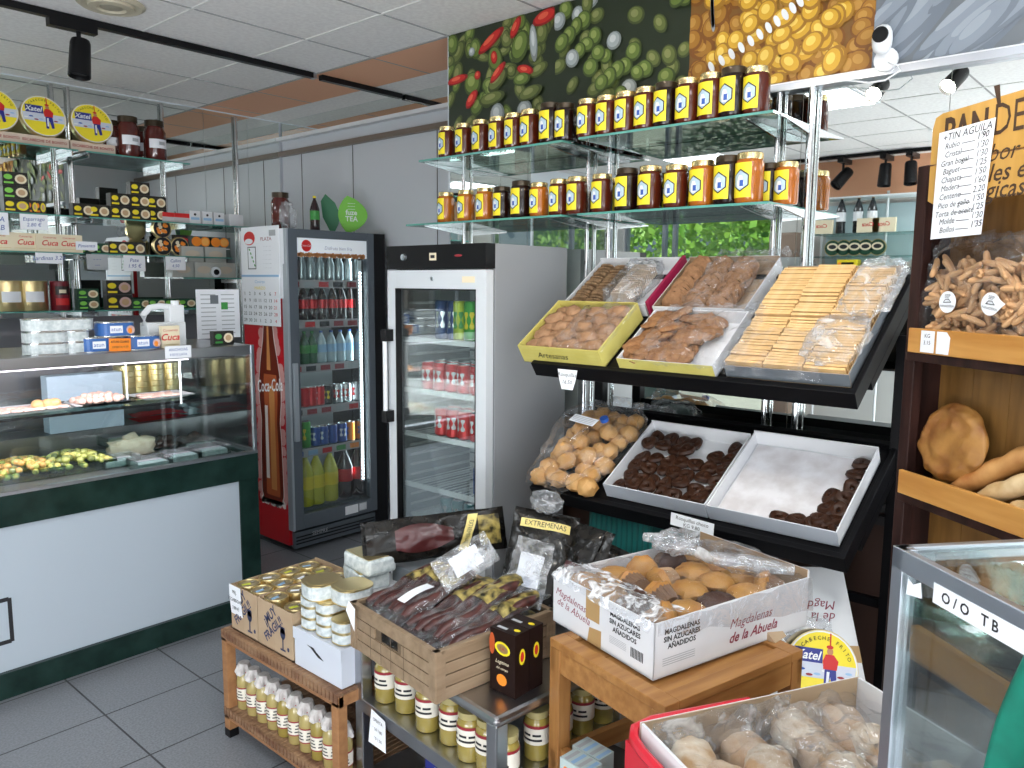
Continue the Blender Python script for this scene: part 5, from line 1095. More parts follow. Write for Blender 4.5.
# price cards on the rack
def rackcard(F_, u, w, h, lines, label):
    m = MB(); q = F_ @ T(u, -.0215, -.0) ; o = q.translation
    M2 = frame((o.x-.004, o.y, o.z-.0), (0, -1, 0), (0, 0, 1)); m.prism([(-w/2, .0), (-w/2+.008, -h*.55), (-w*.28, -h), (w*.28, -h), (w/2-.008, -h*.55), (w/2, 0)], -.001, .001, PAPER)
    for i, s_ in enumerate(lines): m.text(s_, .020, INK, 0, -.018-.026*i, .0014, 0, shear=.2)
    tag(obj('price_card', m, None, M2), label, 'price tag', 'price cards on the rack')
rackcard(FU, .155, .085, .07, ['Rosquillas', '16.50'], 'white price card hanging below the yellow box')
m = MB(); m.box(-.075, -.02, -.001, .075, .02, .001, PAPER); m.text('Rosquillas choco', .017, INK, 0, .008, .0014); m.text('KG 9.80', .017, INK, 0, -.010, .0014)
tag(obj('price_card', m, None, frame((2.178, 1.165, .905), (0, -1, -.05), (0, 0, 1))), 'white handwritten strip on the edge of the lower tray', 'price tag', 'price cards on the rack')
# bag behind the rack on the slats
tb_ = thing('bag_on_slats', 'clear bag lying behind the rack against the mirror', 'bag', T(2.67, 1.62, 1.085)); bag(tb_, .08, .20, .09, FILMH, 9, .6, 'clear_bag'); m = MB(); m.ell((0, 0, .05), (.022, .08, .03), K('grey_green_bag', (.18, .22, .21), .5), 14, 8, nz=.4); obj('bag_contents', m, tb_)
tg = thing('green_box', 'teal ribbed box standing behind the crates under the lower tray', 'box', T(2.36, 1.48, 0)); m = MB(); TEAL = K('teal_plastic', (.01, .13, .12), .4); m.box(-.11, -.13, 0, .11, .13, .86, TEAL)
for k in range(12): m.box(-.113, -.12+k*.0215, 0, -.11, -.112+k*.0215, .86, K('teal_dark', (.01, .09, .085), .4) if k == 0 else M_['teal_dark'])
obj('box_body', m, tg, bev=.004)
# cartons on the floor beneath the rack, right
WTX = K('wine_text', (.25, .03, .06), .6)
def dcart(m, M, w, h):
    m.text('Magdalenas', h*.095, WTX, w*.60, h*.70, .0006, PI, M, shear=.35); m.text('de la Abuela', h*.095, WTX, w*.56, h*.61, .0006, PI, M, shear=.35); m.flat([(0, h*.28), (w, h*.28), (w, h*.40), (0, h*.40)], KRAFT, .0005, M)
cb = thing('carton', 'tall white carton with upside down wine lettering leaning under the rack', 'box', frame(DPT(750, 700, 2.22), DPT(866, 704, 2.20)-DPT(750, 700, 2.22), DPT(772, 577, 2.42)-DPT(750, 700, 2.22)))
m = MB(); m.box(0, 0, -.12, .33, .40, 0, BOXW); dcart(m, T(0, 0, 0), .33, .40); obj('carton_body', m, cb, bev=.003)
m = MB(); m.grid(lambda u, v: (.06+u*.20, .10+v*.14, .012+.014*noise.noise(Vector((u*6, v*6, 2)))), 16, 12, FILMH); obj('plastic_scrap', m, cb)
rt_ = thing('display_tin', 'large round yellow display tin with fisherman standing below the rack', 'food tin', frame(DPT(822, 668, 2.12), DPT(850, 672, 2.12)-DPT(822, 668, 2.12), UP+FW*.25))
obj('round_tin', MB().lathe([(.0001, -.05), (.098, -.05), (.10, -.045), (.10, -.002), (.0985, 0), (.0001, 0)], GOLD, 32), rt_); m = MB(T(0, 0, .001)); rondo(m, .0965, I4); obj('lid_picture', m, rt_)
st = thing('carton', 'plain carton supporting the round tin below the rack', 'box', T(DPT(815, 680, 2.28).x, DPT(815, 680, 2.28).y, 0, R(-20))); m = MB(); m.box(-.12, -.14, 0, .12, .14, DPT(815, 706, 2.2).z-.02, CARD); obj('carton_body', m, st, bev=.003)

# ------------------------------------------------------------ bread shelf at the right
a_ = R(54.7); BV = Vector((-math.cos(a_), -math.sin(a_), 0)); BN = Vector((math.sin(a_), -math.cos(a_), 0))  # along the front towards the viewer; depth to the right
def B(x, d, z): return Vector((2.2, .565, 0))+BV*x+BN*d+Vector((0, 0, z))
# X along the front to the right of the photo, Y into the shelf, Z up
FBR = frame((2.2, .565, 0), BV, BN)
assert FBR[2][2] > .99
bs = thing('bread_shelf', 'dark wooden bread shelf with pine back and orange board fronts at the right', 'shelves', FBR)
def at_front(px, py, d=0):
    """pixel to (x, z) on the vertical plane of the shelf front moved back by d"""
    o = B(0, d, 0); dr_ = FW+RT*((px-512)/FPX)-UP*((py-384)/FPX); t_ = ((o-CAM).dot(BN))/dr_.dot(BN); P = CAM+dr_*t_-o; return P.dot(BV), P.z
z_up = at_front(922, 353)[1]; z_lo = at_front(915, 497)[1]; DB = .095; SLEN = 1.15; ZTOP = at_front(922, 166)[1]
m = MB(); m.box(-.035, 0, 0, .0, .03, ZTOP, WOODD); obj('front_post', m, bs, bev=.003)
m = MB(); m.box(-.03, .03, 0, -.012, DB, ZTOP, WOODD); obj('side_panel', m, bs)
m = MB(); 
for k in range(11): m.box(-.012+k*.11, DB, 0, -.012+k*.11+.1085, DB+.012, ZTOP, WOODP)
obj('back_panel', m, bs)
for x in (.42, .86): obj('back_batten', MB().box(x, DB-.015, 0, x+.05, DB, ZTOP, WOODD), bs)
for z in (z_up, z_lo, z_lo-.42):
    obj('shelf_board', MB().box(-.02, -.008, z-.022, SLEN, DB, z, WOODD), bs, bev=.002)
    bd = obj('board_front', MB().box(-.012, -.012, z, SLEN, 0, z+.062, WOODT), bs, bev=.002)
def bfront(d=0, z=0, x=0):
    """frame on the shelf front: x to the right of the photo, y up, z towards the viewer"""
    o = B(x, d, z); return frame(o, BV, (0, 0, 1))
assert (frame((0, 0, 0), BV, (0, 0, 1)).col[2].xyz).dot(BN) < 0
m = MB(); m.box(.0, .004, 0, .045, .058, .001, PAPER); m.text('KG', .014, INK, .022, .045, .0014, .03); m.text('3.15', .014, INK, .022, .028, .0014, .03); tag(obj('price_tag', m, None, bfront(-.013, z_up, .035)), 'white price slip on the upper bread board, left one', 'price tag', 'slips on the bread board')
m = MB(); m.prism([(0, .004), (.04, .004), (.042, .045), (.03, .058), (0, .058)], 0, .001, PAPER); tag(obj('price_tag', m, None, bfront(-.013, z_up, .088)), 'blank white slip on the upper bread board, right one', 'price tag', 'slips on the bread board')
# big yellow bakery sign
SGN = K('sign_yellow_wood', (.50, .27, .055), .45, col2=(.60, .34, .085), scale=26, stretch=(1, .1, 1), bump=.1)
x0, z1 = at_front(938, 117); _, zb1 = at_front(936, 205); zt = z1; zmid = at_front(935, 165)[1]; SW = 1.0
sg = thing('bakery_sign', 'yellow wooden bakery sign board with dark lettering at the upper right', 'sign', bfront(.0, 0, 0))
m = MB(); m.prism([(x0+.02, zb1), (x0+SW, zb1), (x0+SW, zmid-.004), (x0+.0, zmid-.004), (x0, zb1+.01)], -.004, .012, SGN); obj('lower_board', m, sg)
m = MB(); m.prism([(x0, zmid), (x0+SW, zmid), (x0+SW, zt+.02), (x0+.03, zt+.002), (x0+.008, zt-.005), (x0, zt-.03)], -.004, .012, SGN); obj('upper_board', m, sg)
DBR = K('sign_dark_lettering', (.06, .03, .015), .6)
fx = lambda px, py: at_front(px, py)
m = MB(); xx, zz = fx(992, 114); m.text('PAN', .098, DBR, fx(970, 131)[0], fx(970, 131)[1], .0128, bold=.03, sx=.70); m.text('DELAMA', .098, DBR, fx(1004, 121)[0]+.115, fx(1004, 121)[1], .0128, sx=.70)
m.text('com sabor de', .055, DBR, fx(1008, 152)[0]-.04, fx(1008, 152)[1], .0128, shear=.3); m.text('naturales e', .055, DBR, fx(1003, 173)[0]-.045, fx(1003, 173)[1], .0128, shear=.25, bold=.01); m.text('ecologicas mas', .055, DBR, fx(1003, 190)[0]+.01, fx(1003, 190)[1], .0128, shear=.25, bold=.01)
m.prism([(fx(999, 100)[0]-.004, fx(999, 100)[1]+.03), (fx(999, 100)[0]+.012, fx(999, 100)[1]+.03), (fx(1003, 108)[0]+.008, fx(1003, 108)[1]+.0), (fx(1003, 108)[0], fx(1003, 108)[1]-.0)], .0125, .013, DBR)
obj('sign_lettering', m, sg)
# handwritten price list
xa1, za1 = fx(937, 136); xb1, _ = fx(992, 127); _, zc1 = fx(933, 240)
pw_, ph_ = .165, za1-zc1
pl_ = MB(); pl_.prism([(0, 0), (pw_*.93, .004), (pw_*1.02, ph_*1.02), (.004, ph_)], 0, .0012, PAPER)
pl_.text('+TIN AGUILA', .024, INK, pw_*.55, ph_*.95, .0018, .05, shear=.2)
for i, (a, b_) in enumerate((('Rubio', "1'90"), ('Cristal', "1'30"), ('Gran bogal', "1'30"), ('Baguet', "1'25"), ('Chapata', "1'50"), ('Madera', "1'60"), ('Centeno', '2.20'), ('Pico de gallo', "1'50"), ('Torta de aceite', "1'25"), ('Molde', "1'30"), ('Bollos', "1'35"))):
    y_ = ph_*(.86-.078*i); pl_.text(a, .019, INK, pw_*.24+.002*len(a), y_, .0018, .05, shear=.25); pl_.text(b_, .020, INK, pw_*.84, y_+.008, .0018, .05, shear=.25, bold=.012 if i in (0, 10) else 0)
    pl_.box(pw_*.47, y_-.001, .0013, pw_*.70, y_+.0005, .0016, INK)
tag(obj('price_list', pl_, None, bfront(-.020, zc1, xa1+.028)), 'white handwritten bread price list taped on the yellow sign', 'price list')
# breadstick bags on the upper board
DOUGH = K('pale_breadstick', (.44, .23, .10), .7, col2=(.58, .36, .18), scale=20, bump=.25)
bstk = Kind(tag(obj('breadstick', MB().tube([(-.030, 0, 0), (-.024, .001, 0), (-.010, .003, .001), (.010, .003, 0), (.024, .001, 0), (.030, 0, 0)], [.0035, .0068, .0078, .0078, .0068, .0035], DOUGH, 8)), 'x', 'breadstick'))
def sbag(x, w, h, n, label, gl, sd, dep):
    o = B(x, dep, z_up+.001); M0 = frame(o, BV, BN)
    t = thing('bag_of_breadsticks', label, 'bag', M0, 'bags of breadsticks on the bread shelf')
    m = MB(); m.grid(bagf(w*1.06, .085, h*1.22, sd, .55), 40, 26, FILML); obj('clear_bag', m, t)
    rnd = random.Random(sd)
    for i in range(n):
        xx, yy, z = rnd.uniform(-w/2+.03, w/2-.03), rnd.choice((-.034, -.026, -.014)), .014+h*.92*rnd.random()
        bstk.put(M0 @ Matrix.Translation((xx, yy, z)) @ Matrix.Rotation(rnd.gauss(0, .9), 4, 'Y') @ Matrix.Rotation(rnd.uniform(-.6, .6), 4, 'Z'), gl, gl.replace('breadstick', 'breadsticks', 1))
    sm_ = MB()
    for i in range(110):
        q = Matrix.Translation((rnd.uniform(-w/2+.03, w/2-.03), rnd.choice((-.006, .006, .018)), .014+h*.92*rnd.random())) @ Matrix.Rotation(rnd.gauss(0, .9), 4, 'Y') @ Matrix.Rotation(rnd.uniform(-.5, .5), 4, 'Z'); o_ = len(sm_.v)
        sm_.tube([(-.030, 0, 0), (-.024, .001, 0), (.0, .003, 0), (.024, .001, 0), (.030, 0, 0)], [.0035, .0068, .0078, .0068, .0035], DOUGH, 6)
        for k in range(o_, len(sm_.v)): sm_.v[k] = q @ sm_.v[k]
    tag(obj('breadstick_heap', sm_, None, M0, kind='stuff'), 'rear layer of '+gl.replace('breadstick', 'breadsticks', 1), 'breadsticks')
    return t
wx = lambda px, py=300: at_front(px, py, .0)[0]
hb = at_front(940, 262)[1]-z_up
t1 = sbag(.175, .36, hb, 165, 'left clear bag of short breadsticks with round white label', 'breadstick in the left bag on the upper board', 3, .047)
t2 = sbag(.56, .36, hb, 135, 'right clear bag of short breadsticks cut by the edge of the photo', 'breadstick in the right bag on the upper board', 6, .047)
for i, (px, py, pt) in enumerate(((948, 302, 0), (991, 304, 1))):
    x, z = at_front(px, py, -.012); m = MB(); r_ = .026
    if pt: m.prism([(r_*math.cos(a), r_*math.sin(a)) for a in [PI*.18+2*PI*.82*k/20 for k in range(21)]]+[(r_*1.5, r_*.25)], 0, .001, PAPER)
    else: m.lathe([(.0001, 0), (r_, 0), (r_, .001), (.0001, .001)], PAPER, 22, smooth=False)
    m.text('SEP', .012, INK, 0, .014, .0015); m.tube([(-.012, -.001, .0016), (-.006, .006, .0016), (.004, .007, .0016), (.012, 0, .0016), (-.012, -.001, .0016)], .0009, INK, 4); m.text('PANADERIA', .008, INK, 0, -.010, .0015)
    tag(obj('round_label', m, None, bfront(-.013, z, x) @ Matrix.Rotation(-.15*i, 4, 'Z')), ('round white bakery label on the left breadstick bag', 'pointed round white bakery label right of the first one')[i], 'label', 'round labels on the breadstick bags')
# round flat loaf and baguettes on the lower board
CRUST = K('golden_crust', (.20, .068, .012), .5, col2=(.38, .18, .04), scale=14, bump=.5, bscale=34); CRUST2 = K('pale_crust', (.50, .31, .13), .65, col2=(.70, .52, .30), scale=18, bump=.4); CRUST3 = K('brown_crust', (.34, .12, .025), .5, col2=(.58, .30, .10), scale=12, bump=.4)
xl, zl = at_front(952, 444, .03); 
m = MB(); m.ell((0, 0, 0), (.104, .024, .098), CRUST, 48, 40, nz=.06, nf=1.2)
def dent(v): return v
for i, v in enumerate(m.v):
    r_ = math.hypot(v.x, v.z)/.096; k = .008*noise.noise(Vector((v.x*26, v.z*26, 4)))+.005*noise.noise(Vector((v.x*60, v.z*60, 9)))+.007*math.exp(-((r_-.82)/.10)**2)
    if v.y < 0: v.y -= k
lo = tag(obj('round_flat_loaf', m, None, frame(B(xl-.012, .042, zl), BV, BN) @ Matrix.Rotation(R(-10), 4, 'X')), 'large round golden flat loaf leaning on the lower bread board', 'bread')
def baguette(p0, p1, r, mt, label, cuts=4, name='baguette'):
    p0, p1 = Vector(p0), Vector(p1); L = (p1-p0).length; q = (p1-p0).to_track_quat('X', 'Z').to_matrix().to_4x4(); q.translation = (p0+p1)/2
    m = MB(); 
    def f(u, v):
        x = (u-.5)*L; e = (1-abs(2*u-1)**5)**.5 if abs(2*u-1) < 1 else 0; a = 2*PI*v; ridge = 1+.10*max(0, math.sin(a))*math.sin(u*cuts*2*PI+a); return (x, r*e*math.cos(a)*ridge, r*.85*e*math.sin(a)*ridge)
    m.grid(f, 40, 16, mt); return tag(obj(name, m, None, q), label, 'bread', 'baguettes on the lower bread board')
def BF(px, py, d): 
    x, z = at_front(px, py, d); return B(x, d, z)
baguette(BF(950, 492, .03), BF(1050, 446, .09), .030, CRUST3, 'dark golden baguette behind, lying at a slant on the lower board')
baguette(BF(976, 500, .02), BF(1075, 468, .05), .027, CRUST2, 'pale floury baguette in front of the dark golden one')
baguette(BF(1005, 512, .015), BF(1100, 500, .03), .026, CRUST2, 'short speckled baguette at the right edge of the photo', 6)

# ------------------------------------------------------------ glass showcase at the lower right corner
ac = R(50.8); CV = Vector((-math.cos(ac), -math.sin(ac), 0)); CN = Vector((math.sin(ac), -math.cos(ac), 0))
GC = at(893, 545, 'z', 1.30); FC = frame((GC.x, GC.y, 0), CV, CN); assert FC[2][2] > .99
gc = thing('glass_showcase', 'aluminium framed glass showcase at the lower right corner', 'showcase', FC); CW, CDp, CT = .95, .42, 1.30
tw = .022
for x in (0, CW-tw):
    for y in (0, CDp-tw): obj('corner_post', MB().box(x, y, .35, x+tw, y+tw, CT-.0, ALU), gc, bev=.001)
m = MB(); m.box(0, 0, CT-.030, CW, .012, CT, ALU); m.box(0, CDp-.012, CT-.022, CW, CDp, CT, ALU); m.box(0, 0, CT-.022, .012, CDp, CT, ALU); m.box(CW-.012, 0, CT-.022, CW, CDp, CT, ALU); tr_ = obj('top_rail', m, gc, bev=.0015)
m = MB(); m.box(.085, -.0008, CT-.046, .30, -.0002, CT-.020, PAPER)
for i, ch in enumerate('O/O TB'):
    vs, fs = textmesh(ch, .02); m.add([(.108+i*.016+v.x*.019, -.0012, CT-.033+v.y*.019) for v in vs], fs, INK)
obj('lettering_strip', m, gc)
obj('top_glass', MB().box(.012, .012, CT-.010, CW-.012, CDp-.012, CT-.005, GLASS), gc); obj('front_glass', MB().box(tw, .004, .36, CW-tw, .008, CT-.030, glass('showcase_glass', (.86, .90, .90), gloss=.03)), gc)
obj('end_glass', MB().box(.004, tw, .36, .008, CDp-tw, CT-.03, GLASS), gc); obj('base', MB().box(0, 0, 0, CW, CDp, .36, K('showcase_base', (.05, .05, .055), .5)), gc)
m = MB(); m.box(tw, .02, CT-.13, CW-.02, CDp-.02, CT-.124, GLASSG); obj('inner_shelf', m, gc)
m = MB(); m.box(.024, .018, CT-.145, CW-.02, .030, CT-.105, WOODT); obj('wooden_lip', m, gc)
bgm = MB(); SB = K('silver_black_bag', (.22, .20, .18), .25, .4, col2=(.03, .03, .03), scale=35, bump=.8)
for k in range(4):
    o = MB(); o.grid(bagf(.20, .13, .05, k*3+1, .7), 28, 14, SB); tag(obj('vacuum_bag', o, None, FC @ T(.14+.17*k, .16+.02*(k % 2), CT-.120, .3*k)), 'crumpled dark vacuum bag, %s from the far end of the showcase shelf' % ORD[k], 'bag', 'vacuum bags on the showcase shelf')
m = MB(); m.grid(lambda u, v: (u*.13*(.6+.4*v)-.024*v+.02*(1-v), .003-.008*math.sin(u*9+v*3), -.17*v*(1-.12*math.sin(u*5))), 18, 14, K('green_cloth', (.0, .15, .10), .8, col2=(.0, .20, .13), scale=20))
oc = tag(obj('green_cloth', m, None, FC @ T(.222, -.012, CT-.040)), 'green cloth hanging over the front of the showcase', 'cloth')
so = oc.modifiers.new('thickness', 'SOLIDIFY'); so.thickness = .002
m = MB(); m.prism([(0, 0), (.03, .006), (.026, .026), (.012, .018), (.002, .022)], 0, .001, PAPER); tag(obj('paper_scrap', m, None, FC @ Matrix(((1, 0, 0, .03), (0, 0, -1, .0035), (0, 1, 0, CT-.058), (0, 0, 0, 1)))), 'small torn white paper stuck inside the showcase glass', 'paper')
for k in range(5):
    m = MB(); m.grid(lambda u, v: (u*.17, v*.12, .006*math.sin(u*8+k)+.012*k), 12, 6, K('brown_packet', (.20, .14, .09), .4, col2=(.30, .24, .18), scale=20) if k == 0 else M_['brown_packet']); m.grid(lambda u, v: (u*.17, v*.12, .006*math.sin(u*8+k)+.012*k-.008), 12, 6, M_['brown_packet'])
    tag(obj('flat_packet', m, None, FC @ T(.17, .10, CT-.285, .25+.05*k)), 'flat brown packet, %s up in the fanned pile at the right edge' % ORD[k], 'packet', 'fanned brown packets in the showcase')
m = MB(); m.box(.15, .03, CT-.30, CW-.02, CDp-.02, CT-.295, GLASSG); obj('inner_shelf', m, gc)

# ------------------------------------------------------------ rattan table with tins
rtb = thing('rattan_table', 'low wooden table with woven cane top and lower shelf holding sauce jars', 'table', T(1.345, 2.575, 0))
RL, RD, RH = .70, .60, .41
for x in (0, RD-.035):
    for y in (0, -RL+.04):
        o_ = obj('leg', MB().box(x, y-.035, .03, x+.035, y, RH-.01, WOODLL if 0 else RATT), rtb, bev=.002); obj('foot', MB().box(x, y-.035, 0, x+.035, y, .03, BLACKP), o_)
for z in (RH, .115):
    m = MB(); m.box(0, -RL, z-.045, .02, 0, z-.008, RATT); m.box(RD-.02, -RL, z-.045, RD, 0, z-.008, RATT); m.box(0, -.02, z-.045, RD, 0, z-.008, RATT); m.box(0, -RL, z-.045, RD, -RL+.02, z-.008, RATT); obj('rail', m, rtb, bev=.002)
    m = MB(); m.box(.0, -RL, z-.008, RD, 0, z-.002, WICK)
    for k in range(34): m.rod((-.002, -.012-k*.0205, z-.003), (RD, -.012-k*.0205, z-.003), .0038, WICK, 6); m.box(-.004, -.020-k*.0205, z-.03, 0, -.006-k*.0205, z-.001, WICK)
    obj('woven_top', m, rtb)
ZR = RH+.0015
# jars of sauce with paper caps on the lower shelf
SAUCE = K('pale_sauce', (.44, .35, .13), .2, coat=.6); SAUCE2 = K('olive_sauce', (.34, .26, .06), .2, coat=.6); CAPW = K('paper_cap', (.66, .64, .62), .7, col2=(.46, .42, .40), scale=40); LAB = K('jar_label', (.80, .76, .66), .6); CLG = K('clear_jar_glass', (.55, .57, .50), .1, coat=.6)
def sauce(m_):
    t = thing('sauce_jar', 'x', 'jar')
    obj('jar_body', MB().lathe([(.024, 0), (.028, .005), (.028, .105), (.024, .125), (.016, .14), (.016, .16)], m_, 18), t)
    c = MB(); 
    def f(u, v):
        a = 2*PI*u; r_ = .019+.012*v+(.005*math.sin(a*9)*v if v > .1 else 0)+(.004*math.sin(a*4+1)*v); return (r_*math.cos(a), r_*math.sin(a), .170-.036*v-.005*math.sin(a*8)*v)
    c.grid(f, 40, 5, CAPW); c.lathe([(.0001, .171), (.019, .170)], CAPW, 18, caps=False); obj('paper_cap', c, t)
    s_ = MB(); s_.lathe([(.0225, .137), (.024, .139), (.0225, .141)], DRED, 18, caps=False); obj('red_string', s_, t)
    l = MB(); l.lathe([(.0286, .038), (.0286, .080)], LAB, 18, caps=False); l.lathe([(.0289, .080), (.0289, .085)], DRED, 18, caps=False); l.lathe([(.0289, .034), (.0289, .038)], DRED, 18, caps=False)
    for a in (PI, PI*.75, PI*1.35):
        for k in range(3): l.wrap(.0291, a, .046+.011*k, .050+.011*k, lambda v: .012-.002*k, INK, 4, 1)
    obj('label', l, t); return Kind(t)
SJ = [sauce(SAUCE), sauce(SAUCE2)]
for i in range(10):
    SJ[1 if i in (4, 7) else 0].put(T(1.345+.048, 2.575-.066-i*.0655, .115, random.random()*.4), ('olive green' if i in (4, 7) else 'pale yellow')+' sauce jar with crimped paper cap, %s from the left under the rattan table' % ORD[i], 'sauce jars under the rattan table')
# two fragile cartons of round tins
FRG = K('carton_navy_print', (.03, .04, .10), .6)
def cup(m, M, x, y, s):
    m.disc(x, y+.030*s, .014*s, .018*s, FRG, .0006, M=M); m.flat([(x-.014*s, y+.03*s), (x+.014*s, y+.03*s), (x+.011*s, y+.052*s), (x-.011*s, y+.052*s)], FRG, .0006, M); m.flat([(x-.003*s, y-.02*s), (x+.003*s, y-.02*s), (x+.003*s, y+.02*s), (x-.003*s, y+.02*s)], FRG, .0006, M); m.flat([(x-.014*s, y-.024*s), (x+.014*s, y-.024*s), (x+.014*s, y-.018*s), (x-.014*s, y-.018*s)], FRG, .0006, M)
    m.disc(x+.028*s, y-.012*s, .006*s, .007*s, FRG, .0006, M=M)
ylab = [2.53, 2.365, 2.15]
def tinbox(y1, y0, label):
    w = y1-y0; d = .36; h = .165
    t = thing('tin_carton', label, 'box', frame((1.372, y1, ZR), (0, -1, 0), (1, 0, 0)) @ Matrix.Scale(1, 4), 'fragile cartons of tins')
    # frame x to the right, y into the table: z = (0,-1,0)x(1,0,0) = up
    for nm, a, hh in (('front_wall', (0, 0, w, .004), h), ('back_wall', (0, d-.004, w, d), h+.005), ('side_wall', (0, .004, .004, d-.004), h), ('side_wall', (w-.004, .004, w, d-.004), h)):
        m = MB(); m.box(a[0], a[1], 0, a[2], a[3], hh, CARD)
        if nm == 'front_wall':
            q = frame((0, -.0004, 0), (1, 0, 0), (0, 0, 1)); m.text('¡MUY', .045, FRG, w*.36, h*.72, 0, .75, q, bold=.03, sx=.85); m.text('FRÁGIL!!', .043, FRG, w*.45, h*.48, 0, .75, q, bold=.03, sx=.85); cup(m, q, w*.72, h*.28, 1.1); m.flat([(w*.46, 0), (w*.463, 0), (w*.463, h), (w*.46, h)], CARDD, -.0001, q)
        obj(nm, m, t)
    obj('bottom', MB().box(0, 0, 0, w, d, .004, CARD), t); return t
tb1 = tinbox(2.545, 2.372, 'left brown carton of round tins stamped fragile, with white price tag'); tb2 = tinbox(2.366, 2.155, 'right brown carton of round tins stamped muy fragil')
rtin = MB(); rtin.lathe([(.033, 0), (.034, .003), (.034, .045), (.033, .048), (.031, .048), (.030, .046), (.0001, .046)], GOLD, 22); 
DGOLD = K('dull_tin_lid', (.34, .27, .15), .4, .4)
def rt_kind(col):
    t = thing('round_tin', 'x', 'food tin'); obj('tin_body', MB().lathe([(.040, 0), (.041, .003), (.041, .046), (.0395, .049), (.037, .049), (.036, .045)], GOLD, 26, caps=False).lathe([(.036, .045), (.022, .0455), (.0001, .045)], DGOLD, 26, caps=False), t)
    m = MB(); m.add([(-.026, -.007, .0455), (.004, -.010, .0455), (.006, .006, .0455), (-.024, .008, .0455)], [(0, 1, 2, 3)], col); m.tube([(.006, 0, .048), (.020, 0, .049)], .003, SILVER, 5); obj('lid_sticker', m, t); return Kind(t)
RK = {'pale blue': rt_kind(LBLUE), 'lime yellow': rt_kind(K('lime_sticker', (.62, .66, .05), .5)), 'white': rt_kind(PAPER)}
cols = ['lime yellow', 'pale blue', 'pale blue', 'pale blue', 'lime yellow', 'lime yellow', 'white', 'white']
k = 0; cnt = {}
for bi, (ya1, n_) in enumerate(((2.545, 2), (2.366, 3))):
    for r_ in range(4):
        for c_ in range(2):
            cc = cols[(k*3+bi) % 8]; k += 1; x = 1.372+.047+r_*.084; y = ya1-.0445-c_*(.084 if n_ == 2 else .118)
            RK[cc].put(T(x, y, ZR+.118, random.uniform(-.6, .6)), 'round tin with %s lid sticker, %s row, %s from left in %s fragile carton' % (cc, ORD[r_], ORD[c_], ('left', 'right')[bi]), 'round gold tins in the fragile cartons')
            m = None
for bi, (ya1, w_) in enumerate(((2.545, .173), (2.366, .211))):
    m = MB(); m.box(.006, .006, .004, w_-.006, .35, .115, CARDD); obj('lower_layer', m, (tb1, tb2)[bi])
m = MB(); m.grid(lambda u, v: (u*.078, .006*v*v-.002, -.11*v), 4, 6, PAPER)
for i, s_ in enumerate(('MEJ.', 'ESCABECHE', '3.80 €')):
    vs, fs = textmesh(s_); m.add([(.037+v.x*.017, -.0035+.006*((.018+.026*i)/.09)**2, -.024-.030*i+v.y*.018) for v in vs], fs, INK)
tag(obj('price_tag', m, None, frame((1.368, 2.545, ZR+.168), (0, -1, 0), (1, 0, 0))), 'white handwritten price tag clipped on the left fragile carton', 'price tag')
# oval and square tins right of the cartons on a white carton
wc = thing('white_carton', 'white carton with torn hole on the rattan table below the stacked tins', 'box', frame((1.372, 2.145, ZR), (0, -1, 0), (1, 0, 0)))
m = MB(); m.box(0, 0, 0, .25, .22, .125, K('blue_white_carton', (.62, .66, .74), .55)); q = frame((0, -.0005, 0), (1, 0, 0), (0, 0, 1)); m.prism([(.05, .092), (.09, .082), (.13, .062), (.16, .060), (.12, .078), (.09, .096)], 0, .0004, INK, q); m.box(-.003, -.004, .09, .253, .0, .128, M_['blue_white_carton']); obj('carton_body', m, wc, bev=.002)
OVT = ovalt(.075, .10, .036, TINPRINT, GOLD, None, 'oval_fish_tin')
for c_ in range(3):
    for r_ in range((3, 3, 2)[c_]):
        OVT.put(T(1.432, 2.102-c_*.082, ZR+.129+r_*.0365, R(90)+random.uniform(-.08, .08)), 'oval fish tin, %s from left, %s up, beside the fragile carton' % (ORD[c_], ORD[r_]), 'oval fish tins on the white carton')
OVB = ovalt(.115, .12, .05, TINPRINT, GOLD, None, 'large_fish_tin')
for i, (x, y, z, lb) in enumerate(((1.43, 2.07, ZR+.129+.110, 'gold topped fish tin on the stack nearest the fragile carton'), (1.47, 1.965, ZR+.129+.110, 'gold topped fish tin on the middle of the oval stacks'))):
    OVB.put(T(x, y, z, R(80+6*i)), lb, 'gold topped fish tins')
SQ = thing('square_tin', 'x', 'food tin'); m = MB(); m.box(-.07, -.05, 0, .07, .05, .05, TINPRINT); obj('tin_body', m, SQ, bev=.01); m = MB(); m.box(-.064, -.044, .0495, .064, .044, .0515, GOLD); m.box(-.07, -.05, .048, .07, -.046, .052, GOLD); obj('lid', m, SQ, bev=.002)
SQK = Kind(SQ)
for i, (dz, a, lb) in enumerate(((0, 72, 'white printed square tin with gold lid, lower of the pair beside the crate'), (.0525, 84, 'white printed square tin with gold lid, upper of the pair beside the crate'))):
    SQK.put(T(1.60, 2.06-.02*i, ZR+.26+dz-.026, R(a)) @ Matrix.Scale(1.12, 4), lb, 'square tins beside the crate')
tag(obj('carton', MB().box(-.09, -.10, 0, .09, .08, .233, BOXW), None, T(1.62, 2.06, ZR), bev=.003), 'plain carton under the square tins behind the oval tins', 'box')
m = MB(); m.prism([(0, 0), (.055, -.09), (.06, .02), (.02, .05)], 0, .001, PAPER); tag(obj('price_tag', m, None, frame(at(346, 610, 'x', 1.325), (.10, -1, 0), (0, 0, 1)) @ Matrix.Scale(.62, 4)), 'white folded price tag standing at the left corner of the crate', 'price tag')

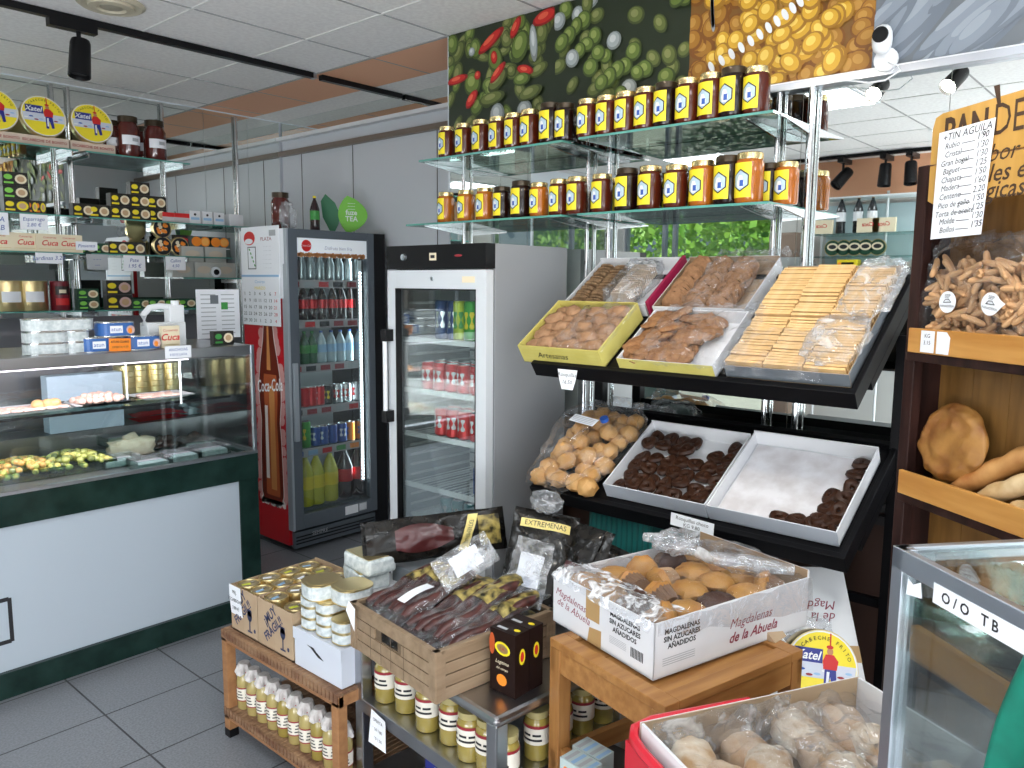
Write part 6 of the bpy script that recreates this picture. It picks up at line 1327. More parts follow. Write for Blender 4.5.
# ------------------------------------------------------------ steel table with the sausage crate
sa = R(84); SV = Vector((math.cos(sa), math.sin(sa), 0)); SN = Vector((SV.y, -SV.x, 0))
FS = frame((1.352, 1.235, 0), SN, SV)          # x away to the right, y away to the left
stb = thing('steel_table', 'stainless steel two tier table under the wooden crate', 'table', FS); SL, SD, SH, SZ = .665, .52, .58, .375
m = MB(); m.box(0, 0, SH-.03, SD, SL, SH, STEEL); obj('table_top', m, stb, bev=.012)
m = MB(); m.box(.01, .01, SZ-.025, SD-.01, SL-.0, SZ, STEEL); m.box(.0, .03, SZ-.04, .01, SL-.02, SZ+.002, STEEL); obj('lower_shelf', m, stb, bev=.002)
for x in (.0, SD-.04):
    for y in (.0, SL-.04): obj('leg', MB().box(x, y, 0, x+.04, y+.04, SH-.02, STEEL), stb, bev=.004)
obj('bottom_shelf', MB().box(.01, .01, .10, SD-.01, SL, .115, STEEL), stb)
bj = thing('mustard_jar', 'x', 'jar')
obj('jar_body', MB().lathe([(.030, 0), (.034, .005), (.034, .098), (.028, .112), (.026, .115)], SAUCE2, 20), bj); obj('lid', MB().lathe([(.029, .112), (.031, .114), (.031, .130), (.0001, .131)], K('pale_yellow_lid', (.42, .36, .16), .3), 18), bj)
l = MB(); l.lathe([(.0346, .045), (.0346, .088)], LAB, 20, caps=False); l.lathe([(.0349, .088), (.0349, .096)], DRED, 20, caps=False)
for a in (PI, PI*.72, PI*1.25):
    for k in range(2): l.wrap(.0350, a, .055+.013*k, .061+.013*k, lambda v: .014-.003*k, INK, 4, 1)
obj('label', l, bj); BJ = Kind(bj)
for i, px in enumerate((387, 407, 428, 452, 470, 489, 506)):
    x_, ofs = .055, 0
    o = FS @ Vector((.06+.012*(i % 2), 0, 0)); dr_ = FW+RT*((px-512)/FPX)-UP*((720-384)/FPX)
    t_ = ((o-CAM).dot(SN))/dr_.dot(SN); P = CAM+dr_*t_; BJ.put(T(P.x, P.y, SZ+.001, random.uniform(-.3, .3)) @ Matrix.Scale(1.06, 4), 'olive yellow sauce jar with cream label, %s from the left on the steel shelf' % ORD[i], 'sauce jars on the steel shelf')
for i in range(4): BJ.put(FS @ T(.20+.09*i, .06, SZ+.001) @ Matrix.Scale(1.06, 4), 'olive yellow sauce jar, %s from the front along the right end of the steel shelf' % ORD[i], 'sauce jars at the right end of the steel shelf')
m = MB(); m.grid(lambda u, v: (u*.075, -.004-.012*v*(1-u), -.10*v-.01*u), 4, 6, PAPER)
for i, s_ in enumerate(('OFERTA', '2.50 1.80', '2.50 1.50')):
    vs, fs = textmesh(s_); m.add([(.037+v.x*.014, -.0055-.012*((.022+.027*i)/.10)*.5, -.026-.027*i+v.y*.014) for v in vs], fs, INK)
q = frame(FS @ Vector((-.003, .56, SZ)), -SV, SN); tag(obj('price_tag', m, None, q), 'white handwritten tag hanging from the steel shelf edge', 'price tag')
fb = thing('snack_packet', 'dark blue printed packet on the bottom shelf of the steel table', 'packet', FS @ T(.10, .32, .117, R(90))); m = MB(); m.box(-.09, -.02, 0, .09, .02, .16, M_['deep_blue']); q = frame((-.09, .0205, 0), (1, 0, 0), (0, 0, 1)); q = Matrix(((-1, 0, 0, .09), (0, 0, 1, .0205), (0, 1, 0, 0), (0, 0, 0, 1))); m.disc(.09, .06, .05, .025, ORANGE, .0005, .4, M=q); m.text('Frito', .035, WHITE, .08, .12, .0007, .2, q, shear=.2); obj('packet_body', m, fb, bev=.004)
# wooden crate with plank walls
cr = thing('wooden_crate', 'grey brown wooden plank crate full of vacuum packed sausages', 'crate', I4)
c0, c1, c2 = [at(*q, 'z', SH+.001) for q in ((436, 704), (352, 646), (548, 652))]
e1 = (c1-c0); e2 = (c2-c0); L1, L2 = e1.length, e2.length; e1.normalize(); e2 = (e2-e1*e2.dot(e1)).normalized()
FCR = frame(c0, e2, e1); assert FCR[2][2] > .99      # x to the right, y to the left away
cr.matrix_world = FCR; HC = .135; GROOVE = K('crate_groove', (.13, .09, .055), .8)
def plankwall(nm, x0, y0, x1, y1, hole=False, cuts=()):
    m = MB(); dx, dy = x1-x0, y1-y0; L = math.hypot(dx, dy); q = frame((x0, y0, 0), (dx, dy, 0), (0, 0, 1))     # z = outward-ish
    for a, b_ in ((0, .032), (.035, .065), (.068, .098), (.101, HC)):
        if hole and a > .06 and b_ < .1: m.box(.012, a, -.006, L*.30, b_, 0, WOODC, q); m.box(L*.62, a, -.006, L-.012, b_, 0, WOODC, q)
        else: m.box(.0, a, -.006, L, b_, 0, WOODC, q)
    m.box(0, 0, -.009, L, HC-.002, -.006, GROOVE if not hole else WOODC, q) if not hole else (m.box(0, 0, -.009, L, .068, -.006, GROOVE, q), m.box(0, .098, -.009, L, HC-.002, -.006, GROOVE, q), m.box(0, .068, -.009, L*.36, .098, -.006, GROOVE, q), m.box(L*.56, .068, -.009, L, .098, -.006, GROOVE, q))
    for c_ in cuts: m.box(L*c_-.0012, .004, .0001, L*c_+.0012, HC*(.95 if c_ in (.0,) else .75), .0004, GROOVE, q)
    m.box(0, 0, -.012, .03, HC+.002, .002, WOODC, q); m.box(L-.03, 0, -.012, L, HC+.002, .002, WOODC, q); m.box(0, HC-.008, -.014, L, HC+.003, .002, WOODC, q); m.box(-.004, 0, -.016, .012, HC+.003, .0015, WOODC, q); m.box(L-.012, 0, -.016, L+.004, HC+.003, .0015, WOODC, q)
    obj(nm, m, cr, bev=.0012)
plankwall('long_wall', 0, L1, 0, 0, True, (.25, .38, .5, .65)); plankwall('end_wall', 0, 0, L2, 0); plankwall('long_wall', L2, 0, L2, L1); plankwall('end_wall', L2, L1, 0, L1)
obj('bottom', MB().box(.01, .01, .001, L2-.01, L1-.01, .008, WOODC), cr)
# sausages in vacuum bags
SAUS = K('dark_red_sausage', (.030, .006, .005), .35, col2=(.085, .018, .014), scale=45, coat=.3, bump=.3); HAMM = K('dark_cured_ham', (.040, .005, .006), .4, col2=(.075, .011, .012), scale=12, coat=.4)
BFOIL = K('black_foil', (.005, .005, .005), .2, spec=.28, col2=(.014, .012, .010), scale=30, bump=1, bscale=11); GFOIL = K('black_gold_print', (.012, .010, .006), .28, spec=.5, col2=(.44, .34, .10), scale=40, bump=.6); YFOIL = K('yellow_foil_label', (.78, .64, .22), .4)
def vacpack(p0, p1, wid, label, kind='saus', up=(0, 0, 1), seed=1, thick=.02, roll=0.0, lab=None, group='vacuum packed sausages in the crate'):
    """a flat vacuum bag between two points with what it holds"""
    p0, p1 = Vector(p0), Vector(p1); x = (p1-p0); L = x.length; M0 = frame(p0, x, Vector(up).cross(x)) @ Matrix.Rotation(roll, 4, 'X'); t = thing('vacuum_pack', label, 'sausage pack', M0, group); sd = Vector((seed*3.1, seed, 0))
    def surf(s_, k=1.0, base=0):
        def f(u, v):
            e = math.sin(PI*min(1, max(0, u*1.06-.03)))**.35*math.sin(PI*v)**.6; n_ = noise.noise(Vector((u*9, v*4, seed)))*.35+noise.noise(Vector((u*20, v*9, seed)))*.18
            return (u*L, (v-.5)*wid*(1+.08*noise.noise(Vector((u*5, 0, seed)))), base+s_*(thick*k*e*(1+n_))+.006*noise.noise(Vector((u*5, v*5, seed+9))))
        return f
    if kind == 'saus':
        n_ = 2 if wid > .075 else 1
        for k in range(n_):
            y = (k-(n_-1)/2)*wid*.42; pts = [(L*(.10+.8*i/9), y+.006*math.sin(i*1.3+k), .004+.003*math.sin(i+k)) for i in range(10)]; obj('sausage', MB().tube(pts, [.010]+[.0165+.001*math.sin(i*2.1) for i in range(8)]+[.009], SAUS, 10), t)
        m = MB(); m.grid(surf(1), 30, 12, FILM); m.grid(surf(-.5), 30, 12, FILM); obj('clear_film', m, t)
        m = MB(); m.grid(lambda u, v: surf(1.12)(.55+.42*u*(1-.3*abs(v-.5)), .12+.76*v), 16, 8, GFOIL); obj('printed_panel', m, t, label='black and gold printed panel')
    elif kind == 'black':
        m = MB(); m.grid(surf(1), 36, 18, BFOIL); m.grid(surf(-.6), 36, 18, BFOIL); obj('black_pouch', m, t)
        m = MB(); m.grid(lambda u, v: surf(1.18)(.80+.09*u, .12+.76*v), 6, 10, YFOIL); f_ = surf(1.26); vs, fs = textmesh('EXTREMEÑAS'); m.add([f_(.845+v.y*.075, .5-v.x*.105) for v in vs], fs, INK); obj('yellow_label', m, t)
        m = MB(); m.grid(lambda u, v: surf(1.12)(.15+.42*u, .2+.6*v), 14, 8, HAMM); obj('front_window', m, t) if lab else None
    elif kind == 'ham':
        m = MB(); m.grid(surf(1), 36, 24, BFOIL); m.grid(surf(-.6), 36, 24, BFOIL); obj('black_pouch', m, t)
        m = MB()
        m.grid(lambda u, v: (lambda uu, vv: surf(1.18)(uu, vv))(.22+.40*u, .5+(v-.5)*(.30+.35*math.sin(PI*u*.9+.4))), 18, 12, HAMM); obj('ham_slice', m, t, label='dark red cured ham showing through')
        m = MB(); m.grid(lambda u, v: surf(1.25)(.64+.07*u+.10*v, .10+.8*v), 6, 14, YFOIL); vs, fs = textmesh('EXTREMEÑAS')
        f_ = surf(1.32)
        def onlab(v): 
            vv = .5-v.x*.085; uu = .675+.10*(vv-.10)/.8+v.y*.045; return f_(uu, vv)
        m.add([onlab(v) for v in vs], fs, INK); obj('yellow_label', m, t)
        m = MB(); m.grid(lambda u, v: surf(1.22)(.80+.16*u, .15+.7*v), 8, 10, GFOIL); obj('gold_corner', m, t)
    elif kind == 'plain':
        m = MB(); m.grid(surf(1), 30, 16, BFOIL); m.grid(surf(-.5), 30, 16, BFOIL); obj('black_pouch', m, t)
        m = MB(); m.grid(lambda u, v: surf(1.1)(.1+.5*u, .25+.5*v), 10, 8, HAMM); obj('front_window', m, t)
    elif kind == 'silver':
        m = MB(); m.grid(surf(1), 30, 16, FILMH); m.grid(surf(-.5), 30, 16, FILMH); obj('clear_film', m, t); m = MB(); m.grid(lambda u, v: surf(.6)(.25+.5*u, .2+.6*v), 8, 8, PAPER); obj('white_panel', m, t)
    return t
def C(x, y, z): return FCR @ Vector((x*L2, y*L1, z))
ft = lambda fx, fy, z: C(fx, fy, z)
L6 = [((.03, .90, .115), (.80, .95, .185), .085, 'vacuum packed sausage farthest left in the crate'), ((.05, .76, .120), (.90, .80, .205), .095, 'vacuum packed pair of sausages with gold print, second from the left in the crate'),
      ((.04, .58, .128), (.84, .62, .215), .095, 'vacuum packed sausages with white tag across the middle of the crate'), ((.03, .42, .112), (.88, .44, .185), .095, 'vacuum packed sausage with bright gold print right of the white tag'),
      ((.05, .25, .115), (.98, .30, .205), .10, 'vacuum packed sausages with gold print, second from the right wall of the crate'), ((.06, .11, .105), (1.0, .13, .175), .085, 'vacuum packed sausages against the right wall of the crate')]
for i, (a, b_, w_, lb) in enumerate(L6): vacpack(ft(*a), ft(*b_), w_, lb, seed=2+i, thick=.024)
for i in range(6): vacpack(ft(.03, .12+.15*i, .055), ft(.97, .14+.145*i, .115), .10, 'vacuum packed sausages in the lower layer of the crate, %s from the right wall' % ORD[i], seed=12+i, thick=.024)
m = MB(); m.grid(lambda u, v: (u*.11, (v-.5)*.036, .012*math.sin(PI*u)*.5), 8, 4, PAPER); tag(obj('paper_tag', m, None, frame(ft(.16, .62, .172), ft(.55, .64, .20)-ft(.16, .62, .172), e1)), 'white paper tag lying on the sausages in the crate', 'price tag')
def facing(p): return (CAM-p).normalized()
def pouch(a, b_, wid, label, kind, seed, **k):
    p0, p1 = a, b_; vacpack(p0, p1, wid, label, kind, up=facing((p0+p1)/2), seed=seed, **k)
pouch(at(438, 578, 'z', .80), at(492, 545, 'z', .86), .10, 'crumpled clear and silver vacuum bag at the back of the crate', 'silver', 21, group='loose bags above the crate', thick=.012)
pouch(at(520, 605, 'z', .735), at(537, 540, 'x', 1.86), .12, 'clear vacuum bag with white panel standing in front of the black pouch', 'silver', 22, group='loose bags above the crate', thick=.008)
pouch(at(530, 612, 'x', 1.84), at(548, 512, 'x', 2.02), .22, 'tall black vacuum pouch with yellow label leaning behind the crate', 'black', 31, group='black ham pouches', thick=.02)
for i, (a, b_, lb) in enumerate((((552, 618), (588, 528), 'black vacuum pouch leaning right behind the labelled one'), ((562, 612), (604, 544), 'rear black vacuum pouch beside the white pastry box'))):
    p0, p1 = at(*a, 'x', 1.90+.03*i), at(*b_, 'x', 2.07+.03*i); vacpack(p0, p1, .13, lb, 'plain', up=facing(p0)+Vector((0, .5, 0)), seed=33+i, group='black ham pouches', thick=.022)
    vacpack(p0+Vector((.02, -.01, -.01)), p1+Vector((.02, -.01, 0)), .17, lb.replace('black vacuum pouch', 'black foil backed pouch').replace('rear', 'rearmost'), 'plain', up=facing(p0)+Vector((0, .5, 0)), seed=36+i, group='black ham pouches', thick=.014)
pouch(at(362, 545, 'z', .79), at(505, 527, 'z', .81), .145, 'large flat black pouch of cured ham with yellow band lying behind the crate', 'ham', 41, thick=.022, group='black ham pouches')
p0, p1 = at(385, 556, 'z', .78), at(470, 548, 'z', .79)
tag(obj('carton', MB().box(-.10, -.08, 0, .10, .08, .70-ZR, DKG), None, T((p0.x+p1.x)/2+.10, (p0.y+p1.y)/2+.10, ZR), bev=.003), 'dark carton behind the crate holding up the flat ham pouch', 'box')
tg2 = thing('plastic_bag', 'crumpled clear bag top above the black pouch', 'plastic bag', T(*at(546, 512, 'x', 2.00))); bag(tg2, .08, .11, .07, FILMH, 17, .9, 'crumpled_film')
tag(obj('carton', MB().box(-.16, -.20, 0, .16, .20, .60, DKG), None, T(2.14, 1.46, 0), bev=.003), 'dark carton behind the crate under the leaning pouches', 'box')

# small dark tea cartons beside the crate
q0, q1 = at(490, 688, 'z', SH+.001), at(528, 706, 'z', SH+.001); ee = (q1-q0).normalized(); FT = frame(q0, ee, Vector((-ee.y, ee.x, 0))); assert FT[2][2] > .99
DKB = K('dark_brown_carton', (.014, .006, .005), .4, spec=.2); SUN_ = K('sunset_print', (.45, .08, .02), .4)
for i in range(2):
    w, d_, h = .088, .055, .172; t = thing('sausage_carton', ('dark brown carton with yellow oval label at the corner of the steel table', 'second dark brown carton behind the first beside the crate')[i], 'box', FT @ T(.0, .057*i, 0), 'dark brown cartons')
    m = MB(); m.box(0, 0, 0, w, d_, h, DKB); q = frame((0, -.0004, 0), (1, 0, 0), (0, 0, 1)); m.disc(w*.5, h*.72, .027, .018, YEL, 0, -.1, M=q); m.disc(w*.5, h*.72, .020, .012, GOLD, .0003, -.1, M=q); m.text('LA', .012, RED, w*.5, h*.72, .0006, 0, q); m.text('Legitima', .014, CREAM, w*.5, h*.50, .0004, 0, q, shear=.3); m.text('del campo', .010, CREAM, w*.5, h*.40, .0004, 0, q, shear=.3); m.disc(w*.48, h*.22, .018, .016, ORANGE, .0003, M=q); m.disc(w*.08, h*.75, .010, .03, SUN_, .0002, M=q)
    q = frame((w+.0004, 0, 0), (0, 1, 0), (0, 0, 1)); m.disc(d_*.5, h*.62, .012, .022, YEL, 0, M=q); m.disc(d_*.5, h*.62, .007, .014, RED, .0003, M=q)
    m.box(.012, .012, h, .045, .022, h+.0004, GRAYC); m.disc(.070, .028, .010, .007, YEL, h+.0004)
    obj('carton_body', m, t, bev=.001)

# ------------------------------------------------------------ light wood table with the big white pastry box
TH = .75
tq = [at(*q, 'z', TH) for q in ((550, 637), (665, 707), (804, 650))]
ex = (tq[0]-tq[1]); W1 = ex.length; ex.normalize(); ey = (tq[2]-tq[1]); ey = (ey-ex*ey.dot(ex)).normalized(); FTb = frame(Vector((tq[1].x, tq[1].y, 0)), ey, ex); assert FTb[2][2] > .99
WD = (tq[2]-tq[1]).length
ltb = thing('wooden_table', 'varnished light wood side table carrying the white pastry box', 'table', FTb)   # x away to the right, y to the left
m = MB(); m.box(.0, 0, TH-.022, .045, W1, TH, WOODL); m.box(WD-.045, 0, TH-.022, WD, W1, TH, WOODL); m.box(.045, 0, TH-.022, WD-.045, .045, TH, WOODL); m.box(.045, W1-.045, TH-.022, WD-.045, W1, TH, WOODL)
obj('top_frame', m, ltb, bev=.002)
m = MB(); 
for k in range(3): m.box(.046, .046+k*(W1-.092)/3, TH-.026, WD-.046, .046+(k+1)*(W1-.092)/3-.002, TH-.008, WOODL)
KN = K('wood_knot', (.16, .06, .02), .5)
for a in ((.28, .12, .014, .009), (.40, .20, .016, .01)): m.disc(a[0], a[1], a[2], a[3], KN, TH-.0076, 0); m.disc(a[0], a[1], a[2]*.45, a[3]*.45, WOODL, TH-.0073, 0)
obj('top_boards', m, ltb)
m = MB(); m.box(.004, .0, TH-.085, .022, W1, TH-.022, WOODL); m.box(.0, .004, TH-.085, WD, .022, TH-.022, WOODL); m.box(WD-.022, 0, TH-.085, WD, W1, TH-.022, WOODL); m.box(0, W1-.022, TH-.085, WD, W1-.004, TH-.022, WOODL); obj('apron', m, ltb, bev=.002)
for x in (0, WD-.04):
    for y in (0, W1-.04): obj('leg', MB().box(x, y, 0, x+.04, y+.04, TH-.022, WOODLL), ltb, bev=.002)
obj('lower_rail', MB().box(.0, .01, .40, WD, .03, .45, WOODL).box(0, W1-.03, .40, WD, W1-.01, .45, WOODL).box(.01, .0, .42, .03, W1, .46, WOODL), ltb)
# white pastry carton
bq = [at(*q, 'z', TH+.001) for q in ((653, 681), (553, 620), (772, 598))]
o0 = bq[0]; ex = bq[1]-o0; w1 = ex.length; ex.normalize(); ey = bq[2]-o0; ey = (ey-ex*ey.dot(ex)).normalized(); FP = frame(o0, ey, ex); d1 = .55; hB = .135
pb = thing('pastry_box', 'big open white carton of muffins wrapped in plastic on the light wood table', 'box', FP)
def wprint(m, q, w, h, side):
    if side == 0:
        m.text('Magdalenas', .028, M_['wine_text'], w*.20, h*.62, 0, -.08, q, shear=.3); m.text('de la Abuela', .028, M_['wine_text'], w*.23, h*.42, 0, -.08, q, shear=.3)
        m.flat([(w*.36, h*.45), (w*.50, h*.45), (w*.50, h), (w*.36, h)], KRAFT, .0, q); m.flat([(w*.38, 0), (w*.52, 0), (w*.52, h*.34), (w*.40, h*.30)], KRAFT, .0, q)
        for i, s_ in enumerate(('MAGDALENAS', 'SIN AZUCARES', 'AÑADIDOS')): m.text(s_, .0165, INK, w*.74, h*(.78-.135*i), 0, 0, q, bold=.035)
        for k in range(5): m.flat([(w*.60, h*(.36-.03*k)), (w*.76, h*(.36-.03*k)), (w*.76, h*(.37-.03*k)), (w*.60, h*(.37-.03*k))], GRAYC, 0, q)
        for k in range(9): m.flat([(w*.80+k*.005, h*.20), (w*.80+k*.005+.003, h*.20), (w*.80+k*.005+.003, h*.38), (w*.80+k*.005, h*.38)], INK, 0, q)
    else:
        for i, s_ in enumerate(('MAGDALENAS', 'SIN AZUCARES', 'AÑADIDOS')): m.text(s_, .0175, INK, w*.16, h*(.80-.135*i), 0, 0, q, bold=.035)
        m.text('Magdalenas', .034, M_['wine_text'], w*.60, h*.55, 0, 0, q, shear=.35); m.text('de la Abuela', .036, M_['wine_text'], w*.62, h*.28, 0, 0, q, shear=.35, bold=.02)
        for k in range(4): m.flat([(w*.05, h*(.32-.04*k)), (w*.24, h*(.32-.04*k)), (w*.24, h*(.335-.04*k)), (w*.05, h*(.335-.04*k))], GRAYC, 0, q)
th = .004
m = MB(); m.box(0, 0, 0, th, w1, hB, BOXW); wprint(m, Matrix(((0, 0, -1, -.0005), (-1, 0, 0, w1), (0, 1, 0, 0), (0, 0, 0, 1))), w1, hB, 0); obj('front_wall', m, pb)
m = MB(); m.box(0, 0, 0, d1, th, hB, BOXW); wprint(m, Matrix(((1, 0, 0, 0), (0, 0, -1, -.0005), (0, 1, 0, 0), (0, 0, 0, 1))), d1, hB, 1); obj('side_wall', m, pb)
obj('side_wall', MB().box(0, w1-th, 0, d1, w1, hB, BOXW), pb); obj('back_wall', MB().box(d1-th, th, 0, d1-th/2, w1-th, hB+.02, CARDD).box(d1-th/2, 0, 0, d1, w1, hB+.02, BOXW), pb); obj('bottom', MB().box(0, 0, 0, d1, w1, .004, BOXW), pb)
obj('inner_layer', MB().box(.01, .01, .004, d1-.01, w1-.01, .055, CARDD), pb)
MUF = K('muffin_top', (.40, .17, .04), .5, col2=(.56, .30, .08), scale=18, bump=.4); CUP = K('brown_paper_cup', (.17, .095, .055), .6, col2=(.26, .15, .09), scale=10); CUP2 = K('pale_paper_cup', (.42, .27, .16), .6); MUFD = K('chocolate_muffin', (.07, .03, .02), .5, bump=.3, scale=20)
def muffin(top, cupm):
    t = thing('muffin', 'x', 'muffin'); 
    def f(u, v):
        a = 2*PI*u; r_ = (.024+.010*v)*(1+.035*math.sin(a*22)); return (r_*math.cos(a), r_*math.sin(a), .036*v)
    m = MB(); m.grid(f, 88, 2, cupm); m.lathe([(.0001, 0), (.024, 0)], cupm, 20, caps=False); obj('paper_cup', m, t)
    obj('muffin_top', MB().ell((0, 0, .036), (.036, .036, .018), top, 18, 9, nz=.18, nf=1.3), t); return Kind(t)
MK = [('golden muffin in a pale paper cup', muffin(MUF, CUP2)), ('golden muffin in a brown paper cup', muffin(MUF, CUP)), ('dark chocolate muffin in a paper cup', muffin(MUFD, CUP))]
n = 0
for i in range(5):
    for j in range(4):
        lb, kd = MK[[0, 1, 0, 2, 1, 0, 1][(i*5+j*3) % 7]]; side = (i*2+j*3) % 5 in (0, 3)
        kd.put(FP @ T(.065+i*.100+random.uniform(-.006, .006), .055+j*(w1-.11)/3+random.uniform(-.004, .004), .060 if not side else .100, random.random()*6) @ (T(0, 0, 0) if not side else Matrix.Rotation(R(random.choice((80, 100, 75))), 4, 'Y') @ T(0, 0, -.03)) @ Matrix.Scale(1.36, 4), lb+', %s row from the front, %s from the right' % (ORD[i], ORD[j]), 'muffins in the white pastry box')
pw = thing('plastic_wrap_sheet', 'clear plastic wrap over the muffins, bunched at the back of the white box', 'plastic wrap', FP)
sheet(pw, d1*.98, w1*.98, hB+.008, FILML, .016, .02, 31, 'stretched_film', .005, .004)
# milky fold draped over the front edge and its flap on the front right corner
m = MB(); m.grid(lambda u, v: (-.012-.006*math.sin(u*14)*v+.13*(1-v)**1.3 if v < .99 else -.012, w1*(.02+.96*u), hB+.020*math.sin(PI*min(1, (1-v)*1.1))+.010*noise.noise(Vector((u*7, v*5, 3)))-.022*v**3*(1-.5*u)), 40, 16, film('thick_milky_film', haze=.36, gl_=.02, scale=30, bump=.4)); obj('front_fold', m, pw)
m = MB(); m.grid(lambda u, v: (d1*(.0+1.0*u), -.010-.008*abs(math.sin(u*11))*v, hB+.004-(.03+.06*u)*v+.01*noise.noise(Vector((u*8, v*3, 5)))), 36, 8, FILM); obj('side_fold', m, pw)
m = MB(); m.tube([(d1*.55, w1*.95, hB+.05), (d1*.62, w1*.75, hB+.055), (d1*.68, w1*.5, hB+.03), (d1*.80, w1*.25, hB+.03), (d1*.93, w1*.05, hB+.02)], [.012, .022, .016, .022, .014], FILMH, 12); obj('twisted_fold', m, pw)
bag(pw, .14, .12, .06, FILMH, 41, .9, 'bunched_film', T(d1*.68, w1*.80, hB+.01)); bag(pw, .16, .26, .045, FILM, 43, .8, 'loose_film', T(d1*.85, w1*.45, hB-.005))
# pale packets on the floor side under the light wood table
pk_ = thing('milk_carton', 'x', 'box'); m = MB(); PKB = K('pale_teal_carton', (.50, .60, .60), .5); m.box(-.035, -.055, 0, .035, .055, .13, PKB); q = Matrix(((0, 0, -1, -.0355), (-1, 0, 0, .055), (0, 1, 0, 0), (0, 0, 0, 1))); m.text('Le Pan', .026, BLUE, .055, .06, 0, -.08, q, shear=.25); m.text('Blanco', .022, BLUE, .055, .035, 0, -.08, q, shear=.25); m.disc(.025, .10, .010, .010, ORANGE, 0, M=q)
for k in range(4): m.box(-.030, -.05+k*.026, .13, .030, -.036+k*.026, .1305, GRAYC if k % 2 else LBLUE)
obj('carton_body', m, pk_, bev=.002); PKK = Kind(pk_)
p = at(570, 792, 'z', .40)
for i in range(2): PKK.put(T(p.x+.03+.062*i, p.y-.01+.008*i, .368, R(-6)) @ Matrix.Scale(.82, 4), ('pale teal carton standing under the wooden table, nearer one', 'pale teal carton standing under the wooden table, farther one')[i], 'pale cartons under the wooden table')
sb = thing('floor_carton', 'dark grey carton under the wooden table beneath the pale cartons', 'box', T(p.x+.09, p.y, 0)); obj('carton_body', MB().box(-.06, -.07, 0, .20, .09, .366, K('dark_grey_carton', (.09, .09, .09), .7)), sb)

# ------------------------------------------------------------ bread box in the red basket, bottom right
BZ = .80; ab = R(55)
g0 = at(640, 722, 'z', BZ); g1 = at(858, 676, 'z', BZ); gx = (g1-g0); BW = gx.length; gx.normalize(); gy = Vector((gx.y, -gx.x, 0)); FBX = frame(Vector((g0.x, g0.y, 0)), gx, -gy); assert FBX[2][2] > .99     # x right, y away; box extends to -y
BD = .46; bh = .17; z0 = BZ-bh
bb_ = thing('bread_box', 'open white carton of floury bread rolls under plastic at the bottom right', 'box', FBX @ T(0, 0, z0))
obj('back_wall', MB().box(0, -.005, 0, BW, -.0025, bh, CARD).box(0, -.0025, 0, BW, 0, bh, BOXW), bb_)
for x, nm in ((0, 'side_wall'), (BW-.006, 'side_wall')): obj(nm, MB().box(x, -BD, 0, x+.006, -.005, bh, BOXW), bb_, bev=.001)
obj('front_wall', MB().box(0, -BD, 0, BW, -BD+.004, bh, BOXW), bb_); obj('bottom', MB().box(0, -BD, 0, BW, 0, .004, BOXW), bb_); obj('inner_layer', MB().box(.008, -BD+.008, .004, BW-.008, -.008, .05, CARD), bb_)
FLOUR = K('floury_roll', (.44, .26, .12), .85, col2=(.78, .70, .56), scale=17, bump=.25)
FLOUR2 = K('brown_floury_roll', (.40, .22, .10), .85, col2=(.68, .56, .42), scale=11, bump=.25)
rl1 = [Kind(tag(obj('bread_roll', MB().ell((0, 0, .03), (.080, .046, .034), f_, 22, 13, nz=.16, nf=1.0, e=.85)), 'x', 'bread roll')) for f_ in (FLOUR, FLOUR2)]
for i in range(4):
    for j in range(5):
        rl1[(i+j) % 2].put(FBX @ T(.085+i*(BW-.17)/3+random.uniform(-.012, .012), -.06-j*.082+random.uniform(-.012, .012), z0+.055+random.uniform(0, .022)+(.014 if (i*3+j) % 4 == 0 else 0), random.uniform(.6, 1.8), random.uniform(-.25, .25), random.uniform(-.25, .25)), 'floury bread roll, %s column from the left, %s from the back wall' % (ORD[i], ORD[j]), 'floury bread rolls in the open carton')
bp = thing('plastic_wrap_sheet', 'crumpled clear plastic over the floury rolls with raised folds', 'plastic wrap', FBX @ T(0, -BD, z0))
sheet(bp, BW*.96, BD*.93, bh-.012, FILML, .020, .02, 51, 'crumpled_film', .01, .01, 1.6, 50, 40); sheet(bp, BW*.50, BD*.62, bh+.008, FILM, .024, .05, 57, 'raised_fold', BW*.30, BD*.30, 1.8, 40, 30)
m = MB(); m.grid(lambda u, v: (BW*(.02+.60*u), BD*.965-.015*v, bh*.45+bh*.62*v+.010*noise.noise(Vector((u*6, v*3, 1)))), 30, 6, film('grey_film', (.7, .7, .7), .25, .25)); obj('back_film', m, bp)
# red basket under it
rb = thing('red_basket', 'red plastic basket with thick rim around the bread carton', 'basket', FBX @ T(0, -BD, 0)); RP = K('red_plastic', (.62, .012, .03), .3, coat=.4)
rim = [(-.022, -.02, BZ-.03), (-.022, BD-.05, BZ-.03), (-.018, BD-.01, BZ-.028), (-.002, BD+.016, BZ-.024), (.04, BD+.022, BZ-.018), (BW*.5, BD+.020, BZ-.02), (BW-.30, BD+.018, BZ-.035)]
m = MB(); m.tube(rim, .011, RP, 8); obj('rim', m, rb)
m = MB(); 
m.box(-.028, -.02, .46, -.020, BD+.0, BZ-.035, RP); m.box(-.02, BD+.012, .46, BW*.6, BD+.020, BZ-.045, RP); m.box(-.028, -.02, .46, BW, BD+.012, .465, RP)
obj('basket_wall', m, rb)
sc = thing('bag_under_carton', 'crumpled clear bag between the red basket and the bread carton', 'plastic bag', FBX @ T(-.012, -BD*.45, z0+.02)); bag(sc, .018, .30, .12, FILMH, 61, .7, 'crumpled_film')
tbp = thing('support_stool', 'dark low stool carrying the red basket', 'stool', FBX @ T(0, -BD, 0)); m = MB(); m.box(0, 0, .43, BW, BD, .458, BLACKP)
obj('seat', m, tbp)
for x in (.01, BW-.05):
    for y in (.01, BD-.05): obj('leg', MB().box(x, y, 0, x+.04, y+.04, .43, BLACKP), tbp)
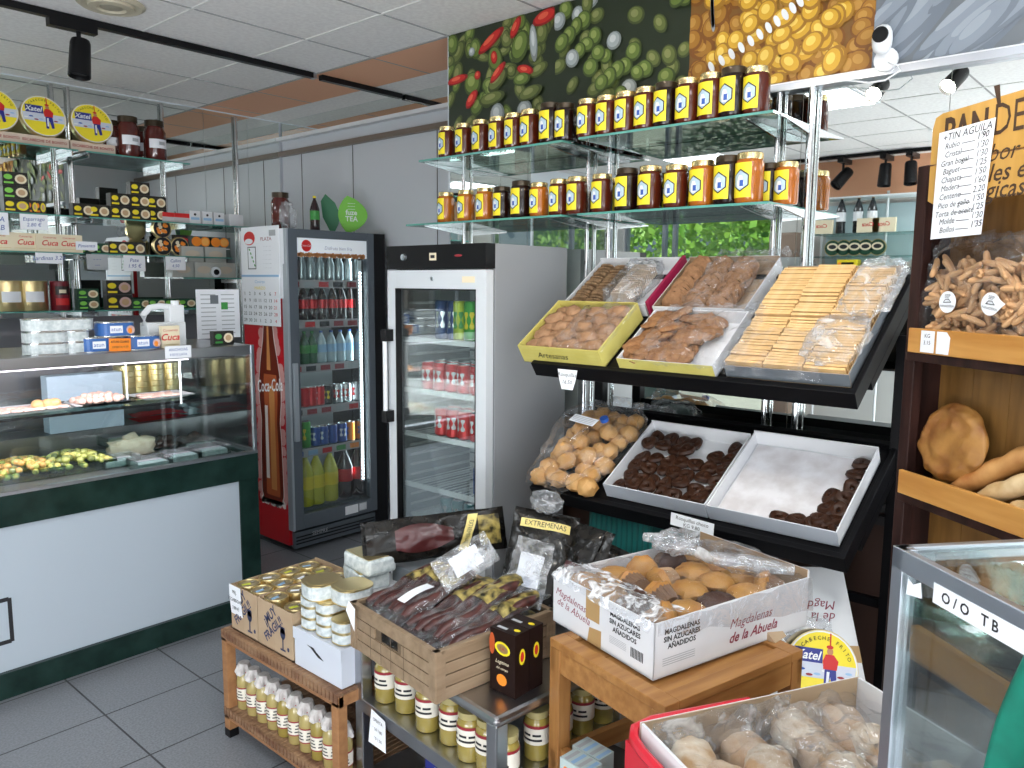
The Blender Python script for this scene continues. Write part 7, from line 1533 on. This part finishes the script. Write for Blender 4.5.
tag(obj('carton_wedge', MB().prism([(0, 0), (.12, 0), (.12, .11)], 0, .10, CARD, frame((0, 0, 0), (1, 0, 0), (0, 0, 1))), None, FTb @ T(WD-.03, .06, TH+.001, R(100)) @ Matrix.Scale(.6, 4)), 'small brown cardboard triangle standing at the back of the wooden table', 'box')

# ------------------------------------------------------------ opposite shelving seen in the mirror
def mir(px, py, X):
    """the place on the plane x = X whose reflection in the right mirror shows at a pixel"""
    P = at(px, py, 'x', 2*XM-X); return P
XB = -2.05
def mz(py, px=870): return mir(px, py, XB).z
ot = thing('glass_shelving', 'white framed wall shelving at the street wall, mirrored right of the chrome uprights', 'shelves', I4); zsh = [mz(196), mz(233), mz(256), mz(282), mz(330)]
ya0, yb0 = mir(925, 230, XB).y, mir(818, 230, XB).y
for y in (ya0, (ya0*.62+yb0*.38), yb0): obj('upright', MB().cyl(.012, .1, 2.5, WHITE, 10, T(XB-.10, y, 0)), ot)
for i, z in enumerate(zsh): obj('glass_shelf', MB().box(XB-.20, ya0, z-.012, XB+.10, yb0, z, WHITE if i == 0 else GLASSG), ot)
obj('mirror_back', MB().box(XB-.22, ya0, .9, XB-.21, yb0, zsh[0]-.05, K('pale_blue_back', (.55, .68, .72), .4)), ot)
WB = bottle('wine_bottle', .042, .33, K('wine_glass', (.012, .015, .02), .1, coat=.6), K('wine_cap', (.55, .35, .15), .4), PAPER, 'wine bottle', .30)
for i, px in enumerate((840, 857, 871)): WB.put(T(XB+.02, mir(px, 230, XB+.02).y, zsh[1]+.001), 'dark wine bottle with white label in the mirrored shelving, %s from the left' % ORD[i], 'wine bottles in the mirrored shelving')
CUB = MB(); CUB.box(-.02, -.095, 0, .02, .095, .125, CREAM); CUB.text('Cuca', .05, RED, 0, .07, .0, 0, Matrix(((0, 0, 1, .0206), (1, 0, 0, 0), (0, 1, 0, 0), (0, 0, 0, 1))), shear=.3, bold=.02); CBK = Kind(tag(obj('conserve_box', CUB), 'x', 'food box'))
for i, px in enumerate((822, 868, 884)): CBK.put(T(XB+.08, mir(px, 228, XB+.08).y, zsh[1]+.001), 'cream tinned fish box in the mirrored shelving, %s from the left' % ORD[i], 'cream boxes in the mirrored shelving')
q = Matrix(((0, 0, 1, 0), (1, 0, 0, 0), (0, 1, 0, .075), (0, 0, 0, 1)))
m = MB(); m.lathe([(.0001, -.03), (.072, -.03), (.075, 0), (.0001, .001)], GOLD, 22, q); m.disc(0, 0, .068, .068, NG, .002, n=18, M=q); m.disc(0, .01, .05, .035, CREAM, .003, n=18, M=q); m.disc(0, .01, .035, .02, INK, .004, n=14, M=q); RTM = Kind(tag(obj('round_meal_tin', m), 'x', 'food tin'))
for i, px in enumerate((832, 843, 854, 865, 877)): RTM.put(T(XB+.05, mir(px, 250, XB+.05).y, zsh[2]+.001), 'round gold rimmed tin in the mirrored shelving, %s from the left' % ORD[i], 'round tins in the mirrored shelving')
yb = thing('lottery_display', 'bright yellow slotted display box in the mirrored shelving', 'display stand', T(XB+.05, mir(850, 270, XB).y, zsh[3]+.001)); m = MB(); m.box(-.05, -.09, 0, .05, .09, .20, YEL)
for k in range(5): m.box(.05, -.06, .02+k*.034, .052, .05, .04+k*.034, BLACKP); m.box(.05, .055, .02+k*.034, .052, .08, .04+k*.034, ORANGE)
obj('display_body', m, yb, bev=.003)
tag(obj('green_carton', MB().box(-.05, -.09, 0, .05, .09, .17, K('olive_carton', (.14, .14, .02), .5)), None, T(XB+.05, mir(874, 270, XB).y, zsh[3]+.001), bev=.003), 'olive green carton in the mirrored shelving', 'box')
tag(obj('pink_tray', MB().box(-.08, -.14, .07, .08, .14, .095, K('magenta_tray', (.55, .02, .25), .5)).box(-.05, -.12, 0, .05, -.10, .07, WHITE).box(-.05, .10, 0, .05, .12, .07, WHITE), None, T(XB+.03, mir(828, 275, XB).y, zsh[3]+.001), bev=.003), 'magenta tray on white feet in the mirrored shelving', 'tray')
cols_ = [(YEL, 'yellow'), (LBLUE, 'pale blue'), (BLUE, 'dark blue'), (RED, 'red'), (WHITE, 'white'), (GREEN, 'green')]
for i in range(10):
    c_, nm_ = cols_[(i*5) % 6]; y_ = yb0-.12-i*(yb0-ya0-.2)/10
    tag(obj('grocery_packet', MB().box(-.04, -.045, 0, .04, .045, .15+.02*(i % 3), c_), None, T(XB+.04, y_, zsh[4]+.001), bev=.004), '%s grocery packet, %s from the left on the lowest mirrored shelf' % (nm_, ORD[i]), 'box', 'grocery packets on the lowest mirrored shelf')
for i in range(3):
    y1 = ya0-.05-i*.62; po = MB(); k0 = ('pepper', 'lupin_dark', 'olive')[i]; rnd = random.Random(i+20); po.box(0, 0, -.01, .58, 1.15, 0, DKO)
    for k in range(110): blob(po, rnd.uniform(.05, .53), rnd.uniform(.05, 1.1), rnd.uniform(.03, .05), rnd.uniform(.025, .045), rnd.choice([k0, k0, 'olive', 'onion', 'pepper']), rnd.random()*3, .0005+.00008*k)
    obj('food_poster', po, None, frame((XW+.012, y1-.58, 1.30), (0, 1, 0), (0, 0, 1)), 'tall printed fruit and vegetable poster on the street wall, %s from the window' % ORD[i], cat='poster', group='tall posters on the street wall')
pc = thing('cabinet', 'plain brown cabinet beside the street window, seen in the mirror', 'cabinet', T(XW+.02, 3.02, 0)); BRC = K('brown_cabinet', (.24, .17, .13), .5); m = MB(); m.box(0, 0, .08, .32, .27, 2.15, BRC); m.box(.02, .01, 0, .30, .26, .08, BLACKP); obj('body', m, pc, bev=.004); obj('door', MB().box(.32, .01, .10, .335, .26, 2.13, BRC), pc, bev=.003)
struct('trim_6', MB().box(XW, YN, 2.48, XW+.02, 3.3, ZC, OR))
